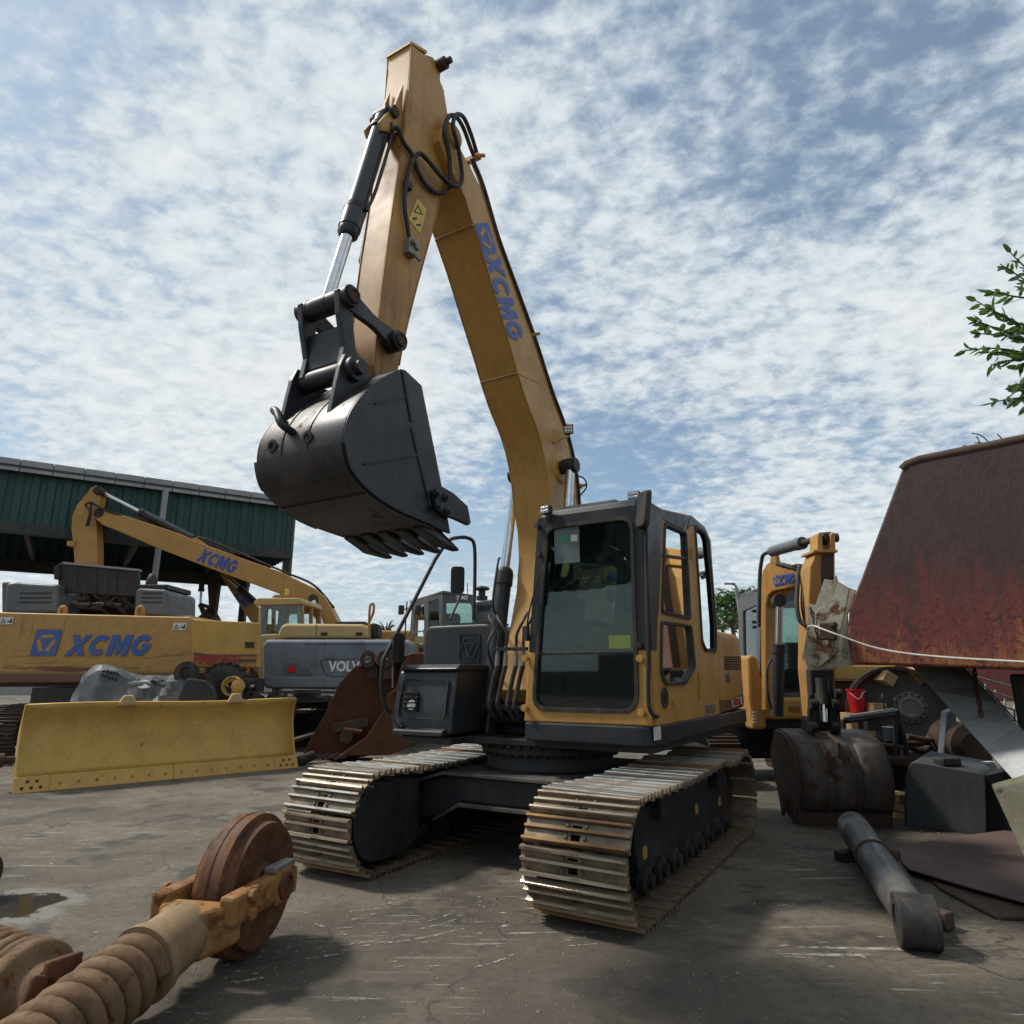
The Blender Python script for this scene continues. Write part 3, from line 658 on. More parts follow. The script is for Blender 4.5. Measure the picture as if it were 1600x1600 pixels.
flatpoly([[(.042*x, .042*y) for x, y in ((-.5, .8), (.5, .8), (.95, 0), (.5, -.8), (-.5, -.8), (-.95, 0))], [(.042*x, .042*y) for x, y in ((-.5, .3), (.5, .3), (0, -.6))]], Matrix(((-1, 0, 0, a[0]), (0, 0, 1, SS+.034), (0, 1, 0, a[1]), (0, 0, 0, 1))), 'chargrey', side, 'lock_emblem')
MB().path([(.3, SS+.03, 1.33), (.3, SS+.05, 1.33), (.3, SS+.05, 1.38), (.3, SS+.03, 1.38)], .01, 6).build('door_handle', 'amber', side)
# ---------------------------------------------------------------- rear body
RB0 = RT-.02
body = MB().zprism(round_poly([(RB0, 1.335), (-2.62, 1.335), (-2.70, .8), (-2.74, 0), (-2.70, -.8), (-2.62, -1.28), (RB0, -1.28)], [.0, .10, .1, .1, .1, .10, 0], 4), 1.206, 2.10)
bo = body.build('rear_body', 'amber', EX, .09, seg=4)
MB().box((RB0-.52, -.05, 2.12), (.9, 2.0, .16)).build('engine_hood', 'chargrey', EX, .06, seg=3)
def side_quad(px, mat, name, off=.004, th=.004, holder=None):
    return flatpoly([sp_(px, 1.336)], Matrix(((1, 0, 0, 0), (0, 0, 1, 1.336+off), (0, 1, 0, 0), (0, 0, 0, 1))), mat, holder or bo, name, th=th)
stripe = side_quad([(1030, 1132), (1060, 1113), (1085, 1102), (1110, 1095), (1140, 1093), (1160, 1085), (1161, 1104), (1100, 1120)], 'bronze', 'side_stripe')
side_quad([(1142, 1093), (1158, 1088), (1159, 1100), (1144, 1105)], 'whitelabel', 'stripe_patch', .007)
for k in range(8):
    y = 1040+k*6.6; a, b_ = SP(1112+k*.4, y, 1.336), SP(1119+k*.4, y, 1.336)
    MB().bar((a[0], 1.337, a[1]), (b_[0], 1.337, b_[1]), .012, .028).build('vent_slot', 'void', bo)
gr_ = MB()
for j in range(6):
    for i in range(9):
        a = SP(1133+i*3.0, 1027+j*3.6, 1.336); gr_.box((a[0], 1.336, a[1]), (.055, .01, .018))
gr_.build('vent_grille', 'void', bo)
side_quad([(1134, 1052), (1140, 1052), (1140.5, 1066), (1134.5, 1066)], 'bronze', 'door_latch', .004)
def text_on_side(txt, px, py, size, mat, width=None, shear=.25):
    a = SP(px, py, 1.336); lettering(txt, size, Matrix(((-1, 0, 0, a[0]), (0, 0, 1, 1.347), (0, 1, 0, a[1]), (0, 0, 0, 1))), mat, bo, shear, .004, width)
text_on_side('XE155D', 1108, 1109, .11, 'greyplastic', .42); text_on_side('FINBOND', 1150, 1097, .10, 'red', .40)
# ---------------------------------------------------------------- right front: tool box, tanks
tb = MB().sprism(round_poly([(.28, 1.075), (.97, 1.075), (.95, 1.30), (.88, 1.655), (.28, 1.655)], [0, .03, .05, .06, 0]), -1.20, -.50)
tbo = tb.build('tool_box', 'chargrey', EX, .045, seg=3)
MB().sprism([(.20, 1.640), (.905, 1.640), (.925, 1.660), (.86, 1.70), (.20, 1.70)], -1.17, -.48).build('tool_box_lid', 'chargrey', tbo, .015)
pm = axes_matrix((.945, -.85, 1.40), (0, 1, 0), (-.18, 0, 1))
rr = round_poly([(-.28, -.20), (.28, -.20), (.28, .17), (-.28, .17)], .04); ri = [(x*.965, y*.955) for x, y in rr]
flatpoly([rr, ri], pm, 'black', tbo, 'panel_groove', th=.02); 
lv = MB()
for k in range(4): c = pm @ Vector((-.14, .035-k*.045, .012)); lv.box(c, (.02, .17, .012))
lv.build('lamp_guard', 'black', tbo); c = pm @ Vector((-.14, -.05, .002)); MB().box(c, (.02, .17, .17), m=pm.to_3x3() @ Matrix(((0, 0, 1), (1, 0, 0), (0, 1, 0))).transposed() if False else Matrix.Rotation(R(-10), 3, 'Y')).build('lamp_recess', 'void', tbo)
MB().lathe(pm @ Vector((-.12, -.075, .0)), (1, 0, .18), [(0, .055), (.010, .055), (.013, .045), (.014, .01)], 18).build('head_lamp', 'lamp', tbo)
stp = MB().sprism([(.93, 1.06), (1.03, 1.06), (1.03, 1.10), (.93, 1.14)], -1.14, -.56).build('step_ledge', 'chargrey', tbo, .01)
# hydraulic tank with embossed mark
ta, tb_ = TP(697, 1040, .24), TP(766, 974, .24)
tk = MB().tprism(round_poly([(ta[0]-.35, 1.08), (ta[0]-.30, tb_[1]), (tb_[0]+.02, tb_[1]), (tb_[0]+.02, 1.08)], [0, .1, .1, 0], 5), -.75, .24)
tko = tk.build('hydraulic_tank', 'chargrey', EX, .03, seg=3)
em = TP(733, 1012, .25); hx = lambda k: [(k*x, k*y) for x, y in ((-.5, .85), (.5, .85), (.95, 0), (.5, -.85), (-.5, -.85), (-.95, 0))]
em_m = Matrix(((0, 0, 1, .244), (1, 0, 0, em[0]), (0, 1, 0, em[1]), (0, 0, 0, 1)))
flatpoly([round_poly([(-.13, -.15), (.13, -.15), (.13, .15), (-.13, .15)], .02), round_poly([(-.12, -.14), (.12, -.14), (.12, .14), (-.12, .14)], .02)], em_m, 'chargrey', tko, 'embossed_frame', th=.014)
flatpoly([hx(.125), hx(.108)], em_m, 'chargrey', tko, 'embossed_hexagon', th=.016); flatpoly([[(-.065, .05), (.065, .05), (0, -.10)], [(-.045, .038), (.045, .038), (0, -.075)]], em_m, 'chargrey', tko, 'embossed_triangle', th=.016)
MB().tube((-.2, ta[0]+.1, tb_[1]-.01), (-.2, ta[0]+.1, tb_[1]+.05), .06).build('tank_cap', 'black', EX, .008)
MB().tube((.05, tb_[0]-.06, tb_[1]-.01), (.05, tb_[0]-.06, tb_[1]+.17), .05).build('tank_cap', 'black', EX, .008)
MB().box((.0, (ta[0]+tb_[0])/2, tb_[1]+.012), (.35, .5, .022)).build('tread_plate', 'deepgrey', EX)
MB().box((-1.4, -.85, 1.6), (1.4, .8, .9)).build('pump_cover', 'chargrey', EX, .06)
# guard rail and round mirrors at the tool box
g1 = lambda px, py, s_: (lambda q: (q[0], s_, q[1]))(SP(px, py, s_))
MB().path([(.98, -1.05, 1.12), g1(612, 1118, -1.22), g1(601, 1100, -1.25), g1(596, 1070, -1.26), g1(598, 1036, -1.26), g1(607, 1015, -1.25), g1(640, 952, -1.2), g1(680, 874, -1.12)], .021, 10, 5).build('guard_rail', 'black', EX)
MB().path([g1(680, 874, -1.12), g1(700, 846, -1.08), g1(716, 840, -1.06), g1(732, 841, -1.03), g1(741, 852, -1.0), g1(742, 900, -1.0), g1(740, 968, -1.0)], .021, 10, 5).build('guard_rail', 'black', EX)
def mirror(px, py, s_, sz, yaw, base):
    c = Vector(g1(px, py, s_)); m = Matrix.Rotation(yaw, 3, 'Z'); prof = round_poly([(-sz[0], -sz[1]), (sz[0], -sz[1]), (sz[0], sz[1]), (-sz[0], sz[1])], sz[0]*.6, 4)
    o = MB().prism([c+m @ Vector((0, y, z)) for y, z in prof], [c+m @ Vector((.05, y*.75, z*.85)) for y, z in prof]).build('side_mirror', 'black', EX, .012)
    MB().path([c+m @ Vector((.04, 0, 0)), c+m @ Vector((.09, -.02, 0)), c+m @ Vector((.09, -.03, -.15)), base], .012, 8, 4).build('mirror_arm', 'black', o)
mirror(715, 906, -.75, (.075, .145), R(215), g1(703, 968, -.75)); mirror(624, 1012, -1.2, (.10, .15), R(275), g1(614, 1075, -1.2))
# ---------------------------------------------------------------- boom
def catmull3(q): return [(v.x, v.z) for v in catmull([(t, 0, z) for t, z in q], 3)]
BS0, BS1 = -.32, .12
low = [SP(a, b, BS1) for a, b in ((725, 305), (741, 356), (759, 412), (778, 477), (797, 540), (809, 583), (822, 625), (838, 667), (850, 711), (857, 755), (860, 795))]
upb = [SP(a, b, BS1) for a, b in ((734, 250), (751, 291), (775, 372), (806, 457), (834, 534), (860, 614), (878, 662), (891, 706), (899, 750), (902, 790))]
boom = [(2.20, 6.22), (2.17, 6.37), (2.07, 6.43), (1.96, 6.42)]+upb[1:]+[(-.46, 3.05), (-.22, 2.35), (.08, 1.52), (.20, 1.36), (.36, 1.34), (.47, 1.46)]+[(.27, 1.98), (.11, 2.45), (.06, 2.80), (.09, 3.10)]+list(reversed(low))+[(2.08, 6.10)]
bmo = MB().sprism(boom, BS0, BS1).build('boom', 'amber', EX, .012, smooth=30)
# weld seams on the boom
for px, lo_, up_ in (((808, 583), 5, 5), ((813, 883), 0, 0)):
    if px[1] < 800:
        a = low[5]; b2 = upb[5]
        MB().bar((a[0]+.01, BS0, a[1]), (a[0]+.01, BS1+.006, a[1]), .016, .016).build('weld_seam', 'amber', bmo)
        c2 = (a[0]*.35+b2[0]*.65, a[1]*.35+b2[1]*.65); MB().bar((a[0], BS1+.001, a[1]), (c2[0], BS1+.001, c2[1]+.04), .008, .016).build('weld_seam', 'amber', bmo)
MB().bar((.075, BS0, 2.62), (.075, BS1, 2.62), .016, .016).build('weld_seam', 'amber', bmo)
MB().bar((1.66, BS0, 5.70), (1.66, BS1, 5.70), .016, .016).build('weld_seam', 'amber', bmo)
for s_ in (BS1, BS0): MB().path([(t, s_, z) for t, z in catmull3(low)], .007, 6).build('weld_bead', 'amber', bmo); MB().path([(t, s_, z) for t, z in catmull3(upb)], .007, 6).build('weld_bead', 'amber', bmo)
# print on the boom side
c0, c1 = Vector(SP(755, 362, BS1)), Vector(SP(806, 530, BS1)); ax = (c1-c0).normalized(); ay = Vector((-ax.y, ax.x))
bx = (ax.x, 0, ax.y); by = (ay.x, 0, ay.y)
if by[0] < 0: pass
o_ = Vector(SP(759, 373, BS1)); mt = axes_matrix((o_.x, BS1+.004, o_.y), bx, tuple(-v for v in by) if Vector(bx).cross(Vector(by)).y < 0 else by)
emblem(.29, mt, 'blue', 'amber', bmo)
o_ = Vector(SP(788, 466, BS1)); mt2 = mt.copy(); mt2.translation = (o_.x, BS1+.004, o_.y)
wordmark((Vector(SP(764, 398, BS1))-Vector(SP(809, 540, BS1))).length, .34, mt2, 'blue', bmo)
# boom lamp, bosses, pipes along the back
a = SP(877, 685, BS1+.08); lm = lamp((SP(888, 672, .22)[0], .22, SP(888, 672, .22)[1]), (1, .35, -.25), (.11, .09), EX, 'boom_lamp')
MB().path([(a[0]+.05, BS1, a[1]-.05), (a[0], .20, a[1]), (SP(888, 680, .22)[0], .22, SP(888, 682, .22)[1])], .016, 8).build('lamp_bracket', 'amber', lm)
bpin = SP(886, 729, .20)
MB().tube((bpin[0], BS0-.18, bpin[1]), (bpin[0], BS1+.20, bpin[1]), .075, seg=20).build('boom_cylinder_pin', 'black', EX)
MB().lathe((bpin[0], BS1, bpin[1]), (0, 1, 0), [(0, .19), (.012, .18), (.014, .12)], 28).build('boss_plate', 'amber', bmo)
def pipe_run(name, s_, off, r, idx):
    pts = []
    for k, (t, z) in enumerate(upb):
        if k < idx: continue
        j0, j1 = upb[max(k-1, 0)], upb[min(k+1, len(upb)-1)]; d = Vector((j1[0]-j0[0], j1[1]-j0[1])).normalized(); n = Vector((d.y, -d.x))
        nl = min(low, key=lambda q: (q[0]-t)**2+(q[1]-z)**2)
        if n.dot(Vector((nl[0]-t, nl[1]-z))) > 0: n = -n
        pts.append((t+n.x*off, s_, z+n.y*off))
    pts.append((-.50-off, s_, 3.05)); pts.append((-.30-off, s_, 2.45))
    return MB().path(pts, r, 8, 4).build(name, 'rubber', EX)
pipe_run('boom_pipe', .10, .095, .024, 0); pipe_run('boom_pipe', .03, .085, .024, 0); pipe_run('boom_pipe', -.2, .055, .022, 1)
for px, py in ((741, 246), (828, 524), (881, 667), (901, 760)):
    t, z = SP(px, py, .06); cl = MB().box((t-.01, .03, z+.0), (.05, .18, .05)); cl.tube((t+.03, .08, z-.01), (t-.05, .15, z+.02), .018, seg=8); cl.build('pipe_clamp', 'amber', bmo)
MB().path([SP(898, 742, .2)[:1]+(.2,)+SP(898, 742, .2)[1:], (lambda q: (q[0], .25, q[1]))(SP(913, 748, .25)), (lambda q: (q[0], .25, q[1]))(SP(916, 762, .25)), (lambda q: (q[0], .12, q[1]))(SP(903, 778, .12))], .009, 6, 4).build('lamp_cable', 'rubber', EX)
# boom cylinders
def cylinder(p0, p1, split, r, rr, parent=None, s_=0, name='boom_cylinder', mat='chargrey', collar=.16):
    p0, p1 = Vector(p0), Vector(p1); d = (p1-p0); L_ = d.length; d.normalize(); m_ = p0+d*(L_*split)
    o = MB().tube(p0+d*.04, m_, r, seg=22).lathe(m_-d*collar, d, [(0, r), (.003, r*1.14), (collar*.8, r*1.14), (collar*.81, r*1.05), (collar, r*1.05), (collar+.03, r*.75)], 22)
    o.lathe(p0+Vector((0, -r*.9, 0)), (0, 1, 0), [(0, r*.5), (0, r*1.0), (r*1.8, r*1.0), (r*1.8, r*.5)], 20)
    c = o.build(name, mat, EX)
    MB().tube(m_+d*.02, p1-d*.03, rr, seg=20).build('piston_rod', 'chrome', c)
    MB().lathe(p1+Vector((0, -r*.8, 0)), (0, 1, 0), [(0, rr*.6), (0, rr*1.7), (r*1.6, rr*1.7), (r*1.6, rr*.6)], 20).build('rod_eye', mat, c)
    return c
foot = SP(764, 1106, -.47); topL = (bpin[0], bpin[1])
c1_ = cylinder((foot[0], -.47, foot[1]), (topL[0], -.44, topL[1]), .555, .085, .05)
cylinder((foot[0], .27, foot[1]), (topL[0], .24, topL[1]), .555, .085, .05)
MB().path([(foot[0]-.0, -.36, foot[1]+.25), g1(762, 1010, -.36), g1(780, 970, -.36), g1(770, 945, -.37), g1(778, 880, -.38), g1(781, 872, -.40)], .012, 8, 4).build('cylinder_pipe', 'black', c1_)
# boom foot brackets and hoses beside the cab
br = MB()
for s_ in (-.60, -.36, .14, .36): br.sprism(round_poly([(-.3, 1.05), (.62, 1.05), (.52, 1.36), (.35, 1.47), (.15, 1.44), (-.2, 1.2)], .06), s_-.02, s_+.02)
br.tube((foot[0], -.64, foot[1]), (foot[0], .40, foot[1]), .05); br.box((-.1, -.1, 1.2), (.8, .9, .3)); br.tube((.3, -.4, 1.42), (.3, .2, 1.42), .07)
br.build('boom_foot_bracket', 'deepgrey', EX, .008)
MB().box((-.55, -.12, 1.35), (.6, .66, .6)).build('swing_motor_cover', 'deepgrey', EX, .03)
for k, (px, s_) in enumerate(((777, -.34), (790, -.26), (806, -.14), (817, -.06))):
    tt_ = .72; q = lambda a, b: (lambda w: (tt_, w[0], w[1]))(TP(a, b, tt_))
    hs = MB().path([q(px, 1040), q(px-5, 1060), q(px-10, 1085), q(px-12, 1105), (tt_-.1, TP(px-8, 1120, tt_)[0], 1.20), (tt_-.35, TP(px-2, 1125, tt_)[0], 1.14)], .022, 10, 5)
    ho = hs.build('hydraulic_hose', 'rubber', EX)
    MB().tube(q(px+.4, 1022), q(px-.6, 1042), .021, seg=10).tube(q(px+.6, 1010), q(px+.4, 1024), .016, seg=6).build('hose_fitting', 'steel', ho)
    MB().path([q(px+.6, 1012), q(px+2, 990), (tt_-.05, TP(px+(-12 if k < 2 else 14), 965, tt_-.05)[0], TP(px, 965, tt_)[1]), (tt_-.4, TP(px+(-12 if k < 2 else 18), 950, tt_-.4)[0], 2.2)], .014, 8, 4).build('hose_pipe', 'black', ho)
for px in (783, 811): c = TP(px, 1014, .73); MB().box((.73, c[0], c[1]), (.04, .17, .03)).build('hose_clamp', 'deepgrey', EX)
# ---------------------------------------------------------------- stick
KS0, KS1 = -.23, .04
fe = [SP(a, b, KS1) for a, b in ((642, 68), (641, 96), (634, 196), (619, 284), (603, 399), (588, 527), (584, 572))]
be = [SP(a, b, KS1) for a, b in ((624, 571), (630, 537), (644, 477), (662, 409), (681, 340), (690, 290), (698, 235), (700, 178), (694, 140), (682, 112), (664, 85))]
stick = MB().sprism(fe+[(fe[-1][0]-.05, fe[-1][1]-.12), (be[0][0]+.02, be[0][1]-.12)]+be, KS0, KS1).build('stick', 'amber_stick', EX, .012, smooth=30)
for s_ in (KS1, KS0): MB().path([(t, s_, z) for t, z in catmull3(fe)], .006, 6).build('weld_bead', 'amber_stick', stick); MB().path([(t, s_, z) for t, z in catmull3(be[:8])], .006, 6).build('weld_bead', 'amber_stick', stick)
# end cap, rear lugs and boss at the top of the stick
q0 = SP(686, 100, -.02)
lg = MB()
for s_ in (KS0+.03, KS1-.05): lg.sprism([SP(a, b, KS1) for a, b in ((650, 76), (680, 86), (690, 97), (693, 112), (692, 138), (680, 112))], s_-.015, s_+.015)
lg.build('cylinder_lug', 'amber', EX, .005)
lb_ = SP(690, 101, KS1); MB().lathe((lb_[0], KS0-.02, lb_[1]), (0, 1, 0), [(0, .055), (.34, .055), (.345, .03), (.40, .03)], 18).build('arm_cylinder_pin', 'rustdark', EX)
cap_ = MB().sprism([(fe[0][0]+.012, fe[0][1]-.012), (fe[0][0]+.012, fe[0][1]+.018), (be[-1][0]-.02, be[-1][1]+.06), (be[-1][0]-.02, be[-1][1]+.03)], KS0-.004, KS1+.004).build('stick_end_plate', 'amber', stick)
MB().box(((fe[2][0]+be[6][0])/2-.02, KS1+.0, 5.9), (.12, .02, .9)).v
bp = (SP(697, 218, KS1)); MB().lathe((bp[0], BS0-.03, bp[1]), (0, 1, 0), [(0, .10), (.05, .13), (.46, .13), (.50, .10)], 26).build('stick_pivot', 'amber_old', EX)
# weld bead along the stick corner and cylinder bracket
bk = MB()
for s_ in (-.17, -.02): bk.sprism([SP(a, b, KS1) for a, b in ((637, 128), (624, 160), (607, 178), (600, 186), (604, 200), (622, 205), (634, 200))], s_-.014, s_+.014)
bk.build('cylinder_bracket', 'amber', stick, .004)
bc0 = SP(606, 188, -.095); bct = (bc0[0]+.04, bc0[1])
htop = SP(508, 478, -.095); hbot = SP(510, 590, -.095)
cyb = cylinder((bct[0], -.095, bct[1]), (htop[0], -.095, htop[1]), .66, .075, .046, name='bucket_cylinder', mat='chargrey', collar=.26)
MB().lathe((bct[0], -.22, bct[1]), (0, 1, 0), [(0, .05), (.25, .05)], 16).build('cylinder_pin', 'rustdark', EX)
dd = (Vector((htop[0], 0, htop[1]))-Vector((bct[0], 0, bct[1]))).normalized()
P0 = Vector((bct[0], -.0, bct[1])); MB().path([P0+dd*.12+Vector((-.02, .0, 0)), P0+dd*.3+Vector((-.04, .02, 0)), P0+dd*.9+Vector((-.05, .01, 0)), P0+dd*1.15+Vector((-.03, 0, 0))], .014, 8, 4).build('cylinder_pipe', 'black', cyb)
for k in (.14, 1.1): MB().lathe(Vector((bct[0], -.095, bct[1]))+dd*k, dd, [(0, .076), (.001, .088), (.05, .088), (.051, .076)], 20).build('cylinder_clamp', 'black', cyb)
# linkage
hl = MB(); hd = Vector((hbot[0]-htop[0], 0, hbot[1]-htop[1]))
for s_, w in ((-.29, .05), (.07, .05)):
    n = Vector((1, 0, 0))
    prof = [(htop[0]-.085, htop[1]+.03), (htop[0]+.085, htop[1]+.03), (htop[0]+.06, htop[1]-.14), (hbot[0]+.055, hbot[1]+.16), (hbot[0]+.08, hbot[1]), (hbot[0]-.08, hbot[1]), (hbot[0]-.06, hbot[1]+.16), (htop[0]-.065, htop[1]-.14)]
    hl.sprism(prof, s_, s_+w)
hl.box(((htop[0]+hbot[0])/2-.01, -.085, (htop[1]+hbot[1])/2-.06), (.05, .34, .28))
hl.tube((htop[0], -.33, htop[1]), (htop[0], .17, htop[1]), .075, seg=20); hl.tube((hbot[0], -.31, hbot[1]), (hbot[0], .13, hbot[1]), .072, seg=20)
hl.build('bucket_link', 'bucketgrey', EX, .008)
spn = SP(615, 535, .10)
for s_ in (-.30, .085):
    sl = MB(); a = Vector((htop[0], 0, htop[1])); b2 = Vector((spn[0], 0, spn[1])); d = (b2-a).normalized(); n = Vector((d.z, 0, -d.x))
    pr_ = [a+n*.085, a-n*.085, a+d*.25-n*.05, b2-d*.2-n*.05, b2-n*.085+d*.02, b2+n*.085+d*.02, b2-d*.2+n*.05, a+d*.25+n*.05]
    sl.prism([(p.x, s_, p.z) for p in pr_], [(p.x, s_+.045, p.z) for p in pr_]); 
    for c in (a, b2): sl.tube((c.x, s_-.03, c.z), (c.x, s_+.085, c.z), .078, seg=20)
    so_ = sl.build('side_link', 'bucketgrey', EX, .006)
    for c in (a, b2): MB().lathe((c.x, s_+.085, c.z), (0, 1, 0), [(0, .055), (.02, .055), (.022, .04), (.014, .038)], 18).build('pin_cap', 'rustdark', so_)
MB().tube((spn[0], -.31, spn[1]), (spn[0], .16, spn[1]), .05).build('link_pin', 'rustdark', EX)
# ---------------------------------------------------------------- bucket
KN, KF = .33, -.44
wrap = [SP(a, b, KN) for a, b in ((657, 603), (641, 588), (625, 577), (595, 592), (566, 614), (548, 636), (537, 660), (534, 692), (541, 729), (556, 752), (580, 775), (612, 796), (645, 811), (676, 824))]
wrap = [(p.x, p.z) for p in catmull([(a, 0, b) for a, b in wrap], 3)]
def offset(poly, d):
    out = []
    for i, p in enumerate(poly):
        a, b = Vector(poly[max(i-1, 0)]), Vector(poly[min(i+1, len(poly)-1)]); t = (b-a).normalized(); out.append((p[0]+t.y*d, p[1]-t.x*d))
    return out
cen = Vector((2.75, 3.1))
sgn = 1 if (Vector(offset(wrap, .05)[20])-cen).length > (Vector(wrap[20])-cen).length else -1
shell = MB().sprism(wrap+list(reversed(offset(wrap, -sgn*.028))), KF, KN)
bk = shell.build('bucket', 'bucketworn', EX, smooth=30)
for s_ in (KF, KN): MB().sprism(wrap+[SP(702, 834, KN), SP(688, 758, KN)], s_-.014, s_+.014).build('bucket_side_plate', 'bucketgrey', bk, .006)
nW = len(wrap)
for k0, k1, th in ((21, 25, .022), (25, 29, .014), (29, 34, .024), (34, 39, .016)):
    seg_ = wrap[k0:k1+1]; o1 = offset(wrap, sgn*th)[k0:k1+1]
    MB().sprism(seg_+list(reversed(o1)), KF-.01, KN+.01).build('wear_plate', 'bucketworn', bk, smooth=30)
for s_ in (-.22, .02):
    seg_ = wrap[8:22]; MB().sprism(seg_+list(reversed(offset(wrap, sgn*.006)[8:22])), s_-.012, s_+.012).build('weld_seam', 'bucketgrey', bk)
for s_ in (-.30, .03): 
    k = 19; p = offset(wrap, sgn*.003)[k]; n = (Vector(p)-cen).normalized(); MB().lathe((p[0], s_, p[1]), (n.x, 0, n.y), [(0, .045), (.008, .045), (.009, .024), (-.02, .024)], 14).build('bucket_hole', 'void', bk)
# rim, strips on the near side plate
rim_o = wrap[12:]; rim_i = [tuple(Vector(p)+(cen-Vector(p)).normalized()*.075) for p in rim_o]
MB().sprism(rim_o+list(reversed(rim_i)), KN+.013, KN+.030).build('side_rim', 'bucketgrey', bk, .005, smooth=30)
for (a, b), (c, d), w in (((626, 580), (640, 660), .05), ((640, 668), (670, 795), .05), ((583, 632), (630, 620), .03), ((566, 726), (648, 711), .03)):
    p, q = SP(a, b, KN), SP(c, d, KN); MB().bar((p[0], KN+.017, p[1]), (q[0], KN+.017, q[1]), .012, w*.45, (0, 1, 0) if False else (0, 0, 1)).build('side_strip', 'black', bk)
cut = [SP(a, b, KN) for a, b in ((669, 768), (683, 762), (700, 772), (722, 792), (727, 818), (724, 822), (702, 812), (684, 806), (672, 790))]
sc_ = MB().sprism(cut, KN+.02, KN+.055).build('side_cutter', 'bucketgrey', bk, .006)
for a, b in ((680, 772), (694, 778), (682, 793), (696, 800)): p = SP(a, b, KN+.05); MB().lathe((p[0], KN+.05, p[1]), (0, 1, 0), [(0, .03), (.025, .03), (.026, .016), (.045, .016)], 6).build('cutter_bolt', 'bucketgrey', sc_)
e0, e1 = Vector(wrap[-4]), Vector(wrap[-1]); ed = (e1-e0).normalized(); en = Vector((ed.y, -ed.x)); en = en if en.y > 0 else -en
MB().sprism([tuple(e1-ed*.16), tuple(e1+ed*.12), tuple(e1+ed*.12+en*.03), tuple(e1-ed*.16+en*.05)], KF, KN).build('cutting_edge', 'bucketworn', bk, .004)
tipv = Vector(SP(724, 862, KN-.02))-e1-ed*.05; tl = tipv.length; td = tipv.normalized(); tn = Vector((-td.y, td.x)); tn = tn if tn.y > 0 else -tn
def tooth(s_):
    mb = MB(); b0 = e1-ed*.10
    pr0 = [b0-tn*.035, e1+td*.06-tn*.055, b0+td*(tl*.62)-tn*.045, e1+td*tl-tn*.008, e1+td*tl+tn*.012, b0+td*(tl*.62)+tn*.045, e1+td*.05+tn*.075, b0+tn*.055]
    ws_ = [.045, .055, .05, .03, .03, .05, .055, .045]
    mb.prism([(p.x, s_-w, p.y) for p, w in zip(pr0, ws_)], [(p.x, s_+w, p.y) for p, w in zip(pr0, ws_)]); return mb.build('tooth', 'bucketgrey', bk, .008)
for k in range(5): tooth(KF+.055+k*(KN-KF-.11)/4)
# bucket ears and lifting eye
pv = SP(583, 572, .08); pv = (pv[0]-.20, pv[1]-.13)
for s_ in (-.33, .13):
    ear = [(hbot[0]+.11, hbot[1]-.01), (hbot[0]+.07, hbot[1]+.09), (hbot[0]-.03, hbot[1]+.10), (hbot[0]-.14, hbot[1]+.03), (pv[0]-.02, pv[1]+.06), (pv[0]-.12, pv[1]), (wrap[4][0], wrap[4][1]-.03), (wrap[9][0], wrap[9][1]-.03), (wrap[15][0]-.0, wrap[15][1]-.02), (hbot[0]+.13, hbot[1]-.12)]
    MB().sprism(ear, s_-.02, s_+.02).build('bucket_ear', 'bucketgrey', bk, .006)
    for c in (hbot, pv): MB().lathe((c[0], s_-.05 if s_ < 0 else s_+.015, c[1]), (0, 1, 0), [(0, .085), (.05, .085), (.052, .05), (.10, .05), (.10, .03)], 20).build('pin_boss', 'bucketgrey', bk)
lp_ = wrap[14]; lp2 = wrap[18]
MB().path([(lp_[0]+.02, -.30, lp_[1]), (lp_[0]+.10, -.30, lp_[1]+.04), (lp_[0]+.14, -.22, lp_[1]+.0), (lp2[0]+.09, -.13, lp2[1]+.05), (lp2[0]+.0, -.12, lp2[1]+.02)], .026, 10, 4).build('lifting_eye', 'bucketgrey', bk)
# stick side: hoses, valve, warning label
hq = lambda a, b, s_=KS1+.03: (lambda w: (w[0], s_, w[1]))(SP(a, b, s_))
MB().path([hq(611, 204, .03), hq(621, 200), hq(630, 222), hq(645, 243), hq(652, 265), hq(665, 288), hq(684, 301), hq(702, 293, .10), hq(702, 240, .14), hq(695, 205, .14), hq(701, 183, .13), hq(712, 182, .12), hq(724, 200, .10), hq(735, 230, .08), hq(742, 247, .06)], .020, 10, 5).build('hydraulic_hose', 'rubber', EX)
MB().path([hq(647, 246), hq(656, 240, .09), hq(668, 250, .10), hq(690, 276, .12), hq(710, 291, .14), hq(722, 280, .15), hq(716, 230, .16), hq(708, 200, .16), hq(712, 180, .15), hq(724, 183, .13), hq(736, 210, .09), hq(747, 246, .05)], .020, 10, 5).build('hydraulic_hose', 'rubber', EX)
MB().path([hq(648, 245), hq(639, 265), hq(634, 290), hq(632, 320), hq(636, 350), hq(640, 378)], .018, 10, 5).build('hydraulic_hose', 'rubber', EX)
vv = MB(); v0 = hq(641, 388, KS1+.03); vv.box(v0, (.10, .07, .13)); vv.tube((v0[0]-.02, KS1+.06, v0[2]-.05), (v0[0]-.06, KS1+.09, v0[2]-.10), .018); vv.tube((v0[0]+.03, KS1+.05, v0[2]+.02), (v0[0]+.03, KS1+.11, v0[2]+.02), .022); vv.box((v0[0]-.03, KS1+.06, v0[2]+.02), (.05, .05, .05))
vv.build('shut_off_valve', 'steel', EX, .006); vc = hq(637, 290, KS1+.02); MB().box(vc, (.07, .05, .06)).build('pipe_clamp', 'black', stick)
MB().path([hq(580, 300, -.25), hq(577, 330, -.26), hq(572, 360, -.27), hq(566, 395, -.28), hq(563, 410, -.28), hq(572, 416, -.24)], .014, 8, 4).build('hydraulic_hose', 'rubber', EX)
lbp = [SP(a, b, KS1) for a, b in ((652, 310), (666, 328), (656, 366), (638, 343))]
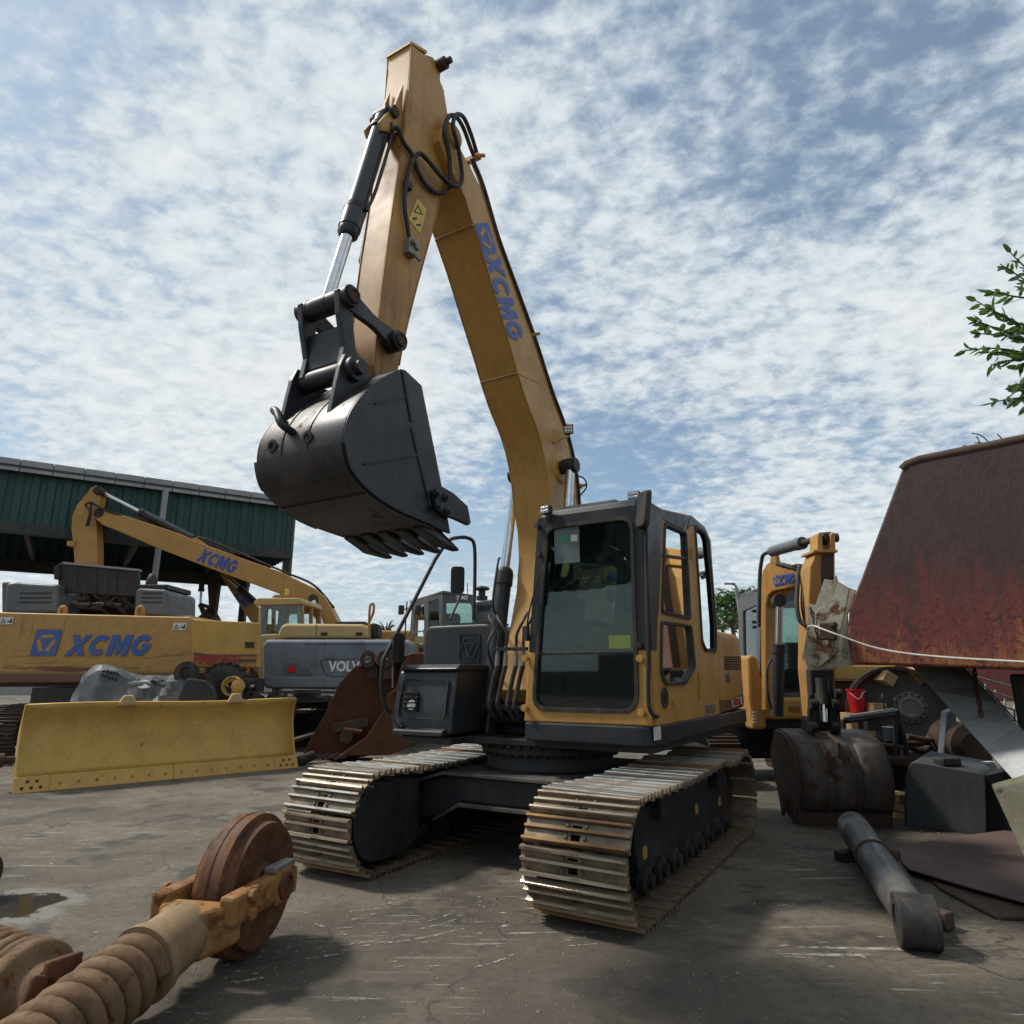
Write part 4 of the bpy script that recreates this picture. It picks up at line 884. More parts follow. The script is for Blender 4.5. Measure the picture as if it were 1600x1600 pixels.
lb3 = flatpoly([lbp], Matrix(((1, 0, 0, 0), (0, 0, 1, KS1+.003), (0, 1, 0, 0), (0, 0, 0, 1))), 'yellowlabel', stick, 'warning_label')
tri = [SP(a, b, KS1) for a, b in ((652, 320), (660, 336), (646, 332))]; tc_ = Vector((sum(p[0] for p in tri)/3, sum(p[1] for p in tri)/3))
flatpoly([tri, [tuple(tc_+(Vector(p)-tc_)*.72) for p in tri]], Matrix(((1, 0, 0, 0), (0, 0, 1, KS1+.006), (0, 1, 0, 0), (0, 0, 0, 1))), 'blackprint', stick, 'warning_sign')
for a, b, w in ((648, 342, .05), (654, 352, .035)): p = SP(a, b, KS1); MB().bar((p[0]-.02, KS1+.006, p[1]+.015), (p[0]+.03, KS1+.006, p[1]-.02), .003, .018).build('warning_print', 'blackprint', stick)
# twin boom cylinder's rail on the far side and arm cylinder lying on the boom
ac0 = (upb[5][0]-.12, upb[5][1]+.16); ac1 = (lb_[0], lb_[1])

# ================================================================== helpers for things placed from the photograph
def YP(y): return ((-1., y), (1., y))
def part(root, pts, y, thick, mat, name, bevel=.01, **k):
    A, B = YP(y) if isinstance(y, (int, float)) else y
    return MB().vprism(pts, A, B, thick).build(name, mat, root, bevel, world=True, **k)
def rect(x0, y0, x1, y1): return [(x0, y0), (x1, y0), (x1, y1), (x0, y1)]
def decal_m(px, py, y, off=.006, ax=(1, 0, 0), up=(0, 0, 1)):
    A, B = YP(y) if isinstance(y, (int, float)) else y
    p = VP(px, py, A, B); m = axes_matrix(p, ax, up); m.translation = p+m.to_3x3() @ Vector((0, 0, off)); return m
def joint_tube(p0, p1, r, root, mat, name, **k): return MB().tube(p0, p1, r, **k).build(name, mat, root, world=True)
def base_at(x, y): return (x, y, 0)

# ================================================================== SHED
A_ = GP(0, 719, 8.3); B_ = GP(462, 783, 8.3); A_.z = B_.z = 0; u_ = (B_-A_).normalized(); n_ = Vector((-u_.y, u_.x, 0)); n_ = n_ if n_.y > 0 else -n_
A_ = A_-u_*7
SH = thing('open_shed', 'open-sided shed with dark green corrugated cladding and a pale panelled fascia', 'shed', (B_.x, B_.y, 0))
zf0, zf1 = VP(231, 766, A_, B_).z, VP(231, 749, A_, B_).z; zc0 = VP(300, 852, A_, B_).z; DEP = 7.0
Ls = (B_-A_).length; pw = (VP(124/3.2, 730, A_, B_)-VP(288/3.2, 730, A_, B_)).length
x_ = 0
while x_ < Ls:
    w_ = min(pw, Ls-x_); c = B_-u_*(x_+w_/2); MB().bar((c-u_*(w_/2-.012))+Vector((0, 0, (zf0+zf1)/2))-n_*.25, (c+u_*(w_/2-.012))+Vector((0, 0, (zf0+zf1)/2))-n_*.25, .08, zf1-zf0).build('fascia_panel', 'fascia', SH, world=True); x_ += pw
MB().bar(B_+Vector((0, 0, (zf0+zf1)/2))-n_*.16, A_+Vector((0, 0, (zf0+zf1)/2))-n_*.16, .05, (zf1-zf0)*.9).build('fascia_backing', 'greendark', SH, world=True)
def corrugated(p0, p1, z0, z1, nrm, pitch, root, mat, name):
    d = (p1-p0); L_ = d.length; d.normalize(); n = int(L_/pitch); prof = []
    for k in range(n):
        for f, h in ((0, 0), (.35, 0), (.45, 1), (.9, 1), (1, 0)): prof.append(p0+d*((k+f)*L_/n)-nrm*(.05*h))
    mb = MB(); m_ = len(prof)
    mb.sheet([[p+Vector((0, 0, z0)) for p in prof], [p+Vector((0, 0, z1)) for p in prof]], False)
    return mb.build(name, mat, root, world=True, solid=.01)
corrugated(A_, B_, zc0, zf0+.1, n_, .42, SH, 'green', 'side_cladding')
corrugated(A_+n_*DEP, B_+n_*DEP, zc0-.2, zf0+.1, -n_, .42, SH, 'green', 'far_cladding')
corrugated(B_, B_+n_*DEP, zc0-.1, zf0+.1, u_, .42, SH, 'green', 'gable_cladding')
rf = MB().prism([v+Vector((0, 0, zf0+.12)) for v in (A_-n_*.3, B_-n_*.3+u_*.2, B_+n_*DEP+u_*.2, A_+n_*DEP)], [v+Vector((0, 0, zf0+.2)) for v in (A_-n_*.3, B_-n_*.3+u_*.2, B_+n_*DEP+u_*.2, A_+n_*DEP)]); rf.build('roof', 'greendark', SH, world=True)
MB().bar(B_+n_*DEP+Vector((0, 0, zc0-.25)), A_+n_*DEP+Vector((0, 0, zc0-.25)), .3, .5).build('roof_beam', 'greendark', SH, world=True)
MB().bar(B_+Vector((0, 0, zc0)), A_+Vector((0, 0, zc0)), .25, .35).build('roof_beam', 'greendark', SH, world=True)
for base in (B_+n_*.1-u_*.1, B_+n_*(DEP-.1)-u_*.2, B_-u_*6.5+n_*.2, B_-u_*6.5+n_*(DEP-.1), A_+n_*.2): MB().bar(base, base+Vector((0, 0, zf0)), .28, .28, (1, 0, 0)).build('shed_column', 'greendark', SH, world=True)
for k in range(5):
    p = B_-u_*(2+k*3.2); MB().bar(p+Vector((0, 0, zc0+.1)), p+n_*DEP+Vector((0, 0, zc0+.1)), .15, .3).build('roof_truss', 'greendark', SH, world=True)
q0 = VP(259, 768, A_-n_*.35, B_-n_*.35); q1 = VP(240, 910, A_-n_*.35, B_-n_*.35); joint_tube((q0.x, q0.y, q0.z), (q0.x, q0.y, 0), .10, SH, 'fascia', 'downpipe')

# ================================================================== small shared builders
def hyd(root, p0, p1, split, r, rr, mat='chargrey', rod='chrome', name='cylinder'):
    p0, p1 = Vector(p0), Vector(p1); m_ = p0.lerp(p1, split)
    c = MB().tube(p0, m_, r).tube(m_-(m_-p0).normalized()*.12, m_, r*1.15).build(name, mat, root, world=True)
    MB().tube(m_, p1, rr).build('piston_rod', rod, c, world=True); return c
def far_tracks(root, centre, heading, G, W, L, r, mat='rustdark'):
    """two plain tracks, joined shoes (too small to pick apart)"""
    me = shoe_mesh(W, .2, mat, 1.1, False)
    c = Vector(centre); x = Vector((math.cos(heading), math.sin(heading), 0)); y = Vector((-x.y, x.x, 0)); N = int((4*(L/2-r)+2*math.pi*(r-.036))/.2)
    mt = Matrix((x, y, Vector((0, 0, 1)))).transposed()
    for sg in (-1, 1):
        mb = MB()
        for t, z, nt_, nz in track_points(L, r, r-.036, N, lambda t: 0):
            m = Matrix(((nz, 0, nt_), (0, 1, 0), (-nt_, 0, nz)))
            mb.add([c+mt @ (m @ v.co+Vector((t, sg*G/2, z))) for v in me.vertices], [tuple(p.vertices) for p in me.polygons])
        o = mb.build('track', mat, root, world=True); o['kind'] = 'stuff'
        f = MB(); prof = [(-L/2+r*1.2, r*.5), (L/2-r*1.2, r*.5), (L/2-r*1.1, r*1.5), (-L/2+r*1.1, r*1.5)]
        f.prism([c+mt @ Vector((t, sg*G/2-W*.3, z)) for t, z in prof], [c+mt @ Vector((t, sg*G/2+W*.3, z)) for t, z in prof]); f.build('track_frame', 'deepgrey', root, world=True)
        w = MB()
        for t in (-L/2+r, L/2-r): w.lathe(c+mt @ Vector((t, sg*G/2-.1, r)), y, [(0, r*.78), (.2, r*.78)], 24)
        w.build('track_wheel', 'rustdark', root, world=True)['kind'] = 'stuff'
    MB().box(c+Vector((0, 0, r*1.25)), (L*.35, G, r*.7), m=mt).build('carbody', 'deepgrey', root, world=True)
    MB().lathe(c+Vector((0, 0, r*1.5)), (0, 0, 1), [(0, G*.26), (r*.7, G*.26)], 32).build('turntable_base', 'deepgrey', root, world=True)

# ================================================================== BIG OLD EXCAVATOR (rear view, far left)
YB = 13.2
cwc = P(145, 960, YB); BX = thing('old_excavator', 'rust-streaked yellow excavator seen from the rear, engine cover open, FINBOND on its side door', 'excavator', (cwc.x, YB+2.2, 0), math.pi/2)
def streak_mat():
    b = NB('streaked_counterweight'); sepz = b.n.new('ShaderNodeSeparateXYZ'); b.l.new(b.tc.outputs['Object'], sepz.inputs[0])
    n2 = b.noise(1.2, 6, .65); n3 = b.noise(7, 5, .6)
    base = b.mix(b.ramp(n3, .3, .8), (.42, .235, .06), (.33, .18, .05))
    base = b.mix(b.mul(b.ramp(n2, .5, .8), .4), base, (.26, .17, .08))
    st = b.noise(1.0, 4, .6, (1, 7, .35), (4, 1, 2)); up = b.ramp(sepz.outputs[2], 2.0, 2.7)
    base = b.mix(b.mul(b.mul(b.ramp(st, .62, .70), up), .85), base, (.14, .045, .015))
    scr = b.noise(1.6, 7, .7, (1, .35, 3.5), (3, 2, 8), dist=.5); dn = b.ramp(sepz.outputs[2], 2.15, 1.85)
    base = b.mix(b.mul(b.ramp(scr, .50, .60), dn), base, (.13, .05, .022))
    d2 = b.ramp(b.mul(sepz.outputs[2], b.mul(n2, .25), 'ADD'), 1.0, .9)
    rim = b.ramp(sepz.outputs[2], 1.72, 1.60); base = b.mix(b.mul(rim, .9), base, (.10, .045, .03))
    b.bump(n3, .2, .01); return b.out(base, .6)
M['streaked'] = streak_mat()
cw = part(BX, [(-18, 960), (-14, 956), (296, 964), (301, 968), (301, 1052), (296, 1066), (-18, 1068)], YB, 1.0, 'streaked', 'counterweight', .07, seg=3)
emblem(.50, decal_m(73, 1004, YB, .02), 'bluefaded', 'amber', cw, True, .12)
wordmark((P(103, 1007, YB)-P(241, 1007, YB)).length, .40, decal_m(172, 1008, YB, .02), 'bluefaded', cw, True)
for px, py in ((11, 970), (281, 979)):
    w_ = MB(); m_ = decal_m(px, py, YB, .012); l_ = flatpoly([[(-.13, -.07), (.13, -.07), (.13, .07), (-.13, .07)]], m_, 'whitelabel', cw, 'warning_label', True, .006)
    m2 = decal_m(px, py, YB, .02); t3 = [(-.11, -.045), (-.01, -.045), (-.06, .045)]; flatpoly([t3, [(-.09, -.035), (-.03, -.035), (-.06, .022)]], m2, 'blackprint', cw, 'warning_sign', True, .004)
    flatpoly([[(.02, -.02), (.07, -.02), (.07, -.04), (.11, -.04), (.11, .04), (.085, .04), (.085, 0), (.02, 0)]], m2, 'blackprint', cw, 'warning_print', True, .004)
for px in (98, 219): p = P(px, 955, YB+.35); MB().path([p+Vector((-.05, 0, -.15)), p+Vector((-.05, 0, .03)), p+Vector((0, 0, .08)), p+Vector((.05, 0, .03)), p+Vector((.05, 0, -.15))], .045, 8, 3).build('lifting_lug', 'amber_old', cw, world=True)
part(BX, rect(-60, 962, 300, 1060), YB+1.05, 3.2, 'amber_old', 'upper_body', .04)
part(BX, [(8, 911), (22, 909), (90, 913), (88, 958), (6, 958)], YB+1.1, 1.4, 'greyplastic', 'engine_cover', .07, seg=3)
part(BX, rect(2, 909, 14, 958), YB+1.3, 1.4, 'greyplastic', 'engine_cover', .04)
hd = part(BX, [(92, 880), (98, 878), (216, 891), (214, 932), (90, 925)], YB+1.35, .12, 'black', 'open_hood', .01)
part(BX, [(98, 877.5), (216, 889), (216, 892), (98, 881)], YB+1.3, .15, 'fascia', 'hood_edge', 0)
part(BX, rect(90, 925, 210, 957), YB+1.9, 1.0, 'void', 'engine_bay', 0)
for k, (x0, x1, yy) in enumerate(((96, 142, 941), (120, 160, 948), (150, 190, 944))): MB().tube(P(x0, yy, YB+1.6), P(x1, yy+3, YB+1.6), .05).build('engine_pipe', 'steel' if k == 0 else 'rustdark', BX, world=True)
erg = random.Random(5)
for k in range(16):
    px, py = erg.uniform(94, 204), erg.uniform(930, 955); q = P(px, py, YB+1.45+erg.uniform(0, .3))
    if k % 3: MB().box(q, (erg.uniform(.08, .3), .15, erg.uniform(.06, .2)), erg.uniform(-.3, .3)).build('engine_part', erg.choice(['rustdark', 'black', 'deepgrey', 'steel']), BX, .01, world=True)
    else: MB().path([q, q+Vector((.15, -.05, .1)), q+Vector((.35, 0, -.02)), q+Vector((.5, .05, -.15))], .03, 8, 4).build('engine_hose', 'rubber', BX, world=True)
for px in (120, 150, 182): MB().vprism([(px, 884), (px+2, 884), (px+1, 928), (px-1, 928)], *YP(YB+1.34), .02).build('hood_rib', 'deepgrey', BX, world=True)
for x0, x1 in ((24, 84), (216, 256)):
    for k in range(3): MB().vprism(rect(x0+6, 926+k*7, x1-4, 928+k*7), *YP(YB+1.09), .02).build('cover_groove', 'black', BX, world=True)
part(BX, [(84, 886), (93, 881), (93, 905), (84, 905)], YB+1.3, .3, 'deepgrey', 'hood_hinge', .01)
part(BX, [(212, 922), (218, 919), (258, 921), (263, 926), (262, 963), (209, 960)], YB+1.1, 1.3, 'greyplastic', 'engine_cover', .05, seg=3)
part(BX, rect(216, 913, 262, 921), YB+1.2, 1.1, 'black', 'cover_edge', .02)
ex0 = P(236, 918, YB+1.5); MB().lathe(ex0, (0, 0, 1), [(0, .13), (.18, .11), (.30, .06), (.31, .03)], 18).build('exhaust_stack', 'black', BX, world=True)
dr = part(BX, [(301, 968), (407, 973), (407, 1043), (300, 1043)], ((cwc.x+3.9, YB+.02), (cwc.x+5.5, YB+.35)), .09, 'gold', 'side_door', .02)
PD = ((cwc.x+3.9, YB+.02-.012), (cwc.x+5.5, YB+.35-.012))
MB().vprism([(301, 1021), (402, 1022), (400, 1042), (301, 1041)], *PD, .006).build('door_stripe', 'amber_old', dr, world=True)
PD2 = ((PD[0][0], PD[0][1]-.006), (PD[1][0], PD[1][1]-.006))
MB().vprism([(302, 1019), (330, 1023), (400, 1023), (400, 1025), (330, 1026), (302, 1022)], *PD2, .005).build('door_stripe', 'bronze', dr, world=True)
MB().vprism([(366, 1030), (400, 1030), (400, 1034), (366, 1036)], *PD2, .005).build('door_stripe', 'bronze', dr, world=True)
lettering('FINBOND', .24, decal_m(339, 1031, PD2, .012, Vector(PD[1]+(0,))-Vector(PD[0]+(0,))), 'red', dr, .25, .006, .84, world=True)
MB().vprism(rect(383, 1003, 397, 1012), *PD2, .012).build('door_latch', 'black', dr, world=True)
# its tracks, each shoe that shows
me_b = shoe_mesh(.75, .215, 'rustdark', 1.25, False)
for sc in (-1.35, 1.35): make_track(BX, sc, .75, 4.9, .52, 50, me_b, lambda t: 0, mat='rustdark')
for sc in (-1.35, 1.35): MB().box((0, sc, .52), (3.6, .4, .5)).build('track_frame', 'rustdark', BX)
MB().box((-.2, 0, .95), (4.0, 1.9, .86)).build('carbody', 'black', BX); MB().lathe((0, 0, 1.0), (0, 0, 1), [(0, .75), (.5, .75)], 40).build('turntable_base', 'deepgrey', BX)
MB().box((0, 0, 1.48), (4.2, 3.4, .18)).build('deck_frame', 'rustdark', BX)
# boom lying forward (mostly hidden behind its own body)
MB().sprism([(1.6, 1.6), (4.4, 2.2), (6.8, 1.4), (6.9, 1.7), (4.5, 2.6), (1.5, 2.1)], -.3, .3).build('boom', 'amber_old', BX, .02)

# ================================================================== BLUE-GREY EXCAVATOR (rear view)
YV = 15.2
vc = P(520, 1030, YV); VX = thing('grey_back_excavator', 'yellow excavator with a scuffed blue-grey counterweight lettered VOLVO', 'excavator', (vc.x, YV+2.1, 0), math.pi/2)
cwv = part(VX, [(409, 1008), (414, 999), (630, 999), (640, 1004), (640, 1075), (634, 1079), (416, 1076), (409, 1070)], YV, 1.1, 'bluegrey', 'counterweight', .09, seg=4)
part(cwv, [(425, 1058), (640, 1062), (640, 1074), (425, 1074)], YV-.02, .05, 'bluegrey', 'bumper_strip', .015)
MB().vprism([(476, 1006), (602, 1006), (602, 1007), (476, 1007)], *YP(YV-.004), .01).build('panel_groove', 'void', cwv, world=True)
MB().vprism([(441, 1055), (442, 1040), (448, 1035), (465, 1036), (480, 1043), (490, 1055)], *YP(YV-.01), .02).build('lamp_recess', 'greyplastic', cwv, world=True, bevel=.006)
MB().vprism(rect(449, 1041, 460, 1050), *YP(YV-.03), .03).build('tail_lamp', 'redpaint', cwv, world=True)
o1 = [VP(a, b, *YP(YV)) for a, b in ((498, 1030), (606, 1028), (606, 1058), (510, 1056))]; 
o1 = [(p.x, p.z) for p in o1]; mz = Matrix(((1, 0, 0, 0), (0, 0, -1, YV-.006), (0, 1, 0, 0), (0, 0, 0, 1)))
rr = round_poly(o1, .12); ctr = Vector((sum(p[0] for p in rr)/len(rr), sum(p[1] for p in rr)/len(rr))); flatpoly([rr, [tuple(ctr+(Vector(p)-ctr)*.985) for p in rr]], mz, 'deepgrey', cwv, 'panel_groove', True, .02)
lettering('VOLVO', .30, decal_m(545, 1042, YV, .012), 'white', cwv, 0, .012, (P(513, 1042, YV)-P(577, 1042, YV)).length, world=True)
hdv = part(VX, [(433, 992), (438, 978), (446, 974), (566, 975), (574, 980), (575, 998), (433, 998)], YV+.25, 1.3, 'paleyellow', 'engine_hood', .10, seg=4)
MB().vprism(rect(493.5, 975, 494.3, 996), *YP(YV+.243), .01).build('panel_gap', 'deepgrey', hdv, world=True)
for a in (506, 561): MB().vprism(rect(a-5, 988, a+5, 993), *YP(YV+.225), .03).build('hood_latch', 'black', hdv, world=True, bevel=.01)
MB().path([P(577, 992, YV+.4), P(577, 962, YV+.4), P(579, 945, YV+.4), P(584, 945, YV+.4), P(583, 958, YV+.4), P(577, 972, YV+.4)], .03, 8, 4).build('grab_rail', 'amber_old', VX, world=True)
part(VX, [(577, 976), (582, 973), (590, 975), (592, 996), (577, 996)], YV+.6, .5, 'black', 'air_cleaner', .03)
part(VX, [(525, 971), (570, 971), (574, 976), (520, 976)], YV+1.2, .6, 'deepgrey', 'cooler_cover', .02)
sd_ = part(VX, [(404, 992), (432, 990), (412, 1068), (404, 1066)], YV+.6, 2.6, 'paleyellow', 'side_panel', .03)
for j in range(5): MB().vprism(rect(414, 1002+j*3.6, 429, 1004+j*3.6), *YP(YV+.59), .01).build('vent_slot', 'void', sd_, world=True)
part(VX, rect(384, 1060, 420, 1066), YV+.5, 2.5, 'greyplastic', 'catwalk', .01)
part(VX, rect(410, 1000, 640, 1064), YV+1.1, 2.2, 'paleyellow', 'upper_body', .03)
# cab: frame with panes
cbv = part(VX, [(407, 1000), (411, 940), (470, 940), (473, 1000)], YV+2.4, .08, 'bluegrey', 'cab', .01)
ol = [VP(a, b, *YP(YV+2.38)) for a, b in ((416, 992), (418, 950), (464, 950), (466, 992))]
cab_o = [VP(a, b, *YP(YV+2.38)) for a, b in ((407, 1000), (411, 938), (470, 938), (474, 1000))]
bpy.data.objects.remove(cbv)
mv = Matrix(((1, 0, 0, 0), (0, 0, -1, YV+2.4), (0, 1, 0, 0), (0, 0, 0, 1)))
lo_ = round_poly([(p.x, p.z) for p in cab_o], .05); li_ = round_poly([(p.x, p.z) for p in ol], .10)
cbv = flatpoly([lo_, li_], mv, 'bluegrey', VX, 'cab', True, .08); flatpoly([li_], mv, 'glass_clear', cbv, 'rear_window', True, .006)
mv2 = Matrix.Translation((0, 1.7, 0)) @ mv; flatpoly([lo_, li_], mv2, 'paleyellow', cbv, 'front_frame', True, .08); flatpoly([li_], mv2, 'glass_clear', cbv, 'windscreen', True, .006)
for px in (410, 471):
    q0, q1 = P(px, 998, YV+2.4), P(px, 945, YV+2.4)
    for dy in (.05, .85, 1.65): MB().bar(q0+Vector((0, dy, 0)), q1+Vector((0, dy, 0)), .09, .09, (0, 1, 0)).build('cab_pillar', 'amber_old', cbv, world=True)
    MB().bar(q0+Vector((0, .85, .05)), P(px, 982, YV+2.4)+Vector((0, .85, 0)), .05, 1.6, (0, 1, 0)).build('cab_panel', 'paleyellow', cbv, world=True)
part(VX, [(396, 942), (402, 934), (470, 934), (473, 941), (470, 944), (400, 946)], YV+2.3, 1.9, 'paleyellow', 'cab_roof', .06, seg=3)
part(VX, [(424, 933), (429, 929), (466, 929), (463, 934)], YV+2.9, 1.0, 'amber_old', 'roof_guard', .01)
part(VX, rect(445, 920, 450, 931), YV+2.9, .1, 'yellowlabel', 'beacon', .02)
MB().bar(P(425, 992, YV+2.5), P(452, 955, YV+2.5), .05, .05).build('cab_brace', 'black', VX, world=True)
far_tracks(VX, (vc.x, YV+2.3, 0), math.pi/2, 2.4, .6, 4.4, .45)
part(VX, rect(420, 1064, 636, 1075), YV+.9, 3.0, 'deepgrey', 'deck_frame', .01)
joint_tube(P(446, 1082, YV+.8), P(446, 1104, YV+.8), .05, VX, 'whitelabel', 'drain_can')

# ================================================================== LONG-BOOM EXCAVATOR beyond it
YL = 21.0
lc = P(520, 1000, YL); LX = thing('long_boom_excavator', 'yellow excavator with XCMG lettered boom reaching in front of the green shed', 'excavator', (lc.x, YL+.3, 0), math.pi)
lbm = part(LX, [(144, 800), (148, 796), (158, 797), (175, 800), (230, 817), (281, 834), (312, 848), (375, 871), (437, 893), (470, 909), (489, 918), (505, 931), (517, 950), (527, 970), (531, 990), (505, 992), (500, 973), (484, 958), (462, 941), (440, 929), (344, 894), (250, 858), (190, 832), (160, 820), (146, 808)], YL, .55, 'amber', 'boom', .02)
wordmark((P(371, 887, YL)-P(309, 866, YL)).length, .42, decal_m(341, 877, YL, .012, P(371, 887, YL)-P(312, 866, YL), (0.3, 0, 1)), 'blue', lbm, True)
part(LX, [(156, 762), (150, 759), (142, 762), (134, 772), (119, 790), (112, 808), (111, 826), (114, 850), (117, 890), (152, 890), (152, 850), (150, 815), (148, 803), (155, 785)], YL+.12, .36, 'amber', 'stick', .02)
part(LX, rect(104, 845, 116, 853), YL+.05, .5, 'amber', 'stick_lug', .01)
hyd(LX, P(302, 842, YL+.28), P(156, 768, YL+.28), .56, .13, .07)
part(LX, [(296, 846), (300, 840), (306, 840), (330, 858), (318, 858)], YL+.18, .22, 'amber', 'cylinder_bracket', .01)
for px, py, r in ((154, 801, .16), (151, 766, .13), (489, 937, .17)): c = P(px, py, YL-.02); MB().lathe(c, (0, 1, 0), [(0, r), (.62, r)], 22).build('pivot_pin', 'rustdark', LX, world=True)
hyd(LX, P(515, 1010, YL-.12), P(489, 939, YL-.12), .45, .14, .085)
hyd(LX, P(515, 1010, YL+.7), P(489, 939, YL+.7), .45, .14, .085)
for off in (0, 8): MB().path([P(135+off*.3, 822, YL-.05), P(141, 800+off, YL-.1), P(134+off, 790, YL-.1), P(142, 786-off*.2, YL-.1), P(165, 797, YL-.05), P(210, 812, YL+.1)], .035, 6, 5).build('hydraulic_hose', 'rubber', LX, world=True)
MB().path([P(180, 801, YL+.3), P(240, 819, YL+.3), P(300, 838, YL+.3), P(330, 845, YL+.3), P(440, 892, YL+.3), P(490, 914, YL+.3), P(522, 950, YL+.3)], .04, 6, 4).build('boom_pipe', 'rubber', LX, world=True)
part(LX, rect(470, 985, 700, 1060), YL+1.0, 2.4, 'amber', 'upper_body', .06)
part(LX, rect(500, 975, 560, 1060), YL-.3, 1.2, 'deepgrey', 'boom_foot_bracket', .02)
far_tracks(LX, (lc.x+1.6, YL+1.6, 0), 0, 2.4, .6, 4.4, .45)

# ================================================================== DISTANT EXCAVATOR under the shed roof line
YD = 30.0
dc = P(398, 1000, YD); DX = thing('distant_excavator', 'far-off excavator with hanging stick and bucket below the shed roof', 'excavator', (dc.x+2, YD, 0), math.pi)
part(DX, [(322, 893), (341, 893), (341, 912), (336, 950), (334, 962), (327, 962), (324, 912)], YD, .35, 'rustdark', 'stick', .01)
part(DX, [(340, 893), (352, 893), (404, 950), (404, 975), (392, 972)], YD+.05, .4, 'amber', 'boom', .01)
wordmark(.85, .32, decal_m(378, 937, YD, .012, P(386, 946, YD)-P(370, 928, YD), (1, 0, 1)), 'blue', DX, True)
part(DX, [(303, 968), (318, 957), (322, 950), (328, 960), (332, 968), (324, 985), (308, 986)], YD-.2, 1.0, 'rustdark', 'bucket', .02)
hyd(DX, P(316, 900, YD+.1), P(313, 944, YD+.1), .55, .12, .06)
MB().bar(P(313, 944, YD+.1), P(328, 949, YD+.1), .15, .15).bar(P(313, 944, YD+.1), P(320, 962, YD+.1), .15, .18).build('bucket_link', 'rustdark', DX, world=True)
hyd(DX, P(398, 940, YD+.1), P(358, 905, YD+.1), .6, .14, .07)
part(DX, rect(385, 975, 500, 1040), YD+.6, 2.4, 'amber', 'upper_body', .05)
far_tracks(DX, (dc.x+2.0, YD+1.6, 0), 0, 2.4, .6, 4.4, .45)

# ================================================================== GREY-CAB MACHINE behind the tool box
YG = 17.5
gc = P(700, 1000, YG); GX = thing('grey_cab_excavator', 'amber excavator with large charcoal cab and louvred hood seen past the tool box', 'excavator', (gc.x, YG+1, 0), -math.pi/2)
M['midgrey'] = paint('mid_grey_paint', (.075, .082, .09), .45, damt=.3, seed=40)
# cab, two faces meeting at px 692
PA = (P(641, 1000, YG+.9), P(692, 1000, YG)); PA = ((PA[0].x, PA[0].y), (PA[1].x, PA[1].y)); PB = ((PA[1][0], PA[1][1]), (P(742, 1000, YG+.25).x, YG+.25))
def framed(root, pl, outer, holes, mat, names, gm='glass', name='cab_face'):
    a, b = Vector(pl[0]+(0,)), Vector(pl[1]+(0,)); d = (b-a).normalized(); nrm = Vector((d.y, -d.x, 0)); 
    if nrm.y > 0: nrm = -nrm
    def t2(pts): return [((VP(x, y, *pl)-a).dot(d), VP(x, y, *pl).z) for x, y in pts]
    m = Matrix((d, Vector((0, 0, 1)), -d.cross(Vector((0, 0, 1))) if False else d.cross(Vector((0, 0, 1))))).transposed().to_4x4(); m.translation = a
    ho = [round_poly(t2(h), .07) for h in holes]
    f = flatpoly([t2(outer)]+ho, m, mat, root, name, True, .06)
    for h, nm in zip(ho, names): flatpoly([h], m, gm, f, nm, True, .006)
    return f
framed(GX, PA, [(640, 1018), (645, 945), (652, 938), (690, 929), (692, 1018)], [[(643, 1012), (646, 990), (662, 986), (664, 1000), (662, 1012)], [(647, 987), (650, 948), (664, 944), (664, 985)], [(670, 1000), (671, 940), (687, 935), (688, 1001)]], 'midgrey', ['lower_window', 'door_window', 'rear_side_window'], name='cab_side')
fb = framed(GX, PB, [(692, 1018), (690, 929), (736, 933), (740, 936), (742, 1018)], [[(698, 980), (697, 941), (737, 943), (739, 980)]], 'midgrey', ['windscreen'], name='cab_front')
lettering('XCMG', .13, decal_m(715, 934.5, PB, .04), 'white', fb, .2, .006, .55, world=True)
MB().prism([VP(640, 944, *PA)+Vector((0, 0, .0)), VP(691, 928, *PA), VP(741, 935, *PB), VP(741, 935, *PB)+Vector((-.6, 1.2, 0))], [v+Vector((0, 0, .10)) for v in (VP(640, 944, *PA), VP(691, 928, *PA), VP(741, 935, *PB), VP(741, 935, *PB)+Vector((-.6, 1.2, 0)))]).build('cab_roof', 'midgrey', GX, .03, world=True)
MB().box(P(690, 985, YG+.75), (1.0, .3, .9)).build('operator_seat', 'seat', GX, .08, world=True)
yl = MB().vprism([(652, 1020), (667, 1004), (692, 1003), (692, 1033), (665, 1035)], *PA, .5).build('amber_base', 'gold', GX, .02, world=True)
MB().vprism([(674.5, 1007), (680, 1006), (680, 1026), (674.5, 1026)], ((PA[0][0], PA[0][1]-.01), (PA[1][0], PA[1][1]-.01)), ((PA[0][0], PA[0][1]-.01), (PA[1][0], PA[1][1]-.01))[1], .004) if False else None
for k in range(5): MB().vprism(rect(675, 1008+k*3.8, 680, 1010.6+k*3.8), (PA[0][0]+.0, PA[0][1]-.012), (PA[1][0], PA[1][1]-.012), .01).build('vertical_print', 'bronze', yl, world=True)
part(GX, rect(692, 1003, 760, 1034), YG+.12, 2.0, 'gold', 'front_body', .03)
hdg = part(GX, [(741, 945), (744, 940), (778, 935), (782, 940), (782, 1030), (741, 1030)], YG+.9, 2.2, 'greyplastic', 'engine_hood', .05, seg=3)
for k in range(9): MB().vprism([(746+k*3.2, 947-k*.4), (748+k*3.2, 947-k*.4), (749+k*3.2, 956-k*.4), (747+k*3.2, 956-k*.4)], *YP(YG+.89), .012).build('vent_slot', 'void', hdg, world=True)
mu = P(753, 938, YG+1.4); MB().lathe(mu, (0, 0, 1), [(0, .16), (.12, .16), (.13, .10), (.28, .10), (.29, .20), (.33, .22), (.38, .18), (.41, .05)], 20).build('air_pre_cleaner', 'black', GX, world=True)
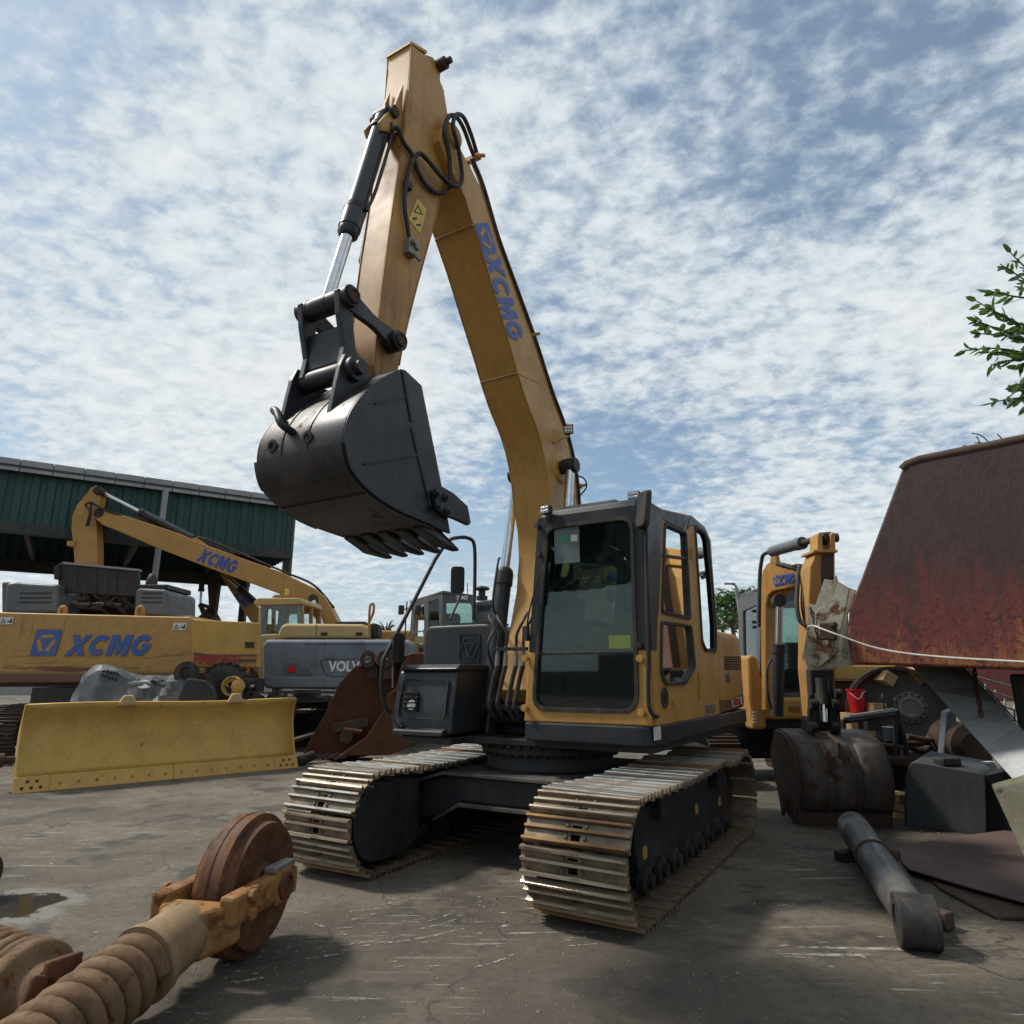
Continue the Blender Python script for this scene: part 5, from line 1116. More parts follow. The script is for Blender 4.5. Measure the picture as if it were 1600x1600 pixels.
MB().tube(P(731, 934, YG+1), P(730, 911, YG+1), .012).build('aerial', 'black', GX, world=True)
for px, py in ((627, 953), (654, 953)):
    p = P(px, py, YG+.7 if px < 640 else YG+.55); MB().box(p, (.16, .08, .26)).build('side_mirror', 'black', GX, .03, world=True)
MB().path([P(630, 953, YG+.7), P(646, 947, YG+.85)], .02, 6).build('mirror_arm', 'black', GX, world=True); MB().path([P(633, 1000, YG+.9), P(634, 965, YG+.9), P(636, 940, YG+.9)], .02, 6).build('grab_rail', 'black', GX, world=True)
part(GX, rect(640, 1030, 782, 1060), YG+.3, 3.0, 'deepgrey', 'deck_frame', .02)
far_tracks(GX, (gc.x+.2, YG+1.7, 0), math.pi/2, 2.4, .6, 4.2, .45)

# ================================================================== DOZER BLADE
bl0, bl1 = GP(22, 1240), GP(462, 1199); bd = (bl1-bl0).normalized(); bn = Vector((-bd.y, bd.x, 0)); bn = bn if bn.y > 0 else -bn; BLl = (bl1-bl0).length
DZ = thing('dozer_blade', 'golden yellow curved dozer blade with bolted cutting edge standing on the ground', 'dozer blade', tuple(bl0))
def bprof(z): k = z/1.2; return .30*math.sin(max(0, min(1, (k-.02)/1.0))*math.pi*.62)-.09*(max(0, k-.72)/.28)**1.5
zs = [.19+1.0*i/14 for i in range(15)]
BM = Matrix((bd, bn, Vector((0, 0, 1)))).transposed()
def bw_(x, d, z): return bl0+BM @ Vector((x, d, z))
def top_z(x): k = x/BLl; return 1.0+.012*math.sin(k*math.pi)
rows = [[bw_(x*BLl/10, bprof(z*top_z(x)), z*top_z(x)+.0) for x in range(11)] for z in zs]
bp_ = MB().sheet(rows).build('mouldboard', 'gold', DZ, world=True, solid=.035)
def edge(x0, x1, name):
    mb = MB(); pr_ = [(-.055, .0), (-.02, .0), (bprof(.20)+.0, .205), (bprof(.20)-.035, .205)]
    mb.prism([bw_(x0, d, z) for d, z in pr_], [bw_(x1, d, z) for d, z in pr_]); return mb.build(name, 'gold', DZ, .006, world=True)
for x0, x1, nm, nb in ((-.03, .40, 'end_bit', 0), (.405, BLl*.5, 'cutting_edge', 7), (BLl*.5+.005, BLl-.405, 'cutting_edge', 7), (BLl-.40, BLl+.03, 'end_bit', 0)):
    e = edge(x0, x1, nm)
    pos = [(x0+(k+.5)*(x1-x0)/nb, .09) for k in range(nb)] if nb else [((x0+x1)/2+a, b) for a, b in ((-.11, .06), (0, .06), (.11, .06), (-.05, .14), (.06, .14))]
    for x, z in pos:
        d = -.055+(bprof(.20)+.02)*z/.205; p = bw_(x, d-.002, z); MB().lathe(p, -bn+Vector((0, 0, .4)), [(0, .022), (.006, .022), (.007, .015), (.003, .012)], 10).build('bolt', 'amber_old' if nb else 'rustdark', e, world=True)
for x in (0, BLl):
    pr_ = [(bprof(z)-.02, z) for z in zs]+[(bprof(1.19)+.06, 1.19), (.45, .8), (.40, .2)]
    MB().prism([bw_(x-.015, d, z) for d, z in pr_], [bw_(x+.015, d, z) for d, z in pr_]).build('end_plate', 'gold', DZ, .004, world=True)
for x in (.32*BLl, .73*BLl):
    pr_ = [(-.16, 1.13), (-.07, 1.30), (.07, 1.30), (.16, 1.13)]; MB().prism([bw_(x+a, .16, z) for a, z in pr_], [bw_(x+a, .24, z) for a, z in pr_]).build('top_lug', 'paleyellow', DZ, .03, world=True)
bs = MB().box(bl0+BM @ Vector((BLl/2, .42, .55)), (BLl*.9, .12, .3), m=BM); bs.box(bl0+BM @ Vector((BLl/2, .36, .25)), (BLl*.9, .16, .12), m=BM); bs.build('back_rib', 'gold', DZ, world=True)
MB().tube(bw_(-.0, .35, .42), bw_(-.18, .35, .42), .05).lathe(bw_(-.15, .35, .42), -bd, [(0, .10), (.05, .10)], 14).build('trunnion', 'rustdark', DZ, world=True)
for x in (.25, .75): MB().prism([bw_(BLl*x-.03, d, z) for d, z in ((.40, .02), (.80, .0), (.42, .8))], [bw_(BLl*x+.03, d, z) for d, z in ((.40, .02), (.80, .0), (.42, .8))]).build('rear_strut', 'gold', DZ, world=True)

# ================================================================== SCRAP between blade and machines
def crumpled():
    y0 = 12.2; rows = []
    topx = [(113, 1092), (118, 1078), (130, 1058), (146, 1042), (160, 1038), (178, 1041), (198, 1050), (222, 1055), (246, 1055), (264, 1056), (282, 1052), (292, 1060)]
    topc = catmull([(a, b, 0) for a, b in topx], 4); grid = []
    for j in range(9):
        r_ = []
        for i, p in enumerate(topc):
            k = j/8; q = P(p.x, p.y, y0+.55-.55*min(1, k*2.2)); base = P(p.x-4+8*k, 1112, y0-.10-.15*k)
            if k < .45: v = q+Vector((0, 0, .02*math.sin(i*.9)*k))
            else: v = q.lerp(base, ((k-.45)/.55))
            v = v+Vector((0, .22*abs(mnoise.noise(v*1.9))-.06+.07*abs(mnoise.noise(v*5)), -.16*abs(mnoise.noise(v*2.0+Vector((3, 1, 2))))*(1 if j else 0))); r_.append(v)
        grid.append(r_)
    return MB().sheet(grid)
CR = thing('crumpled_engine_cover', 'crumpled pale grey plastic cover with slotted vents behind the yellow blade', 'engine cover', tuple(P(200, 1100, 12.2).xy)+(0,))
crm = crumpled(); ck = crm.build('cover_shell', paint('dusty_blue_grey_plastic', (.055, .062, .070), .38, dirt=(.22, .215, .20), damt=.45, dscale=3, seed=90), CR, world=True, solid=.012, smooth=16)
from mathutils.bvhtree import BVHTree
bvh = BVHTree.FromPolygons([tuple(v) for v in crm.v], crm.f)
for (x0, y0, dx, dy, nx, ny) in ((163, 1048, 5.2, 7.5, 5, 2), (206, 1060, 5, 7, 3, 2), (241, 1060, 4.2, 5, 5, 2)):
    for i in range(nx):
        for j in range(ny):
            h = bvh.ray_cast(CAM, ray(x0+i*dx-j*2.6, y0+j*dy+i*1.6).normalized())
            if h[0] is None: continue
            z = h[1] if h[1].y < 0 else -h[1]; x = Vector((1, 0, .15)); x = (x-z*x.dot(z)).normalized(); MB().box(h[0], (.036, .055, .024), m=Matrix((x, z.cross(x), z)).transposed()).build('vent_slot', 'void', ck, world=True)
MB().box(P(200, 1105, 12.3), (1.7, .3, .9)).build('cover_core', 'greyplastic', CR, .05, world=True)
rl = MB(); c = P(292, 1052, 12.35); rl.lathe(c, (.35, -1, 0), [(-.5, .10), (-.5, .17), (-.06, .17), (-.05, .21), (.06, .21), (.07, .11), (.05, .10), (.05, .05), (.09, .05)], 26)
rl.box(P(292, 1085, 12.6), (.2, .2, .95))
solo(rl, 'track_roller', 'rubber', 'black roller propped upright behind the yellow blade', 'roller')
fk = MB().vprism([(278, 1090), (290, 1062), (298, 1060), (322, 1064), (332, 1075), (337, 1092), (337, 1150), (278, 1150)], *YP(12.0), .12); solo(fk, 'steel_plate', 'chargrey', 'dark charcoal steel plate leaning behind the yellow blade', 'plate', bevel=.02)
ty = MB(); tcn = P(352, 1063, 13.0)
ty.lathe(tcn+Vector((0, -.15, -.15)), (0, 1, 0), [(0, .28), (.02, .42), (.08, .46), (.22, .46), (.28, .42), (.30, .28)], 36)
for k in range(22): a = 2*math.pi*k/22; ty.box(tcn+Vector((math.cos(a)*.465, 0, math.sin(a)*.465-.15)), (.05, .26, .06), m=Matrix.Rotation(-a, 3, 'Y'))
ty.box((tcn.x, tcn.y+.1, .3), (.4, .3, .6))
solo(ty, 'rubber_tyre', 'rubber', 'black lugged tyre among the scrap behind the yellow blade', 'tyre')
yd = MB().lathe(P(373, 1072, 12.3), (.25, -1, 0), [(0, .09), (0, .11), (.10, .115), (.11, .09), (.12, .05)], 26); yd.box(P(373, 1110, 12.5), (.05, .05, .85)); solo(yd, 'yellow_hub', 'gold', 'small round yellow hub showing above the blade edge', 'hub')
fg = MB()
for k in range(8): a = R(20+k*20); fg.bar(P(361, 1072, 12.6), P(361, 1072, 12.6)+Vector((math.cos(a)*.16, 0, math.sin(a)*.16)), .02, .04)
fg.lathe(P(361, 1072, 12.55), (0, 1, 0), [(0, .15), (0, .18), (.1, .18), (.1, .15), (0, .15)], 24); fg.box(P(361, 1110, 12.8), (.05, .05, .7)); solo(fg, 'fan_guard', 'gold', 'yellow slotted fan guard beside the small yellow hub', 'fan guard')
scr = random.Random(4)
for k, (px, py, y, mat, lab) in enumerate(((306, 1064, 12.7, 'rustdark', 'dark rusty casting wedged behind the charcoal plate'), (325, 1062, 12.9, 'rustdark', 'brown engine block piece next to the lugged tyre'), (392, 1078, 12.9, 'deepgrey', 'dark machine part under the blue-grey excavator corner'))):
    b0 = MB(); c = P(px, py, y)
    for i in range(5): b0.box(c+Vector((scr.uniform(-.15, .15), scr.uniform(-.1, .1), scr.uniform(-.2, .1))), (scr.uniform(.1, .3), scr.uniform(.1, .3), scr.uniform(.1, .25)), scr.uniform(0, 3))
    b0.box((c.x, c.y, c.z/2-.1), (.3, .3, c.z)); solo(b0, 'scrap_part', mat, lab, 'scrap part', bevel=.01)

# ================================================================== RUSTY BUCKET on the ground
YR = 13.2
RBK = thing('rusty_bucket', 'big empty rust-brown excavator bucket resting on its teeth and open to the side', 'bucket', tuple(P(570, 1170, YR).xy)+(0,))
r_far = [(540, 1050), (536, 1060), (520, 1090), (500, 1130), (484, 1163), (478, 1172), (500, 1180)]
# near side plate (orange-brown), far side plate, wrapper between
near = [(650, 1021), (640, 1022), (627, 1040), (619, 1075), (606, 1084), (600, 1110), (590, 1125), (572, 1152), (548, 1168), (533, 1178), (548, 1181), (610, 1180), (672, 1150), (706, 1128), (712, 1080), (700, 1050), (676, 1022)]
farp = [(560, 1040), (548, 1052), (534, 1068), (524, 1090), (510, 1120), (494, 1146), (484, 1166), (478, 1178), (492, 1182), (560, 1182), (640, 1150), (660, 1100), (640, 1050), (600, 1035)]
YN, YF = YR-.15, YR+1.15
part(RBK, near, YN, .06, 'rust', 'bucket_side_plate', .012); part(RBK, [(x-4, y) for x, y in farp], YF-.2, .06, 'rust', 'bucket_side_plate', .012)
back = [(560, 1040, YF-.2, 650, 1021), (640, 1050, YF-.2, 680, 1024), (668, 1100, YF-.2, 708, 1075), (650, 1150, YF-.2, 706, 1128), (570, 1180, YF-.2, 640, 1164), (490, 1182, YF-.2, 545, 1180)]
g0 = catmull([P(a, b, c) for a, b, c, d, e in back], 5); g1_ = catmull([P(d, e, YN+.03) for a, b, c, d, e in back], 5)
rb = MB().sheet([g0, [a.lerp(b, .5) for a, b in zip(g0, g1_)], g1_]).build('bucket_wrapper', 'rust', RBK, world=True, solid=.05, smooth=40)
for k in range(5):
    f = k/4; a = P(490, 1180, YF-.25).lerp(P(543, 1179, YN+.06), f); tipp = P(466, 1186, YF-.45).lerp(P(522, 1187, YN-.15), f)
    d = (tipp-a); mb = MB(); w = .07; n = Vector((0, 1, 0)).cross(d).normalized()*.05
    side_ = Vector((0.0, w, 0)); mb.prism([a-side_-n, a+side_-n, a+side_+n, a-side_+n], [tipp-side_*.4-n*.2, tipp+side_*.4-n*.2, tipp+side_*.4+n*.2, tipp-side_*.4+n*.2]); mb.build('tooth', 'rustdark', RBK, .006, world=True)
for px, y in ((578, YF-.55), (604, YF-1.0)):
    c = P(px, 1030, y); MB().lathe(c+Vector((-.05, .0, 0)), (.3, -1, 0), [(0, .07), (0, .165), (.12, .165), (.12, .07), (0, .07)], 26).box(c+Vector((.05, .1, -.22)), (.22, .10, .3)).build('bucket_ear', 'rustdark', RBK, world=True)
MB().bar(P(520, 1138, YF-.4), P(576, 1128, YF-.4), .1, .16).lathe(P(543, 1150, YF-.45), (0, -1, 0), [(0, .06), (0, .13), (.1, .13), (.1, .06)], 20).build('spare_link', 'rustdark', RBK, world=True)
joint_tube(P(538, 1141, YF-.5), P(566, 1144, YF-.5), .05, RBK, 'rust', 'loose_pin')
solo(MB().tube(P(464, 1190, 12.9), P(488, 1181, 13.4), .09), 'round_bar', 'rubber', 'short black round bar lying at the blade end', 'bar', bevel=.01)

# ================================================================== SMALL EXCAVATOR on the right
YM = 10.6
mc = P(1225, 1100, YM); MX = thing('small_excavator', 'small yellow excavator with grey cab resting its rusty bucket on the ground', 'excavator', (mc.x, YM+1.1, 0), -math.pi/2)
sA = P(1157, 1000, YM+1.5); sB = P(1191, 1000, YM); PS = ((sA.x, sA.y), (sB.x, sB.y)); fB = P(1272, 1000, YM+.1); PF = ((sB.x, sB.y), (fB.x, fB.y))
framed(MX, PS, [(1158, 1085), (1156, 936), (1174, 926), (1191, 924), (1190, 1090)], [[(1164, 1010), (1163, 955), (1185, 945), (1185, 1070), (1166, 1062)]], 'midgrey', ['side_window'], 'glass_clear', 'cab_side')
mf = framed(MX, PF, [(1191, 924), (1230, 920), (1268, 924), (1272, 1092), (1190, 1092)], [[(1198, 1082), (1199, 938), (1264, 938), (1266, 1082)]], 'midgrey', ['windscreen'], 'glass', 'cab_front')
MB().vprism(rect(1198, 1032, 1266, 1035), PF[0], PF[1], .05).build('window_rail', 'black', mf, world=True)
bkp = Vector((-.1, 1.35, 0)); MB().prism([VP(1191, 922, *PF), VP(1270, 922, *PF), VP(1270, 922, *PF)+Vector((0, 1.5, 0)), VP(1157, 934, *PS)], [v+Vector((0, .05, .07)) for v in (VP(1191, 922, *PF), VP(1270, 922, *PF), VP(1270, 922, *PF)+Vector((0, 1.5, 0)), VP(1157, 934, *PS))]).build('cab_roof', 'midgrey', MX, .03, world=True)
# rear cab wall with a bright window
q = VP(1157, 1000, *PS); framed(MX, ((q.x, q.y), (q.x+1.35, q.y+.05)), [(1157, 930), (1275, 930), (1275, 1085), (1157, 1085)], [[(1218, 1005), (1219, 950), (1252, 950), (1254, 1005)]], 'midgrey', ['rear_window'], 'glass_clear', 'cab_rear')
MB().box(P(1240, 1040, YM+.8), (.5, .3, .75)).build('operator_seat', 'seat', MX, .08, world=True)
MB().path([P(1160, 930, YM+1.3), P(1158, 925, YM+1.3), P(1160, 921, YM+1.3), P(1162, 925, YM+1.3), P(1160, 930, YM+1.3)], .02, 6).build('lifting_ring', 'black', MX, world=True); MB().lathe(P(1172, 925, YM+.9), (0, 0, 1), [(0, .04), (.10, .005)], 8).build('aerial', 'black', MX, world=True)
for py in (955, 972, 980): MB().tube(VP(1181, py, *PS)-Vector((.06, .02, 0)), VP(1181, py, *PS), .025).build('door_hinge', 'black', MX, world=True)
part(MX, [(1168, 1026), (1176, 1022), (1185, 1030), (1190, 1060), (1196, 1075), (1198, 1140), (1176, 1140), (1170, 1090)], YM-.3, .9, 'amber_old', 'swing_bracket', .04)
part(MX, rect(1190, 1090, 1275, 1124), YM-.08, 1.6, 'gold', 'front_body', .05)
for k in range(6): MB().vprism(rect(1233+k*3, 1104, 1234.3+k*3, 1113), *YP(YM-.085), .01).build('vent_slot', 'void', MX, world=True)
for k in range(4): MB().vprism(rect(1176, 1112+k*5, 1182, 1114.5+k*5), *YP(YM-.31), .012).build('step_slot', 'whitelabel', MX, world=True)
part(MX, rect(1150, 1122, 1300, 1138), YM+.0, 2.0, 'deepgrey', 'deck_frame', .02)
far_tracks(MX, (mc.x-.15, YM+1.1, 0), -math.pi/2, 1.75, .45, 2.9, .36)
PBm = ((3.86, 9.95), (4.40, 9.15))
bmm = MB().vprism([(1190, 1110), (1189, 1020), (1188, 907), (1191, 892), (1198, 881), (1207, 876), (1222, 880), (1239, 887), (1250, 892), (1251, 915), (1230, 919), (1207, 924), (1200, 931), (1197, 946), (1197, 1110)], PBm[0], PBm[1], .28).build('boom', 'amber_stick', MX, .015, world=True)
mdl = decal_m(1224, 906, PBm, .012, Vector(PBm[1]+(0,))-Vector(PBm[0]+(0,)), (0, 0, 1)); 
wordmark(.34, .15, decal_m(1227, 905, PBm, .012, Vector(PBm[1]+(0,))-Vector(PBm[0]+(0,))), 'blue', bmm, True)
emblem(.12, decal_m(1215, 908, PBm, .012, Vector(PBm[1]+(0,))-Vector(PBm[0]+(0,))), 'blue', 'amber', bmm, True)
MB().vprism([(1197, 931), (1207, 924), (1225, 922), (1212, 935), (1206, 948), (1198, 950)], (PBm[0][0]+.06, PBm[0][1]+.05), (PBm[1][0]+.06, PBm[1][1]+.05), .2).build('cylinder_bracket', 'amber', MX, .008, world=True)
hyd(MX, P(1214, 1118, 9.75), P(1218, 940, 9.55), .62, .085, .05, 'black')
MB().lathe(P(1219, 938, 9.45), (.2, 1, 0), [(0, .09), (.25, .09)], 18).build('cylinder_pin', 'black', MX, world=True)
hyd(MX, P(1206, 862, 9.55), P(1291, 838, 8.35), .60, .075, .04, 'greyplastic', 'rustdark')
MB().vprism([(1203, 880), (1205, 858), (1210, 857), (1213, 880)], *PBm, .1).build('cylinder_lug', 'amber', MX, world=True)
YK = 8.3
stk = part(MX, [(1276, 861), (1305, 861), (1305, 910), (1306, 1050), (1300, 1140), (1272, 1140), (1262, 1045), (1263, 945), (1266, 885)], YK, .30, 'amber_old', 'stick', .015)
MB().vprism([(1284, 866), (1302, 866), (1302, 1040), (1284, 1040)], *YP(YK-.012), .01).build('stick_face', 'rustdark', stk, world=True)
part(MX, [(1271, 859), (1309, 859), (1309, 863), (1271, 863)], YK-.05, .38, 'amber', 'stick_flange', .004)
for x0 in (1277, 1297): part(MX, [(x0, 861), (x0+1, 835), (x0+4, 831), (x0+8, 833), (x0+9, 861)], YK+.02, .24, 'amber', 'stick_lug', .01)
MB().tube(P(1276, 842, YK+.14), P(1308, 840, YK+.14), .06).build('stick_pin', 'rustdark', MX, world=True); MB().tube(P(1284, 842, YK+.14), P(1298, 841, YK+.14), .085).build('rod_eye', 'black', MX, world=True)
dkp = part(MX, [(1266, 1045), (1304, 1045), (1302, 1140), (1272, 1140)], YK-.14, .14, 'deepgrey', 'bucket_cylinder_guard', .02)
hyd(MX, P(1284, 1060, YK-.20), P(1288, 1128, YK-.24), .6, .075, .045, 'black')
for x0 in (1268, 1302): MB().vprism([(x0-3, 1085), (x0+3, 1085), (x0+5, 1145), (x0-5, 1145)], *YP(YK-.26), .06).build('bucket_link', 'deepgrey', MX, .01, world=True)
for px, py in ((1270, 1100), (1304, 1100), (1270, 1136), (1303, 1136), (1308, 1084)): MB().tube(P(px-5, py, YK-.30), P(px+5, py, YK-.30), .055).build('link_pin', 'black', MX, world=True)
for dx in (0, 9): MB().path([P(1233, 887, 9.2), P(1252-dx*.5, 884, 8.9), P(1256-dx, 900, 8.6), P(1254-dx, 940, 8.45), P(1258-dx, 968, 8.4), P(1263-dx*.5, 978, 8.35)], .026, 8, 4).build('hydraulic_hose', 'rubber', MX, world=True)
MB().path([P(1206, 862, 9.6), P(1194, 866, 9.7), P(1190, 876, 9.75), P(1187, 905, 9.8), P(1186, 980, 9.85)], .028, 8, 4).build('hydraulic_hose', 'rubber', MX, world=True)
MB().path([P(1205, 1030, 9.5), P(1199, 1045, 9.5), P(1199, 1080, 9.5), P(1205, 1108, 9.55)], .02, 8, 4).build('hydraulic_hose', 'rubber', MX, world=True)
for k in range(4): MB().tube(P(1214+k*9, 881+k*2.2, 9.35-.1*k), P(1226+k*9, 885+k*2.2, 9.25-.1*k), .03).build('boom_pipe', 'rubber', MX, world=True)
# bucket, its curved back towards us
prof = catmull([(.42, 1140, 0), (.24, 1144, 0), (.04, 1155, 0), (-.10, 1180, 0), (-.16, 1212, 0), (-.13, 1245, 0), (-.03, 1272, 0), (.06, 1288, 0)], 4)
YU = 7.95
def bk_pt(f, pr_): 
    p0 = P(1244, pr_.y, YU+pr_.x); p1 = P(1372, pr_.y, YU+pr_.x); z = p0.z; x0, x1 = P(1243, 1215, YU).x, P(1373, 1215, YU-.0).x
    return Vector((x0+(x1-x0)*f, YU+pr_.x-.10*f, z))
M['wornbucket'] = paint('worn_brown_bucket', (.050, .038, .033), .45, dirt=(.12, .095, .075), damt=.55, dscale=3, rust=.4, rscale=3.5, rustc=(.065, .030, .020), streak=.5, spec=.4, seed=80)
rbm = MB().sheet([[bk_pt(f/6, p) for p in prof] for f in range(7)]).build('bucket', 'wornbucket', MX, world=True, solid=.03)
for f0, f1 in ((.02, .30), (.36, .62), (.68, .98)): MB().sheet([[bk_pt(lerp(f0, f1, k/3), p)+Vector((0, -.017, 0)) for p in prof[9:24]] for k in range(4)]).build('wear_plate', 'wornbucket', rbm, world=True, solid=.014)
for f in (0, 1):
    pr2 = [bk_pt(f, p) for p in prof]+[bk_pt(f, Vector((.45, 1255, 0))), bk_pt(f, Vector((.62, 1175, 0)))]; d = Vector((-.035 if f == 0 else .035, 0, 0))
    MB().prism(pr2, [v+d for v in pr2]).build('bucket_side_plate', 'rustdark', rbm, .008, world=True)
MB().prism([bk_pt(-.03, Vector((a, b, 0))) for a, b in ((-.06, 1268), (.12, 1268), (.14, 1290), (-.02, 1290))], [bk_pt(1.03, Vector((a, b, 0))) for a, b in ((-.06, 1268), (.12, 1268), (.14, 1290), (-.02, 1290))]).build('cutting_edge', 'rustdark', rbm, .008, world=True)
for f in (.06, .28, .5, .73, .95):
    c = bk_pt(f, Vector((.05, 1284, 0))); tip = Vector((c.x+.005, c.y-.05, .012)); w = Vector((.045, 0, 0)); h = Vector((0, .05, 0))
    MB().prism([c-w-h, c+w-h, c+w+h, c-w+h], [tip-w*.55-h*.5, tip+w*.55-h*.5, tip+w*.55+h*.5, tip-w*.55+h*.5]).build('tooth', 'rustdark', rbm, .008, world=True)
for f in (.38, .54): c = bk_pt(f, prof[13])+Vector((0, -.018, 0)); MB().lathe(c, (0, -1, .2), [(-.01, .045), (.012, .045), (.013, .026), (-.005, .024)], 14).build('bucket_hole', 'rust', rbm, world=True)
for f in (.28, .62): MB().prism([bk_pt(f-.015, Vector((a, b, 0))) for a, b in ((.1, 1150), (.12, 1118), (.30, 1118), (.40, 1150))], [bk_pt(f+.015, Vector((a, b, 0))) for a, b in ((.1, 1150), (.12, 1118), (.30, 1118), (.40, 1150))]).build('bucket_ear', 'rustdark', rbm, .008, world=True)
MB().prism([bk_pt(.44, Vector((a, b, 0))) for a, b in ((.05, 1145), (-.17, 1160), (-.16, 1180), (-.1, 1182))], [bk_pt(.48, Vector((a, b, 0))) for a, b in ((.05, 1145), (-.17, 1160), (-.16, 1180), (-.1, 1182))]).build('lifting_eye', 'rustdark', rbm, .006, world=True)
MB().prism([bk_pt(0, Vector((a, b, 0)))-Vector((.05, 0, 0)) for a, b in ((.2, 1238), (.3, 1250), (.28, 1275), (.2, 1262))], [bk_pt(0, Vector((a, b, 0)))-Vector((.09, 0, 0)) for a, b in ((.2, 1238), (.3, 1250), (.28, 1275), (.2, 1262))]).build('side_cutter', 'rustdark', rbm, .006, world=True)

# ================================================================== DUMP BODY, upper right
DA, DB = (3.20, 6.40), (4.38, 5.35)
dn = Vector((DB[1]-DA[1], DA[0]-DB[0], 0)).normalized(); dn = dn if dn.y > 0 else -dn
def dump_mat():
    b = NB('rusted_dump_body'); s_ = b.n.new('ShaderNodeSeparateXYZ'); b.l.new(b.tc.outputs['Object'], s_.inputs[0])
    n1 = b.noise(2.0, 7, .65); n2 = b.noise(1.0, 6, .7, (9, 9, 1.2), (3, 3, 1)); n3 = b.noise(14, 6, .7, (1, 1, .6)); n4 = b.noise(26, 3, .7)
    c = b.mix(b.ramp(n3, .4, .7), (.056, .027, .026), (.036, .019, .020))
    c = b.mix(b.mul(b.ramp(n1, .45, .75), .5), c, (.070, .042, .036))
    zz = b.n.new('ShaderNodeMath'); zz.operation = 'ADD'; b.l.new(s_.outputs[2], zz.inputs[0]); w = b.n.new('ShaderNodeMath'); w.operation = 'MULTIPLY_ADD'; b.l.new(n2, w.inputs[0]); w.inputs[1].default_value = 1.5; w.inputs[2].default_value = -.75; b.l.new(w.outputs[0], zz.inputs[1])
    red = b.ramp(zz.outputs[0], 2.75, 1.95); c = b.mix(b.mul(red, b.ramp(n3, .28, .55, .30, .95)), c, (.150, .032, .026))
    org = b.ramp(zz.outputs[0], 2.0, 1.66); c = b.mix(b.mul(org, b.mul(b.ramp(n3, .32, .55), .9)), c, (.27, .095, .030))
    c = b.mix(b.mul(b.ramp(n4, .54, .64), b.mul(red, .85)), c, (.032, .014, .013))
    cr_ = b.noise(5, 8, .75, (1, 1, .8), (6, 2, 3), dist=1.2); c = b.mix(b.mul(b.ramp(cr_, .56, .62), b.mul(red, .7)), c, (.03, .014, .013))
    b.bump(b.mix(.35, b.mix(.4, n3, cr_), b.noise(1.3, 3, .5)), .8, .02); return b.out(c, .55, 0, .4)
M['dumprust'] = dump_mat()
tz = thing('dump_body', 'huge rusted dump truck body fading from black to red, towering above the ground scrap', 'dump body', (DA[0]+1.0, DA[1]-.2, 0))
pan_px = [(1332, 1037), (1324, 1000), (1326, 950), (1345, 905), (1408, 735), (1416, 726), (1436, 719), (1600, 686), (1760, 652), (1990, 603), (1990, 1060), (1600, 1046)]
side_ = MB().vprism(pan_px, DA, DB, .05).build('side_panel', 'dumprust', tz, .02, world=True)
fr_ = [VP(a, b, DA, DB) for a, b in ((1332, 1037), (1324, 1000), (1326, 950), (1408, 735), (1416, 726))]
MB().prism([v+dn*.055 for v in fr_]+[fr_[-1]+dn*.055+Vector((.12, .05, 0)), fr_[0]+dn*.055+Vector((.12, -.1, 0))], [v+dn*2.2 for v in fr_]+[fr_[-1]+dn*2.2+Vector((.12, .05, 0)), fr_[0]+dn*2.2+Vector((.12, -.1, 0))]).build('front_panel', 'dumprust', tz, world=True)
flo = [VP(1332, 1035, DA, DB), VP(1985, 1058, DA, DB)]; MB().prism([flo[0]+dn*.055, flo[1]+dn*.055, flo[1]+dn*2.2, flo[0]+dn*2.2], [v+Vector((0, 0, .08)) for v in (flo[0]+dn*.055, flo[1]+dn*.055, flo[1]+dn*2.2, flo[0]+dn*2.2)]).build('floor_plate', 'rustdark', tz, world=True)
MB().vprism(pan_px, (DA[0]+dn.x*2.2, DA[1]+dn.y*2.2), (DB[0]+dn.x*2.2, DB[1]+dn.y*2.2), .05) 
fs_ = [VP(a, b, DA, DB)+dn*2.15 for a, b in pan_px]; MB().prism(fs_, [v+dn*.05 for v in fs_]).build('far_side_panel', 'dumprust', tz, world=True)
MB().path([VP(a, b, DA, DB)+dn*.03 for a, b in ((1409, 733), (1417, 725), (1436, 718), (1600, 685), (1760, 651), (1990, 602))], .045, 10).build('top_rail', 'rustdark', tz, world=True)
# chassis and leg carrying the body
e_ = (Vector(DB+(0,))-Vector(DA+(0,))).normalized(); dp = lambda s, n, z: Vector(DA+(0,))+e_*s+dn*n+Vector((0, 0, z)); EM = Matrix((e_, dn, Vector((0, 0, 1)))).transposed()
MB().box(dp(2.35, 1.1, 1.30), (2.5, .7, .62), m=EM).build('chassis_frame', 'black', tz, .02, world=True)
for s_ in (2.15, 3.15):
    for n_ in (.45, 1.75):
        w_ = MB().lathe(dp(s_, n_-.22, .56), dn, [(0, .30), (0, .46), (.05, .55), (.12, .56), (.32, .56), (.39, .55), (.44, .46), (.44, .30)], 36).build('wheel', 'rubber', tz, world=True); MB().lathe(dp(s_, n_-.24, .56), dn, [(0, .08), (.03, .28), (.4, .28), (.48, .08)], 24).build('wheel_rim', 'rustdark', w_, world=True)
MB().tube(dp(2.15, .4, .56), dp(2.15, 1.8, .56), .1).build('axle', 'black', tz, world=True); MB().tube(dp(3.15, .4, .56), dp(3.15, 1.8, .56), .1).build('axle', 'black', tz, world=True)
for s_ in (2.15, 3.15): MB().box(dp(s_, 1.1, .82), (.25, .5, .5), m=EM).build('axle_mount', 'black', tz, world=True)
bm_ = MB(); 
b_top = [P(1438, 1046, 7.0), P(1512, 1046, 7.0)]; 
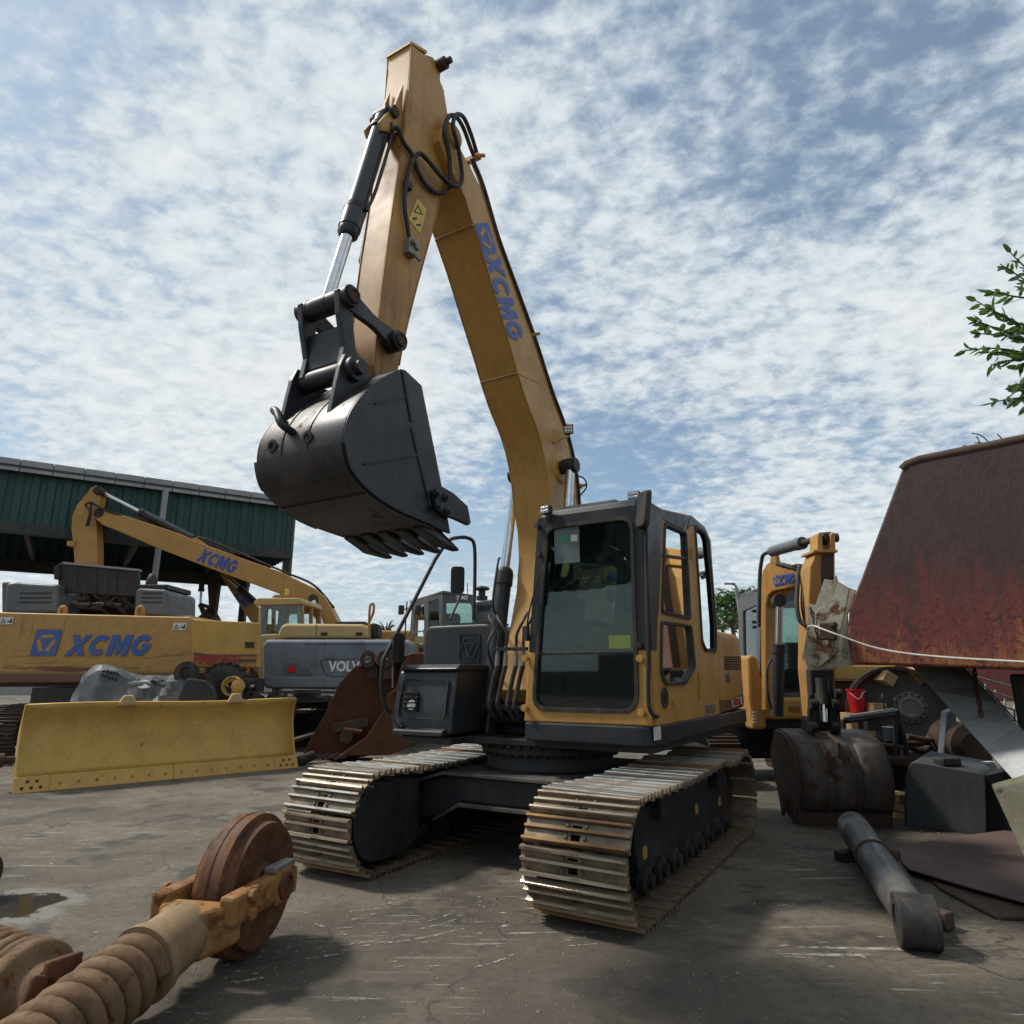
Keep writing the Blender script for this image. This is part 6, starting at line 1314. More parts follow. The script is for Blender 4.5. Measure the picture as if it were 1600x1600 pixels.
px_pts = [(1425, 1040, 7.05), (1460, 1078, 6.8), (1500, 1125, 6.45), (1540, 1170, 6.1), (1600, 1236, 5.6), (1680, 1320, 5.0), (1752, 1400, 4.6)]; px_r = [(1505, 1040, 7.05), (1535, 1072, 6.8), (1562, 1100, 6.45), (1590, 1132, 6.1), (1640, 1185, 5.6), (1720, 1265, 5.0), (1800, 1350, 4.6)]
la = [P(*q) for q in px_pts]; lb2_ = [P(*q) for q in px_r]; th_ = Vector((.16, .32, .03))
bm_.sheet([la, lb2_], False); bm_.sheet([[v+th_ for v in la], [v+th_ for v in lb2_]], False); bm_.sheet([lb2_, [v+th_ for v in lb2_]], False); bm_.sheet([la, [v+th_ for v in la]], False)
M['palegrey'] = paint('pale_grey_paint', (.42, .44, .44), .5, dirt=(.16, .15, .12), damt=.3, rust=.03, seed=50)
gbm = bm_.build('support_beam', 'palegrey', tz, world=True)
M['mossy'] = paint('mossy_steel', (.05, .055, .03), .8, damt=.4, seed=51)
MB().sheet([[v+Vector((.004, -.004, .012)) for v in lb2_], [v+th_*.9+Vector((.004, 0, .05)) for v in lb2_]], False).build('beam_top', 'mossy', tz, world=True, solid=.01)
# corner bracket plates in chipped white paint
M['chipped'] = paint('chipped_white_paint', (.40, .37, .29), .6, dirt=(.16, .13, .09), damt=.6, dscale=3, rust=.42, rscale=3.2, rustc=(.15, .06, .025), streak=.5, seed=52)
k1 = MB().vprism([(1263, 943), (1274, 946), (1288, 905), (1302, 907), (1306, 898), (1309, 908), (1298, 960), (1302, 1044), (1262, 1048), (1255, 1020), (1260, 990)], (3.02, 6.62), (3.45, 6.30), .03).build('corner_bracket', 'chipped', tz, .004, world=True)
k2 = MB().vprism([(1309, 908), (1327, 919), (1325, 930), (1312, 990), (1306, 1022), (1278, 1043), (1292, 965), (1300, 940)], (3.08, 6.50), (3.36, 6.26), .03).build('corner_bracket', 'chipped', tz, .004, world=True)
MB().vprism([(1327, 918), (1337, 922), (1330, 945), (1324, 960), (1330, 1040), (1278, 1046), (1306, 1022), (1312, 990)], (3.10, 6.58), (3.46, 6.30), .03).build('corner_bracket', 'chipped', tz, .004, world=True)
MB().vprism(rect(1280, 973, 1305, 1000), (3.05, 6.40), (3.4, 6.12), .08).lathe(P(1300, 977, 6.15), (.2, -1, 0), [(0, .035), (.05, .03)], 10).build('bracket_block', 'rustdark', tz, .01, world=True)
def chain(pts, r, w, root, mat, n):
    pts = catmull(pts, 8); L_ = [0]
    for a, b in zip(pts, pts[1:]): L_.append(L_[-1]+(b-a).length)
    step = L_[-1]/n
    for k in range(n):
        s_ = (k+.5)*step; i = max(j for j in range(len(L_)) if L_[j] <= s_); i = min(i, len(pts)-2); f = (s_-L_[i])/max(1e-6, L_[i+1]-L_[i]); c = pts[i].lerp(pts[i+1], f); d = (pts[i+1]-pts[i]).normalized()
        x = (Vector((1, 0, 0)) if k % 2 else Vector((0, 1, 0))); x = (x-d*x.dot(d)).normalized(); mb = MB(); loop = []
        for j in range(13): a = 2*math.pi*j/12; loop.append(c+d*math.cos(a)*step*.72+x*math.sin(a)*w)
        mb.path(loop, r, 5).build('chain_link', mat, root, world=True)
ch1 = thing('rusty_chain', 'short rusty chain dangling in front of the pale grey beam', 'chain', (4.0, 6.2, 1.15)); chain([P(1522, 1042, 6.35), P(1526, 1080, 6.2), P(1531, 1102, 6.15), P(1533, 1119, 6.12)], .008, .014, ch1, 'rust', 10)
ch2 = thing('rusty_chain', 'rusty chain hooked over the chipped white corner bracket', 'chain', (3.2, 6.4, 1.6)); chain([P(1266, 950, 6.42), P(1271, 965, 6.38), P(1276, 985, 6.34), P(1279, 1000, 6.33), P(1284, 1008, 6.32)], .008, .013, ch2, 'rustdark', 9)
rp = MB().path([P(1263, 979, 6.38), P(1272, 978, 6.22), P(1285, 983, 6.12), P(1312, 993, 6.0), P(1360, 1010, 5.88), P(1410, 1020, 5.72), P(1480, 1027, 5.5), P(1600, 1034, 5.15), P(1720, 1040, 4.8)], .008, 6, 6)
rp.path([P(1275, 980, 6.2), P(1274, 962, 6.18), P(1280, 952, 6.15), P(1290, 949, 6.12)], .004, 5, 5)
solo(rp, 'white_cord', 'whitelabel', 'thin white cord tied to the chipped bracket and stretched along the dump body', 'cord')
tw = MB(); t0_ = VP(1500, 708, DA, DB)+dn*.8
for px0, py0, segs in ((1548, 698, [(1542, 688), (1532, 680), (1518, 677)]), (1545, 697, [(1535, 692), (1522, 692)]), (1532, 700, [(1530, 690), (1526, 682)]), (1570, 692, [(1563, 683), (1558, 678)]), (1498, 707, [(1505, 700), (1508, 695)]), (1511, 704, [(1506, 697), (1502, 700)])):
    tw.path([P(px0, py0+14, 6.5)]+[P(a, b, 6.5) for a, b in [(px0, py0)]+segs], .006, 5, 3)
solo(tw, 'dry_twigs', 'bark', 'bare dry twigs poking over the top rim of the dump body', 'twigs')

# ================================================================== DRUM, FRAME, PAIL under the dump body
YW = 9.5
dcn = P(1405, 1120, YW)
DR = thing('compactor_drum', 'grey steel roller drum end with a bolted hub and wooden wedges round it', 'drum', (dcn.x, dcn.y+.6, 0))
zc = .66; C0 = Vector((dcn.x, YW, zc+.42))
axd = Vector((-.42, -.9, 0)).normalized()
sh_ = MB().lathe(C0+axd*.12, -axd, [(0, .60), (0, .645), (1.5, .645), (1.5, .60), (.0, .60)], 48).build('drum_shell', 'rustdark', DR, world=True)
M['drumgrey'] = paint('drum_grey_paint', (.10, .105, .10), .6, dirt=(.06, .055, .045), damt=.5, rust=.08, seed=55)
MB().lathe(C0, -axd, [(0, .02), (0, .62), (.04, .62), (.04, .02)], 48).build('end_disc', 'drumgrey', DR, world=True)
hb = C0+Vector((.9, -.42, 0))*.15+Vector((0, 0, .10)); hbo = MB().lathe(hb-axd*.0, axd, [(0, .21), (.03, .205), (.035, .15), (.07, .145), (.075, .11), (.06, .10), (.06, .01)], 36).build('hub_flange', 'steel', DR, world=True)
xx, yy = MB().frame(axd)
for k in range(14): a = 2*math.pi*k/14; MB().lathe(hb+axd*.03+xx*math.cos(a)*.18+yy*math.sin(a)*.18, axd, [(0, .017), (.02, .017)], 6).build('bolt', 'rustdark', hbo, world=True)
for dx, dz in ((.55, -.45), (-.45, -.5)): MB().box(Vector((C0.x+dx*.9, YW+.6, .22)), (.3, 1.2, .44)).build('drum_chock', 'rustdark', DR, world=True)
for k, (px, py, rz, w_, h_) in enumerate(((1382, 1060, .6, .16, .16), (1427, 1056, -.6, .12, .20), (1367, 1106, .05, .17, .13), (1463, 1103, -.2, .10, .19), (1452, 1147, .55, .18, .18))):
    c = P(px, py, YW-.02); solo(MB().box(c, (w_, .30, h_), m=Matrix.Rotation(rz, 3, 'Y')), 'wooden_block', 'wood', ['tilted timber block near the top rim of the grey drum', 'narrow timber wedge between the drum top and the grey beam', 'upright square timber block behind the lever stand', 'timber block between the drum hub and the grey beam', 'tilted timber block at the foot of the grey drum'][k], 'wooden block', 'timber blocks wedged round the drum', bevel=.006)
yb = thing('yellow_machine', 'weathered orange-yellow machine frame behind the drum under the dump body', 'machine', (P(1345, 1060, 11.5).x, 11.9, 0))
part(yb, rect(1300, 1040, 1400, 1062), 11.5, .8, 'gold', 'frame_beam', .02); part(yb, rect(1300, 1064, 1345, 1110), 11.6, .6, 'rust', 'frame_panel', .02); part(yb, rect(1305, 1110, 1345, 1178), 11.8, .4, 'rustdark', 'frame_leg', .02)
pb_ = P(1339, 1098, 9.6)
PL = thing('red_pail', 'bright red plastic pail standing behind the small excavator bucket', 'pail', (pb_.x, 9.6, P(1339, 1113, 9.6).z))
pz = P(1339, 1113, 9.6).z; MB().lathe((pb_.x, 9.6, pz), (0, 0, 1), [(0, .095), (.28, .115), (.285, .125), (.31, .125), (.31, .11), (.28, .10)], 24).build('pail_body', 'redpaint', PL, world=True)
MB().path([Vector((pb_.x-.12, 9.55, pz+.27)), Vector((pb_.x-.04, 9.46, pz+.18)), Vector((pb_.x+.04, 9.47, pz+.27)), Vector((pb_.x+.12, 9.55, pz+.28))], .005, 5, 4).build('pail_handle', 'whitelabel', PL, world=True)
solo(MB().box((pb_.x, 9.65, pz/2-.004), (.32, .3, pz-.008)), 'timber_crate', 'wood', 'pale timber stand under the red pail', 'crate', bevel=.005)
# welded scrap frame with levers
FX = thing('lever_stand', 'black welded stand with pale rails and control levers in front of the drum', 'frame', (P(1370, 1180, 8.9).x, 8.9, 0))
YX = 8.85
for (a, b), (c, d), m_, r in (((1318, 1122), (1402, 1110), 'steel', .022), ((1322, 1127), (1400, 1116), 'black', .03), ((1326, 1119), (1398, 1108), 'steel', .018), ((1402, 1110), (1418, 1180), 'black', .035), ((1402, 1112), (1396, 1188), 'black', .03), ((1345, 1126), (1350, 1188), 'black', .035), ((1318, 1124), (1320, 1188), 'black', .03), ((1345, 1160), (1415, 1168), 'rustdark', .03), ((1350, 1185), (1420, 1185), 'rustdark', .04)):
    MB().tube(P(a, b, YX), P(c, d, YX), r, seg=8).build('frame_bar', m_, FX, world=True)
for px, t_ in ((1380, 1093), (1400, 1098)): MB().path([P(px+3, 1112, YX), P(px+1, 1102, YX), P(px, t_, YX)], .012, 6, 3).build('lever', 'black', FX, world=True); MB().lathe(P(px, t_, YX), (0, 0, 1), [(0, .02), (.05, .025), (.07, .012)], 10).build('lever_knob', 'black', FX, world=True)
for px, py, sx, sz, m_ in ((1385, 1147, .16, .18, 'bluegrey'), (1360, 1132, .20, .14, 'deepgrey'), (1370, 1165, .3, .2, 'black'), (1398, 1150, .1, .25, 'deepgrey'), (1390, 1178, .22, .12, 'rustdark')): MB().box(P(px, py, YX+.12), (sx, .15, sz), random.uniform(-.3, .3)).build('frame_box', m_, FX, .01, world=True)
for k, (pts, m_) in enumerate(((((1418, 1150), (1450, 1156), (1480, 1150)), 'rustdark'), (((1415, 1162), (1450, 1160), (1495, 1150)), 'rust'), (((1418, 1166), (1440, 1175), (1455, 1165), (1450, 1158)), 'rubber'), (((1415, 1178), (1460, 1166), (1500, 1160)), 'steel'))):
    o = MB().path([P(a, b, 8.95) if False else (lambda q: Vector((q.x, q.y, max(.05, q.z))))(P(a, b, 9.0+.1*k)) for a, b in pts], .035, 8, 4)
    solo(o, 'loose_pipe', m_, ['brown pipe in the scrap heap below the drum', 'orange rusted pipe below the drum', 'looped black hose below the drum', 'pale steel rail lying below the drum'][k], 'pipe')
solo(MB().vprism([(1479, 1112), (1494, 1106), (1488, 1200), (1472, 1200)], *YP(8.75), .12), 'blue_post', paint('blue_post_paint', (.08, .11, .15), .5, damt=.4, seed=57), 'worn pale blue steel post standing before the drum', 'post', bevel=.015)
solo(MB().lathe(P(1520, 1165, 8.6), (0, 1, .1), [(0, .14), (.05, .24), (.5, .24), (.55, .14)], 30).box(P(1520, 1190, 8.8), (.3, .3, .4)), 'rusty_drum', 'rustdark', 'rusty round barrel lying behind the pale grey beam', 'barrel')
gr = MB()
for k in range(6): gr.tube(P(1510+k*15, 1045+k*11, 8.4), P(1510+k*15, 1072+k*11, 8.4), .012, seg=6)
for k in range(3): gr.tube(P(1505, 1052+k*16, 8.4), P(1600, 1078+k*18, 8.4), .012, seg=6)
gr.tube(P(1590, 1085, 8.45), (P(1590, 1085, 8.45).x, 8.45, 0), .03, seg=6)
solo(gr, 'wire_cage', 'steel', 'pale wire mesh cage glimpsed above the grey beam', 'cage')

# ================================================================== GREY COVER BOX, TIMBERS, PLATES, CYLINDER
g0_ = [GP(1417, 1268, .10), GP(1530, 1306, .0)]
bxA, bxB = (GP(1416, 1292).x, GP(1416, 1292).y), (GP(1538, 1306).x, GP(1538, 1306).y)
CBX = thing('grey_cover_box', 'hollow dark grey machine cover lying on its side near the metal plates', 'cover', (bxA[0]+.3, bxA[1], 0))
cvm = paint('cover_grey_paint', (.040, .046, .050), .5, dirt=(.10, .10, .095), damt=.3, seed=58)
fo = [VP(a, b, bxA, bxB) for a, b in round_poly([(1415, 1290), (1416, 1215), (1424, 1191), (1530, 1210), (1538, 1216), (1540, 1306)], [.1, 4, 9, 6, 4, .1], 4)]
bkv = Vector((.55, .60, 0)); 
MB().prism(fo, [v+Vector((.02, .03, 0)) for v in fo]).build('cover_front', cvm, CBX, .01, world=True)
tp_ = fo[5:-1]; MB().sheet([[v for v in fo[4:-3]], [v+bkv+Vector((0, 0, .05)) for v in fo[4:-3]]]).build('cover_top', cvm, CBX, world=True, solid=.02)
MB().prism([fo[0], fo[2], fo[2]+bkv, fo[0]+bkv], [v+Vector((.02, 0, 0)) for v in (fo[0], fo[2], fo[2]+bkv, fo[0]+bkv)]).build('cover_end', cvm, CBX, world=True)
pp = P(1490, 1185, 7.75); MB().box(P(1480, 1190, 7.7), (.26, .14, .09), .3).build('hinge_block', 'black', CBX, .02, world=True)
MB().box(P(1545, 1190, 7.85), (.12, .06, .004), .3).build('paper_scrap', 'white', CBX, world=True)
for k, (px, py) in enumerate(((1410, 1252), (1409, 1260), (1409, 1270))): c = GP(px, 1278-.0, .05+.0); solo(MB().box((GP(1411, 1280).x+.02+.02*k, GP(1411, 1280).y+.1, .225-.095*k+.0), (.20, .30, .085), .2+.1*k), 'timber_offcut', 'wood', ['topmost timber offcut of the stack beside the grey cover', 'middle timber offcut of the stack beside the grey cover', 'bottom timber offcut lying on the ground beside the grey cover'][k], 'timber', 'timber offcuts stacked by the grey cover', bevel=.005)
M['plate'] = paint('dusty_red_plate', (.125, .082, .072), .75, dirt=(.07, .055, .048), damt=.6, rust=.15, rustc=(.12, .06, .04), seed=60)
def plate(px, z0, th, mat, label):
    q = [GP(a, b, z0) for a, b in px]; solo(MB().prism(q, [v+Vector((0, 0, th)) for v in q]), 'steel_sheet', mat, label, 'steel sheet', bevel=.004)
plate([(1392, 1345), (1440, 1332), (1640, 1310), (1760, 1400), (1660, 1440), (1556, 1437), (1470, 1392), (1440, 1365)], .004, .02, 'rustdark', 'grey-brown steel sheet at the bottom of the pair on the ground')
plate([(1388, 1328), (1470, 1312), (1580, 1298), (1700, 1380), (1640, 1420), (1600, 1412), (1520, 1390), (1420, 1360)], .05, .014, 'plate', 'dusty reddish steel sheet lying on top of another sheet')
for k, (px, py) in enumerate(((1450, 1350), (1580, 1350))): solo(MB().box((GP(px, py).x, GP(px, py).y, .037), (.3, .12, .024)), 'spacer_strip', 'wood', ['timber strip between the steel sheets near the cylinder', 'timber strip between the steel sheets near the grey cover'][k], 'strip', 'strips between the steel sheets')
CYL = thing('hydraulic_cylinder', 'scratched dark grey hydraulic cylinder lying on the ground with its round eye end', 'hydraulic cylinder', tuple(GP(1380, 1400).xy)+(0,))
ca = GP(1333, 1292, .22); cb_ = GP(1424, 1428, .155); cdv = (cb_-ca).normalized(); cl_ = (cb_-ca).length
cym = paint('cylinder_grey_paint', (.045, .052, .058), .32, dirt=(.17, .145, .11), damt=.6, dscale=5, rust=.14, rscale=9, spec=.5, seed=61)
MB().lathe(ca, cdv, [(-.03, .06), (-.02, .125), (0, .135), (.42, .135), (.43, .128), (cl_*.55, .125), (cl_*.80, .125), (cl_*.93, .118), (cl_*.99, .11)], 32).build('barrel', cym, CYL, world=True)
MB().lathe(ca+cdv*(cl_*.45), cdv, [(0, .125), (0, .138), (.03, .138), (.03, .125)], 32).build('clamp_band', 'rustdark', CYL, world=True)
sidev = cdv.cross(Vector((0, 0, 1))).normalized(); 
if sidev.x < 0: sidev = -sidev
MB().box(ca+cdv*(cl_*.45)+sidev*.15+Vector((0, 0, .03)), (.07, .07, .08)).build('clamp_bolt', 'rustdark', CYL, .01, world=True)
ec = cb_+cdv*.12; ev = Vector((cdv.x, cdv.y, 0)).normalized(); el = sidev
MB().lathe(ec-el*.11, el, [(0, .085), (0, .15), (.22, .15), (.22, .085), (0, .085)], 32).build('eye_end', 'rubber', CYL, .006, world=True); MB().lathe(ec-el*.10, el, [(0, .07), (0, .088), (.20, .088), (.20, .07), (0, .07)], 28).build('eye_bush', 'rustdark', CYL, world=True)
MB().prism([cb_-el*.10+Vector((0, 0, z)) for z in (-.1, .1)]+[ec-el*.10+Vector((0, 0, z)) for z in (.13, -.13)], [cb_+el*.10+Vector((0, 0, z)) for z in (-.1, .1)]+[ec+el*.10+Vector((0, 0, z)) for z in (.13, -.13)]).build('eye_neck', 'rubber', CYL, .02, world=True)
MB().tube(ca+sidev*.15+cdv*(cl_*.5), ca+sidev*.16+cdv*(cl_*.86)+Vector((0, 0, -.05)), .02).build('side_pipe', 'black', CYL, world=True)
bp2 = ca+sidev*.19+cdv*(cl_*.86); MB().box((bp2.x+.02, bp2.y, .06), (.10, .16, .10), .5).build('port_block', 'rustdark', CYL, .01, world=True)
MB().box((ca.x-.06+cdv.x*.28, ca.y+cdv.y*.28, .042), (.34, .12, .084), .35).build('chock', 'black', CYL, .01, world=True)
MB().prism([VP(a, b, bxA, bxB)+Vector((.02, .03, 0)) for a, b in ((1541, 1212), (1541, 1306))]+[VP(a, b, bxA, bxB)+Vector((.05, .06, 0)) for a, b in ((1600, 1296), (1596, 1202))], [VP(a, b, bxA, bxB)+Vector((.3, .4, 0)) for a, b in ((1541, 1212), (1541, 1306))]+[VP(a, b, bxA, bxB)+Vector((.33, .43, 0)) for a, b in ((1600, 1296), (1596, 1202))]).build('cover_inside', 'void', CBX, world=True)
rs = MB(); L0, L1 = P(1551, 1232, 4.9), P(1612, 1365, 4.75); G0 = L0+(L1-L0)*(.99*L0.z/(L0.z-L1.z)); R0 = P(1700, 1190, 4.55); q = [L0, R0, R0+(G0-L0), G0]; q[2].z = G0.z
nn = Vector((.04, .07, .02)); rs.prism(q, [v+nn for v in q])
solo(rs, 'chipped_panel', paint('chipped_cream_paint', (.46, .40, .27), .6, dirt=(.2, .12, .05), damt=.5, dscale=4, rust=.4, rscale=6, rustc=(.17, .065, .02), seed=62), 'cream painted panel corner with orange rust chips, leaning above the sheets', 'panel', bevel=.01)

# ================================================================== IDLER AND RECOIL SPRINGS, lower left
M['springpaint'] = paint('dusty_spring_paint', (.165, .100, .052), .66, dirt=(.060, .036, .022), damt=.75, dscale=11, rust=.32, rscale=14, bump=.22, streak=0, spec=.25, seed=70)
M['oldyellow'] = paint('old_yellow_paint', (.30, .15, .045), .55, dirt=(.10, .050, .025), damt=.8, dscale=8, rust=.5, rscale=10, bump=.3, streak=0, spec=.4, seed=71) if False else paint('old_yellow_paint', (.30, .15, .045), .55, dirt=(.10, .050, .025), damt=.8, dscale=8, rust=.5, rscale=5, spec=.3, seed=71)
M['idler'] = paint('idler_rust', (.12, .047, .020), .6, dirt=(.040, .022, .015), damt=.85, dscale=7, rust=.40, rustc=(.27, .12, .038), rscale=9, bump=.4, spec=.35, seed=72)
IC = Vector((-1.60, 4.42, .385)); S1_, S2_ = GP(272, 1466, .27), GP(120, 1590, .19); idr = (S2_-IC).normalized(); ia = Vector((-idr.y, idr.x, 0)).normalized()
if ia.x < 0: ia = -ia
IA = thing('track_idler_assembly', 'rusty idler wheel in a yellow yoke with a fat dusty coil spring behind it', 'idler', (IC.x, IC.y, 0))
MB().lathe(IC-ia*.13, ia, [(0, .10), (0, .30), (.005, .335), (.055, .345), (.060, .372), (.066, .385), (.118, .385), (.121, .380), (.139, .380), (.142, .385), (.194, .385), (.200, .372), (.205, .345), (.255, .335), (.26, .31), (.245, .29), (.235, .12), (.26, .10)], 56).build('idler_wheel', 'idler', IA, world=True)
fv = Vector((idr.x, idr.y, 0)).normalized()
for sg in (-1, 1):
    c = IC+ia*(sg*.205); d_ = -fv
    mb = MB(); e0 = c+d_*.16; e1 = c-d_*.50
    mb.bar(e0, e1, .10, .15); mb.box(c, (.16, .11, .19), math.atan2(ia.y, ia.x)+math.pi/2); mb.build('yoke_arm', 'oldyellow', IA, .02, world=True)
    MB().lathe(c+ia*(sg*.04), ia*sg, [(0, .075), (.03, .075), (.035, .055), (.02, .05)], 20).build('axle_cap', 'idler', IA, world=True)
    MB().box(c+d_*.02+Vector((0, 0, .10)), (.22, .08, .03), math.atan2(fv.y, fv.x)).build('guide_plate', 'steel' if sg > 0 else 'oldyellow', IA, .005, world=True)
    for k in (0, 1): MB().lathe(c-d_*(.36)+ia*(sg*.05)+Vector((0, 0, .05-k*.09)), ia*sg, [(0, .035), (.03, .035), (.035, .02)], 6).build('yoke_bolt', 'oldyellow', IA, .004, world=True)
Y0 = IC+idr*.42
MB().prism([Y0-ia*.26+Vector((0, 0, z)) for z in (-.10, .10)]+[Y0+ia*.26+Vector((0, 0, z)) for z in (.10, -.10)], [Y0+idr*.18-ia*.12+Vector((0, 0, z)) for z in (-.12, .12)]+[Y0+idr*.18+ia*.12+Vector((0, 0, z)) for z in (.12, -.12)]).build('yoke_head', 'oldyellow', IA, .03, world=True, seg=3)
M['yokepatch'] = paint('bare_yoke_paint', (.27, .19, .10), .6, dirt=(.13, .06, .03), damt=.7, rust=.35, rscale=6, seed=73)
MB().lathe(Y0+idr*.10, idr, [(0, .12), (.02, .15), (.27, .155), (.28, .175), (.33, .18), (.34, .12)], 32).build('yoke_cylinder', 'yokepatch', IA, world=True)
def coil(p0, d, n, R_, r, pitch, root, mat):
    d = d.normalized(); x, y = MB().frame(d); pts = []
    for k in range(int(n*20)+1): a = 2*math.pi*k/20; pts.append(p0+d*(pitch*k/20)+x*math.cos(a)*R_+y*math.sin(a)*R_)
    o = MB().path(pts, r, 12).build('coil_spring', mat, root, world=True)
    MB().tube(p0, p0+d*(pitch*n), R_*.72, seg=20).build('spring_core', 'rustdark', root, world=True); return o
coil(Y0+idr*.46, idr, 14, .130, .0455, .094, IA, 'springpaint')
Q1 = P(62, 1515, 3.45); Q0 = P(-110, 1430, 3.90); Q1.z = .205; Q0.z = .205; qd = (Q0-Q1).normalized()
IB = thing('recoil_spring', 'large ochre recoil spring with a stepped end collar lying beside an oily puddle', 'spring', (Q1.x, Q1.y, 0))
MB().lathe(Q1, -qd, [(-.10, .12), (-.10, .195), (-.04, .20), (-.02, .19), (.0, .145), (.02, .125), (.10, .12), (.11, .08)], 40).build('end_collar', 'springpaint', IB, world=True)
coil(Q1+qd*.13, qd, 10, .155, .040, .084, IB, 'springpaint')
jb = MB(); jc = Q1-qd*.16; xx, yy = MB().frame(qd)
for a0, a1 in ((-.3, 1.0), (1.0, 2.2), (2.2, 3.4)):
    c0 = jc+Vector((0, 0, 0)); p0_ = c0+xx*math.cos(a0)*.14+yy*math.sin(a0)*.14; p1_ = c0+xx*math.cos(a1)*.14+yy*math.sin(a1)*.14; jb.bar(p0_, p1_, .10, .035, qd)
jb.build('end_bracket', 'idler', IB, .01, world=True)
JB = thing('track_roller', 'dark rust-brown roller lying at the edge of the oily puddle', 'roller', tuple(GP(-30, 1410).xy)+(0,))
jr = GP(-34, 1405); MB().lathe(Vector((jr.x-.15, jr.y, .17)), (1, -.25, 0), [(-.3, .08), (-.3, .15), (-.1, .15), (-.09, .17), (.10, .17), (.11, .15), (.2, .15), (.21, .09), (.24, .08)], 28).build('roller_body', 'rustdark', JB, world=True)

# ================================================================== VEGETATION, LAMP, FAR WALL
def leaf_mesh(l, w):
    mb = MB(); mb.add([(0, 0, 0), (l*.3, w*.5, .02*l), (l*.7, w*.42, .0), (l, 0, -.06*l), (l*.7, -w*.42, 0), (l*.3, -w*.5, .02*l), (l*.35, 0, -.03*l), (l*.72, 0, -.05*l)], [(0, 6, 1), (1, 6, 7, 2), (2, 7, 3), (0, 5, 6), (5, 4, 7, 6), (4, 3, 7)])
    o = mb.build('leaf_tmp', 'leaf'); me = o.data; bpy.data.objects.remove(o); me.name = 'leaf'; return me
rng = random.Random(21)
TRX = thing('leafy_tree', 'broad-leaved tree reaching glossy green branches in beyond the dump body', 'tree', (8.6, 8.6, 0))
tb0 = Vector((8.6, 8.6, 0)); MB().path([tb0, tb0+Vector((.05, 0, 2)), tb0+Vector((-.1, .1, 4)), tb0+Vector((-.2, 0, 5.6))], .16, 12, 4, lambda f: .2-.12*f).build('trunk', 'bark', TRX, world=True)
cr = MB(); leaves = []
def twig(p0, p1, n, r0=.02):
    mid = (p0+p1)/2+Vector((rng.uniform(-.1, .1), rng.uniform(-.1, .1), rng.uniform(.0, .15))); pts = catmull([p0, mid, p1], 6); cr.path(pts, r0, 6, 0, lambda f: r0*(1-.75*f)+.003)
    for k in range(n):
        f = .25+.75*(k+1)/n; i = min(len(pts)-2, int(f*(len(pts)-1))); q = pts[i].lerp(pts[i+1], rng.random()); leaves.append((q, (pts[i+1]-pts[i]).normalized()))
YT = 7.9
tips = [(1580, 396), (1562, 412), (1548, 455), (1525, 470), (1522, 500), (1540, 480), (1518, 520), (1507, 548), (1530, 550), (1548, 570), (1560, 520), (1570, 495), (1580, 560), (1590, 450), (1595, 520), (1590, 575), (1552, 628), (1575, 612), (1590, 600), (1600, 640), (1620, 400), (1640, 450), (1650, 520), (1660, 580), (1625, 560), (1612, 480), (1640, 360), (1680, 430), (1700, 500)]
hub_pts = [P(1640, 470, YT+.4), P(1645, 560, YT+.3), P(1660, 620, YT+.2)]
for h in hub_pts: cr.path([tb0+Vector((-.15, .05, 4.6)), (tb0+Vector((-.15, .05, 4.6))+h)/2+Vector((0, 0, .25)), h], .05, 8, 4, lambda f: .07-.045*f)
for a, b in tips:
    tp = P(a, b, YT+rng.uniform(-.35, .45)); h = min(hub_pts, key=lambda q: (q-tp).length); twig(h, tp, 15, .014)
cro = cr.build('crown', 'bark', TRX, world=True)
lms = [leaf_mesh(.165*s, .070*s*w) for s, w in ((.55, 1.1), (.75, .9), (.9, 1.15), (1.05, .85), (1.25, 1.0))]
inv = ROOTM[TRX.name].inverted()
for q, d in leaves:
    m = rng.choice(lms); o = bpy.data.objects.new('leaf', m); col.objects.link(o); o.parent = cro
    dr_ = (d+Vector((rng.uniform(-.9, .9), rng.uniform(-.9, .9), rng.uniform(-.9, .7)))).normalized(); x, y = MB().frame(dr_); a = rng.uniform(0, 6.28); y2 = x*math.cos(a)+y*math.sin(a)
    mm = axes_matrix(inv @ q, dr_, y2); o.matrix_basis = mm
cm_ = MB()
for k in range(1700):
    q = tb0+Vector((rng.gauss(.25, .75), rng.gauss(.2, .8), 5.9+rng.gauss(0, .7)))
    if q.x < .87*q.y: continue
    v1 = Vector((rng.uniform(-1, 1), rng.uniform(-1, 1), rng.uniform(-.7, .7))).normalized()*rng.uniform(.05, .1); v2 = v1.cross(Vector((rng.uniform(-1, 1), rng.uniform(-1, 1), rng.uniform(-1, 1)))).normalized()*.035
    cm_.add([q-v1, q+v2, q+v1, q-v2], [(0, 1, 2, 3)])
for k in range(9):
    a = k*.7; cm_.path([tb0+Vector((-.18, 0, 5.2)), tb0+Vector((.5*math.cos(a), .5*math.sin(a), 5.7)), tb0+Vector((1.1*math.cos(a), 1.1*math.sin(a), 6.2+.3*math.sin(k)))] if math.cos(a) > -.7 else [tb0+Vector((-.18, 0, 5.2)), tb0+Vector((-.1, .1, 5.9)), tb0+Vector((0, .2, 6.6))], .03, 6, 3)
cmo = cm_.build('upper_crown', 'leaf', TRX, world=True); cmo['kind'] = 'stuff'
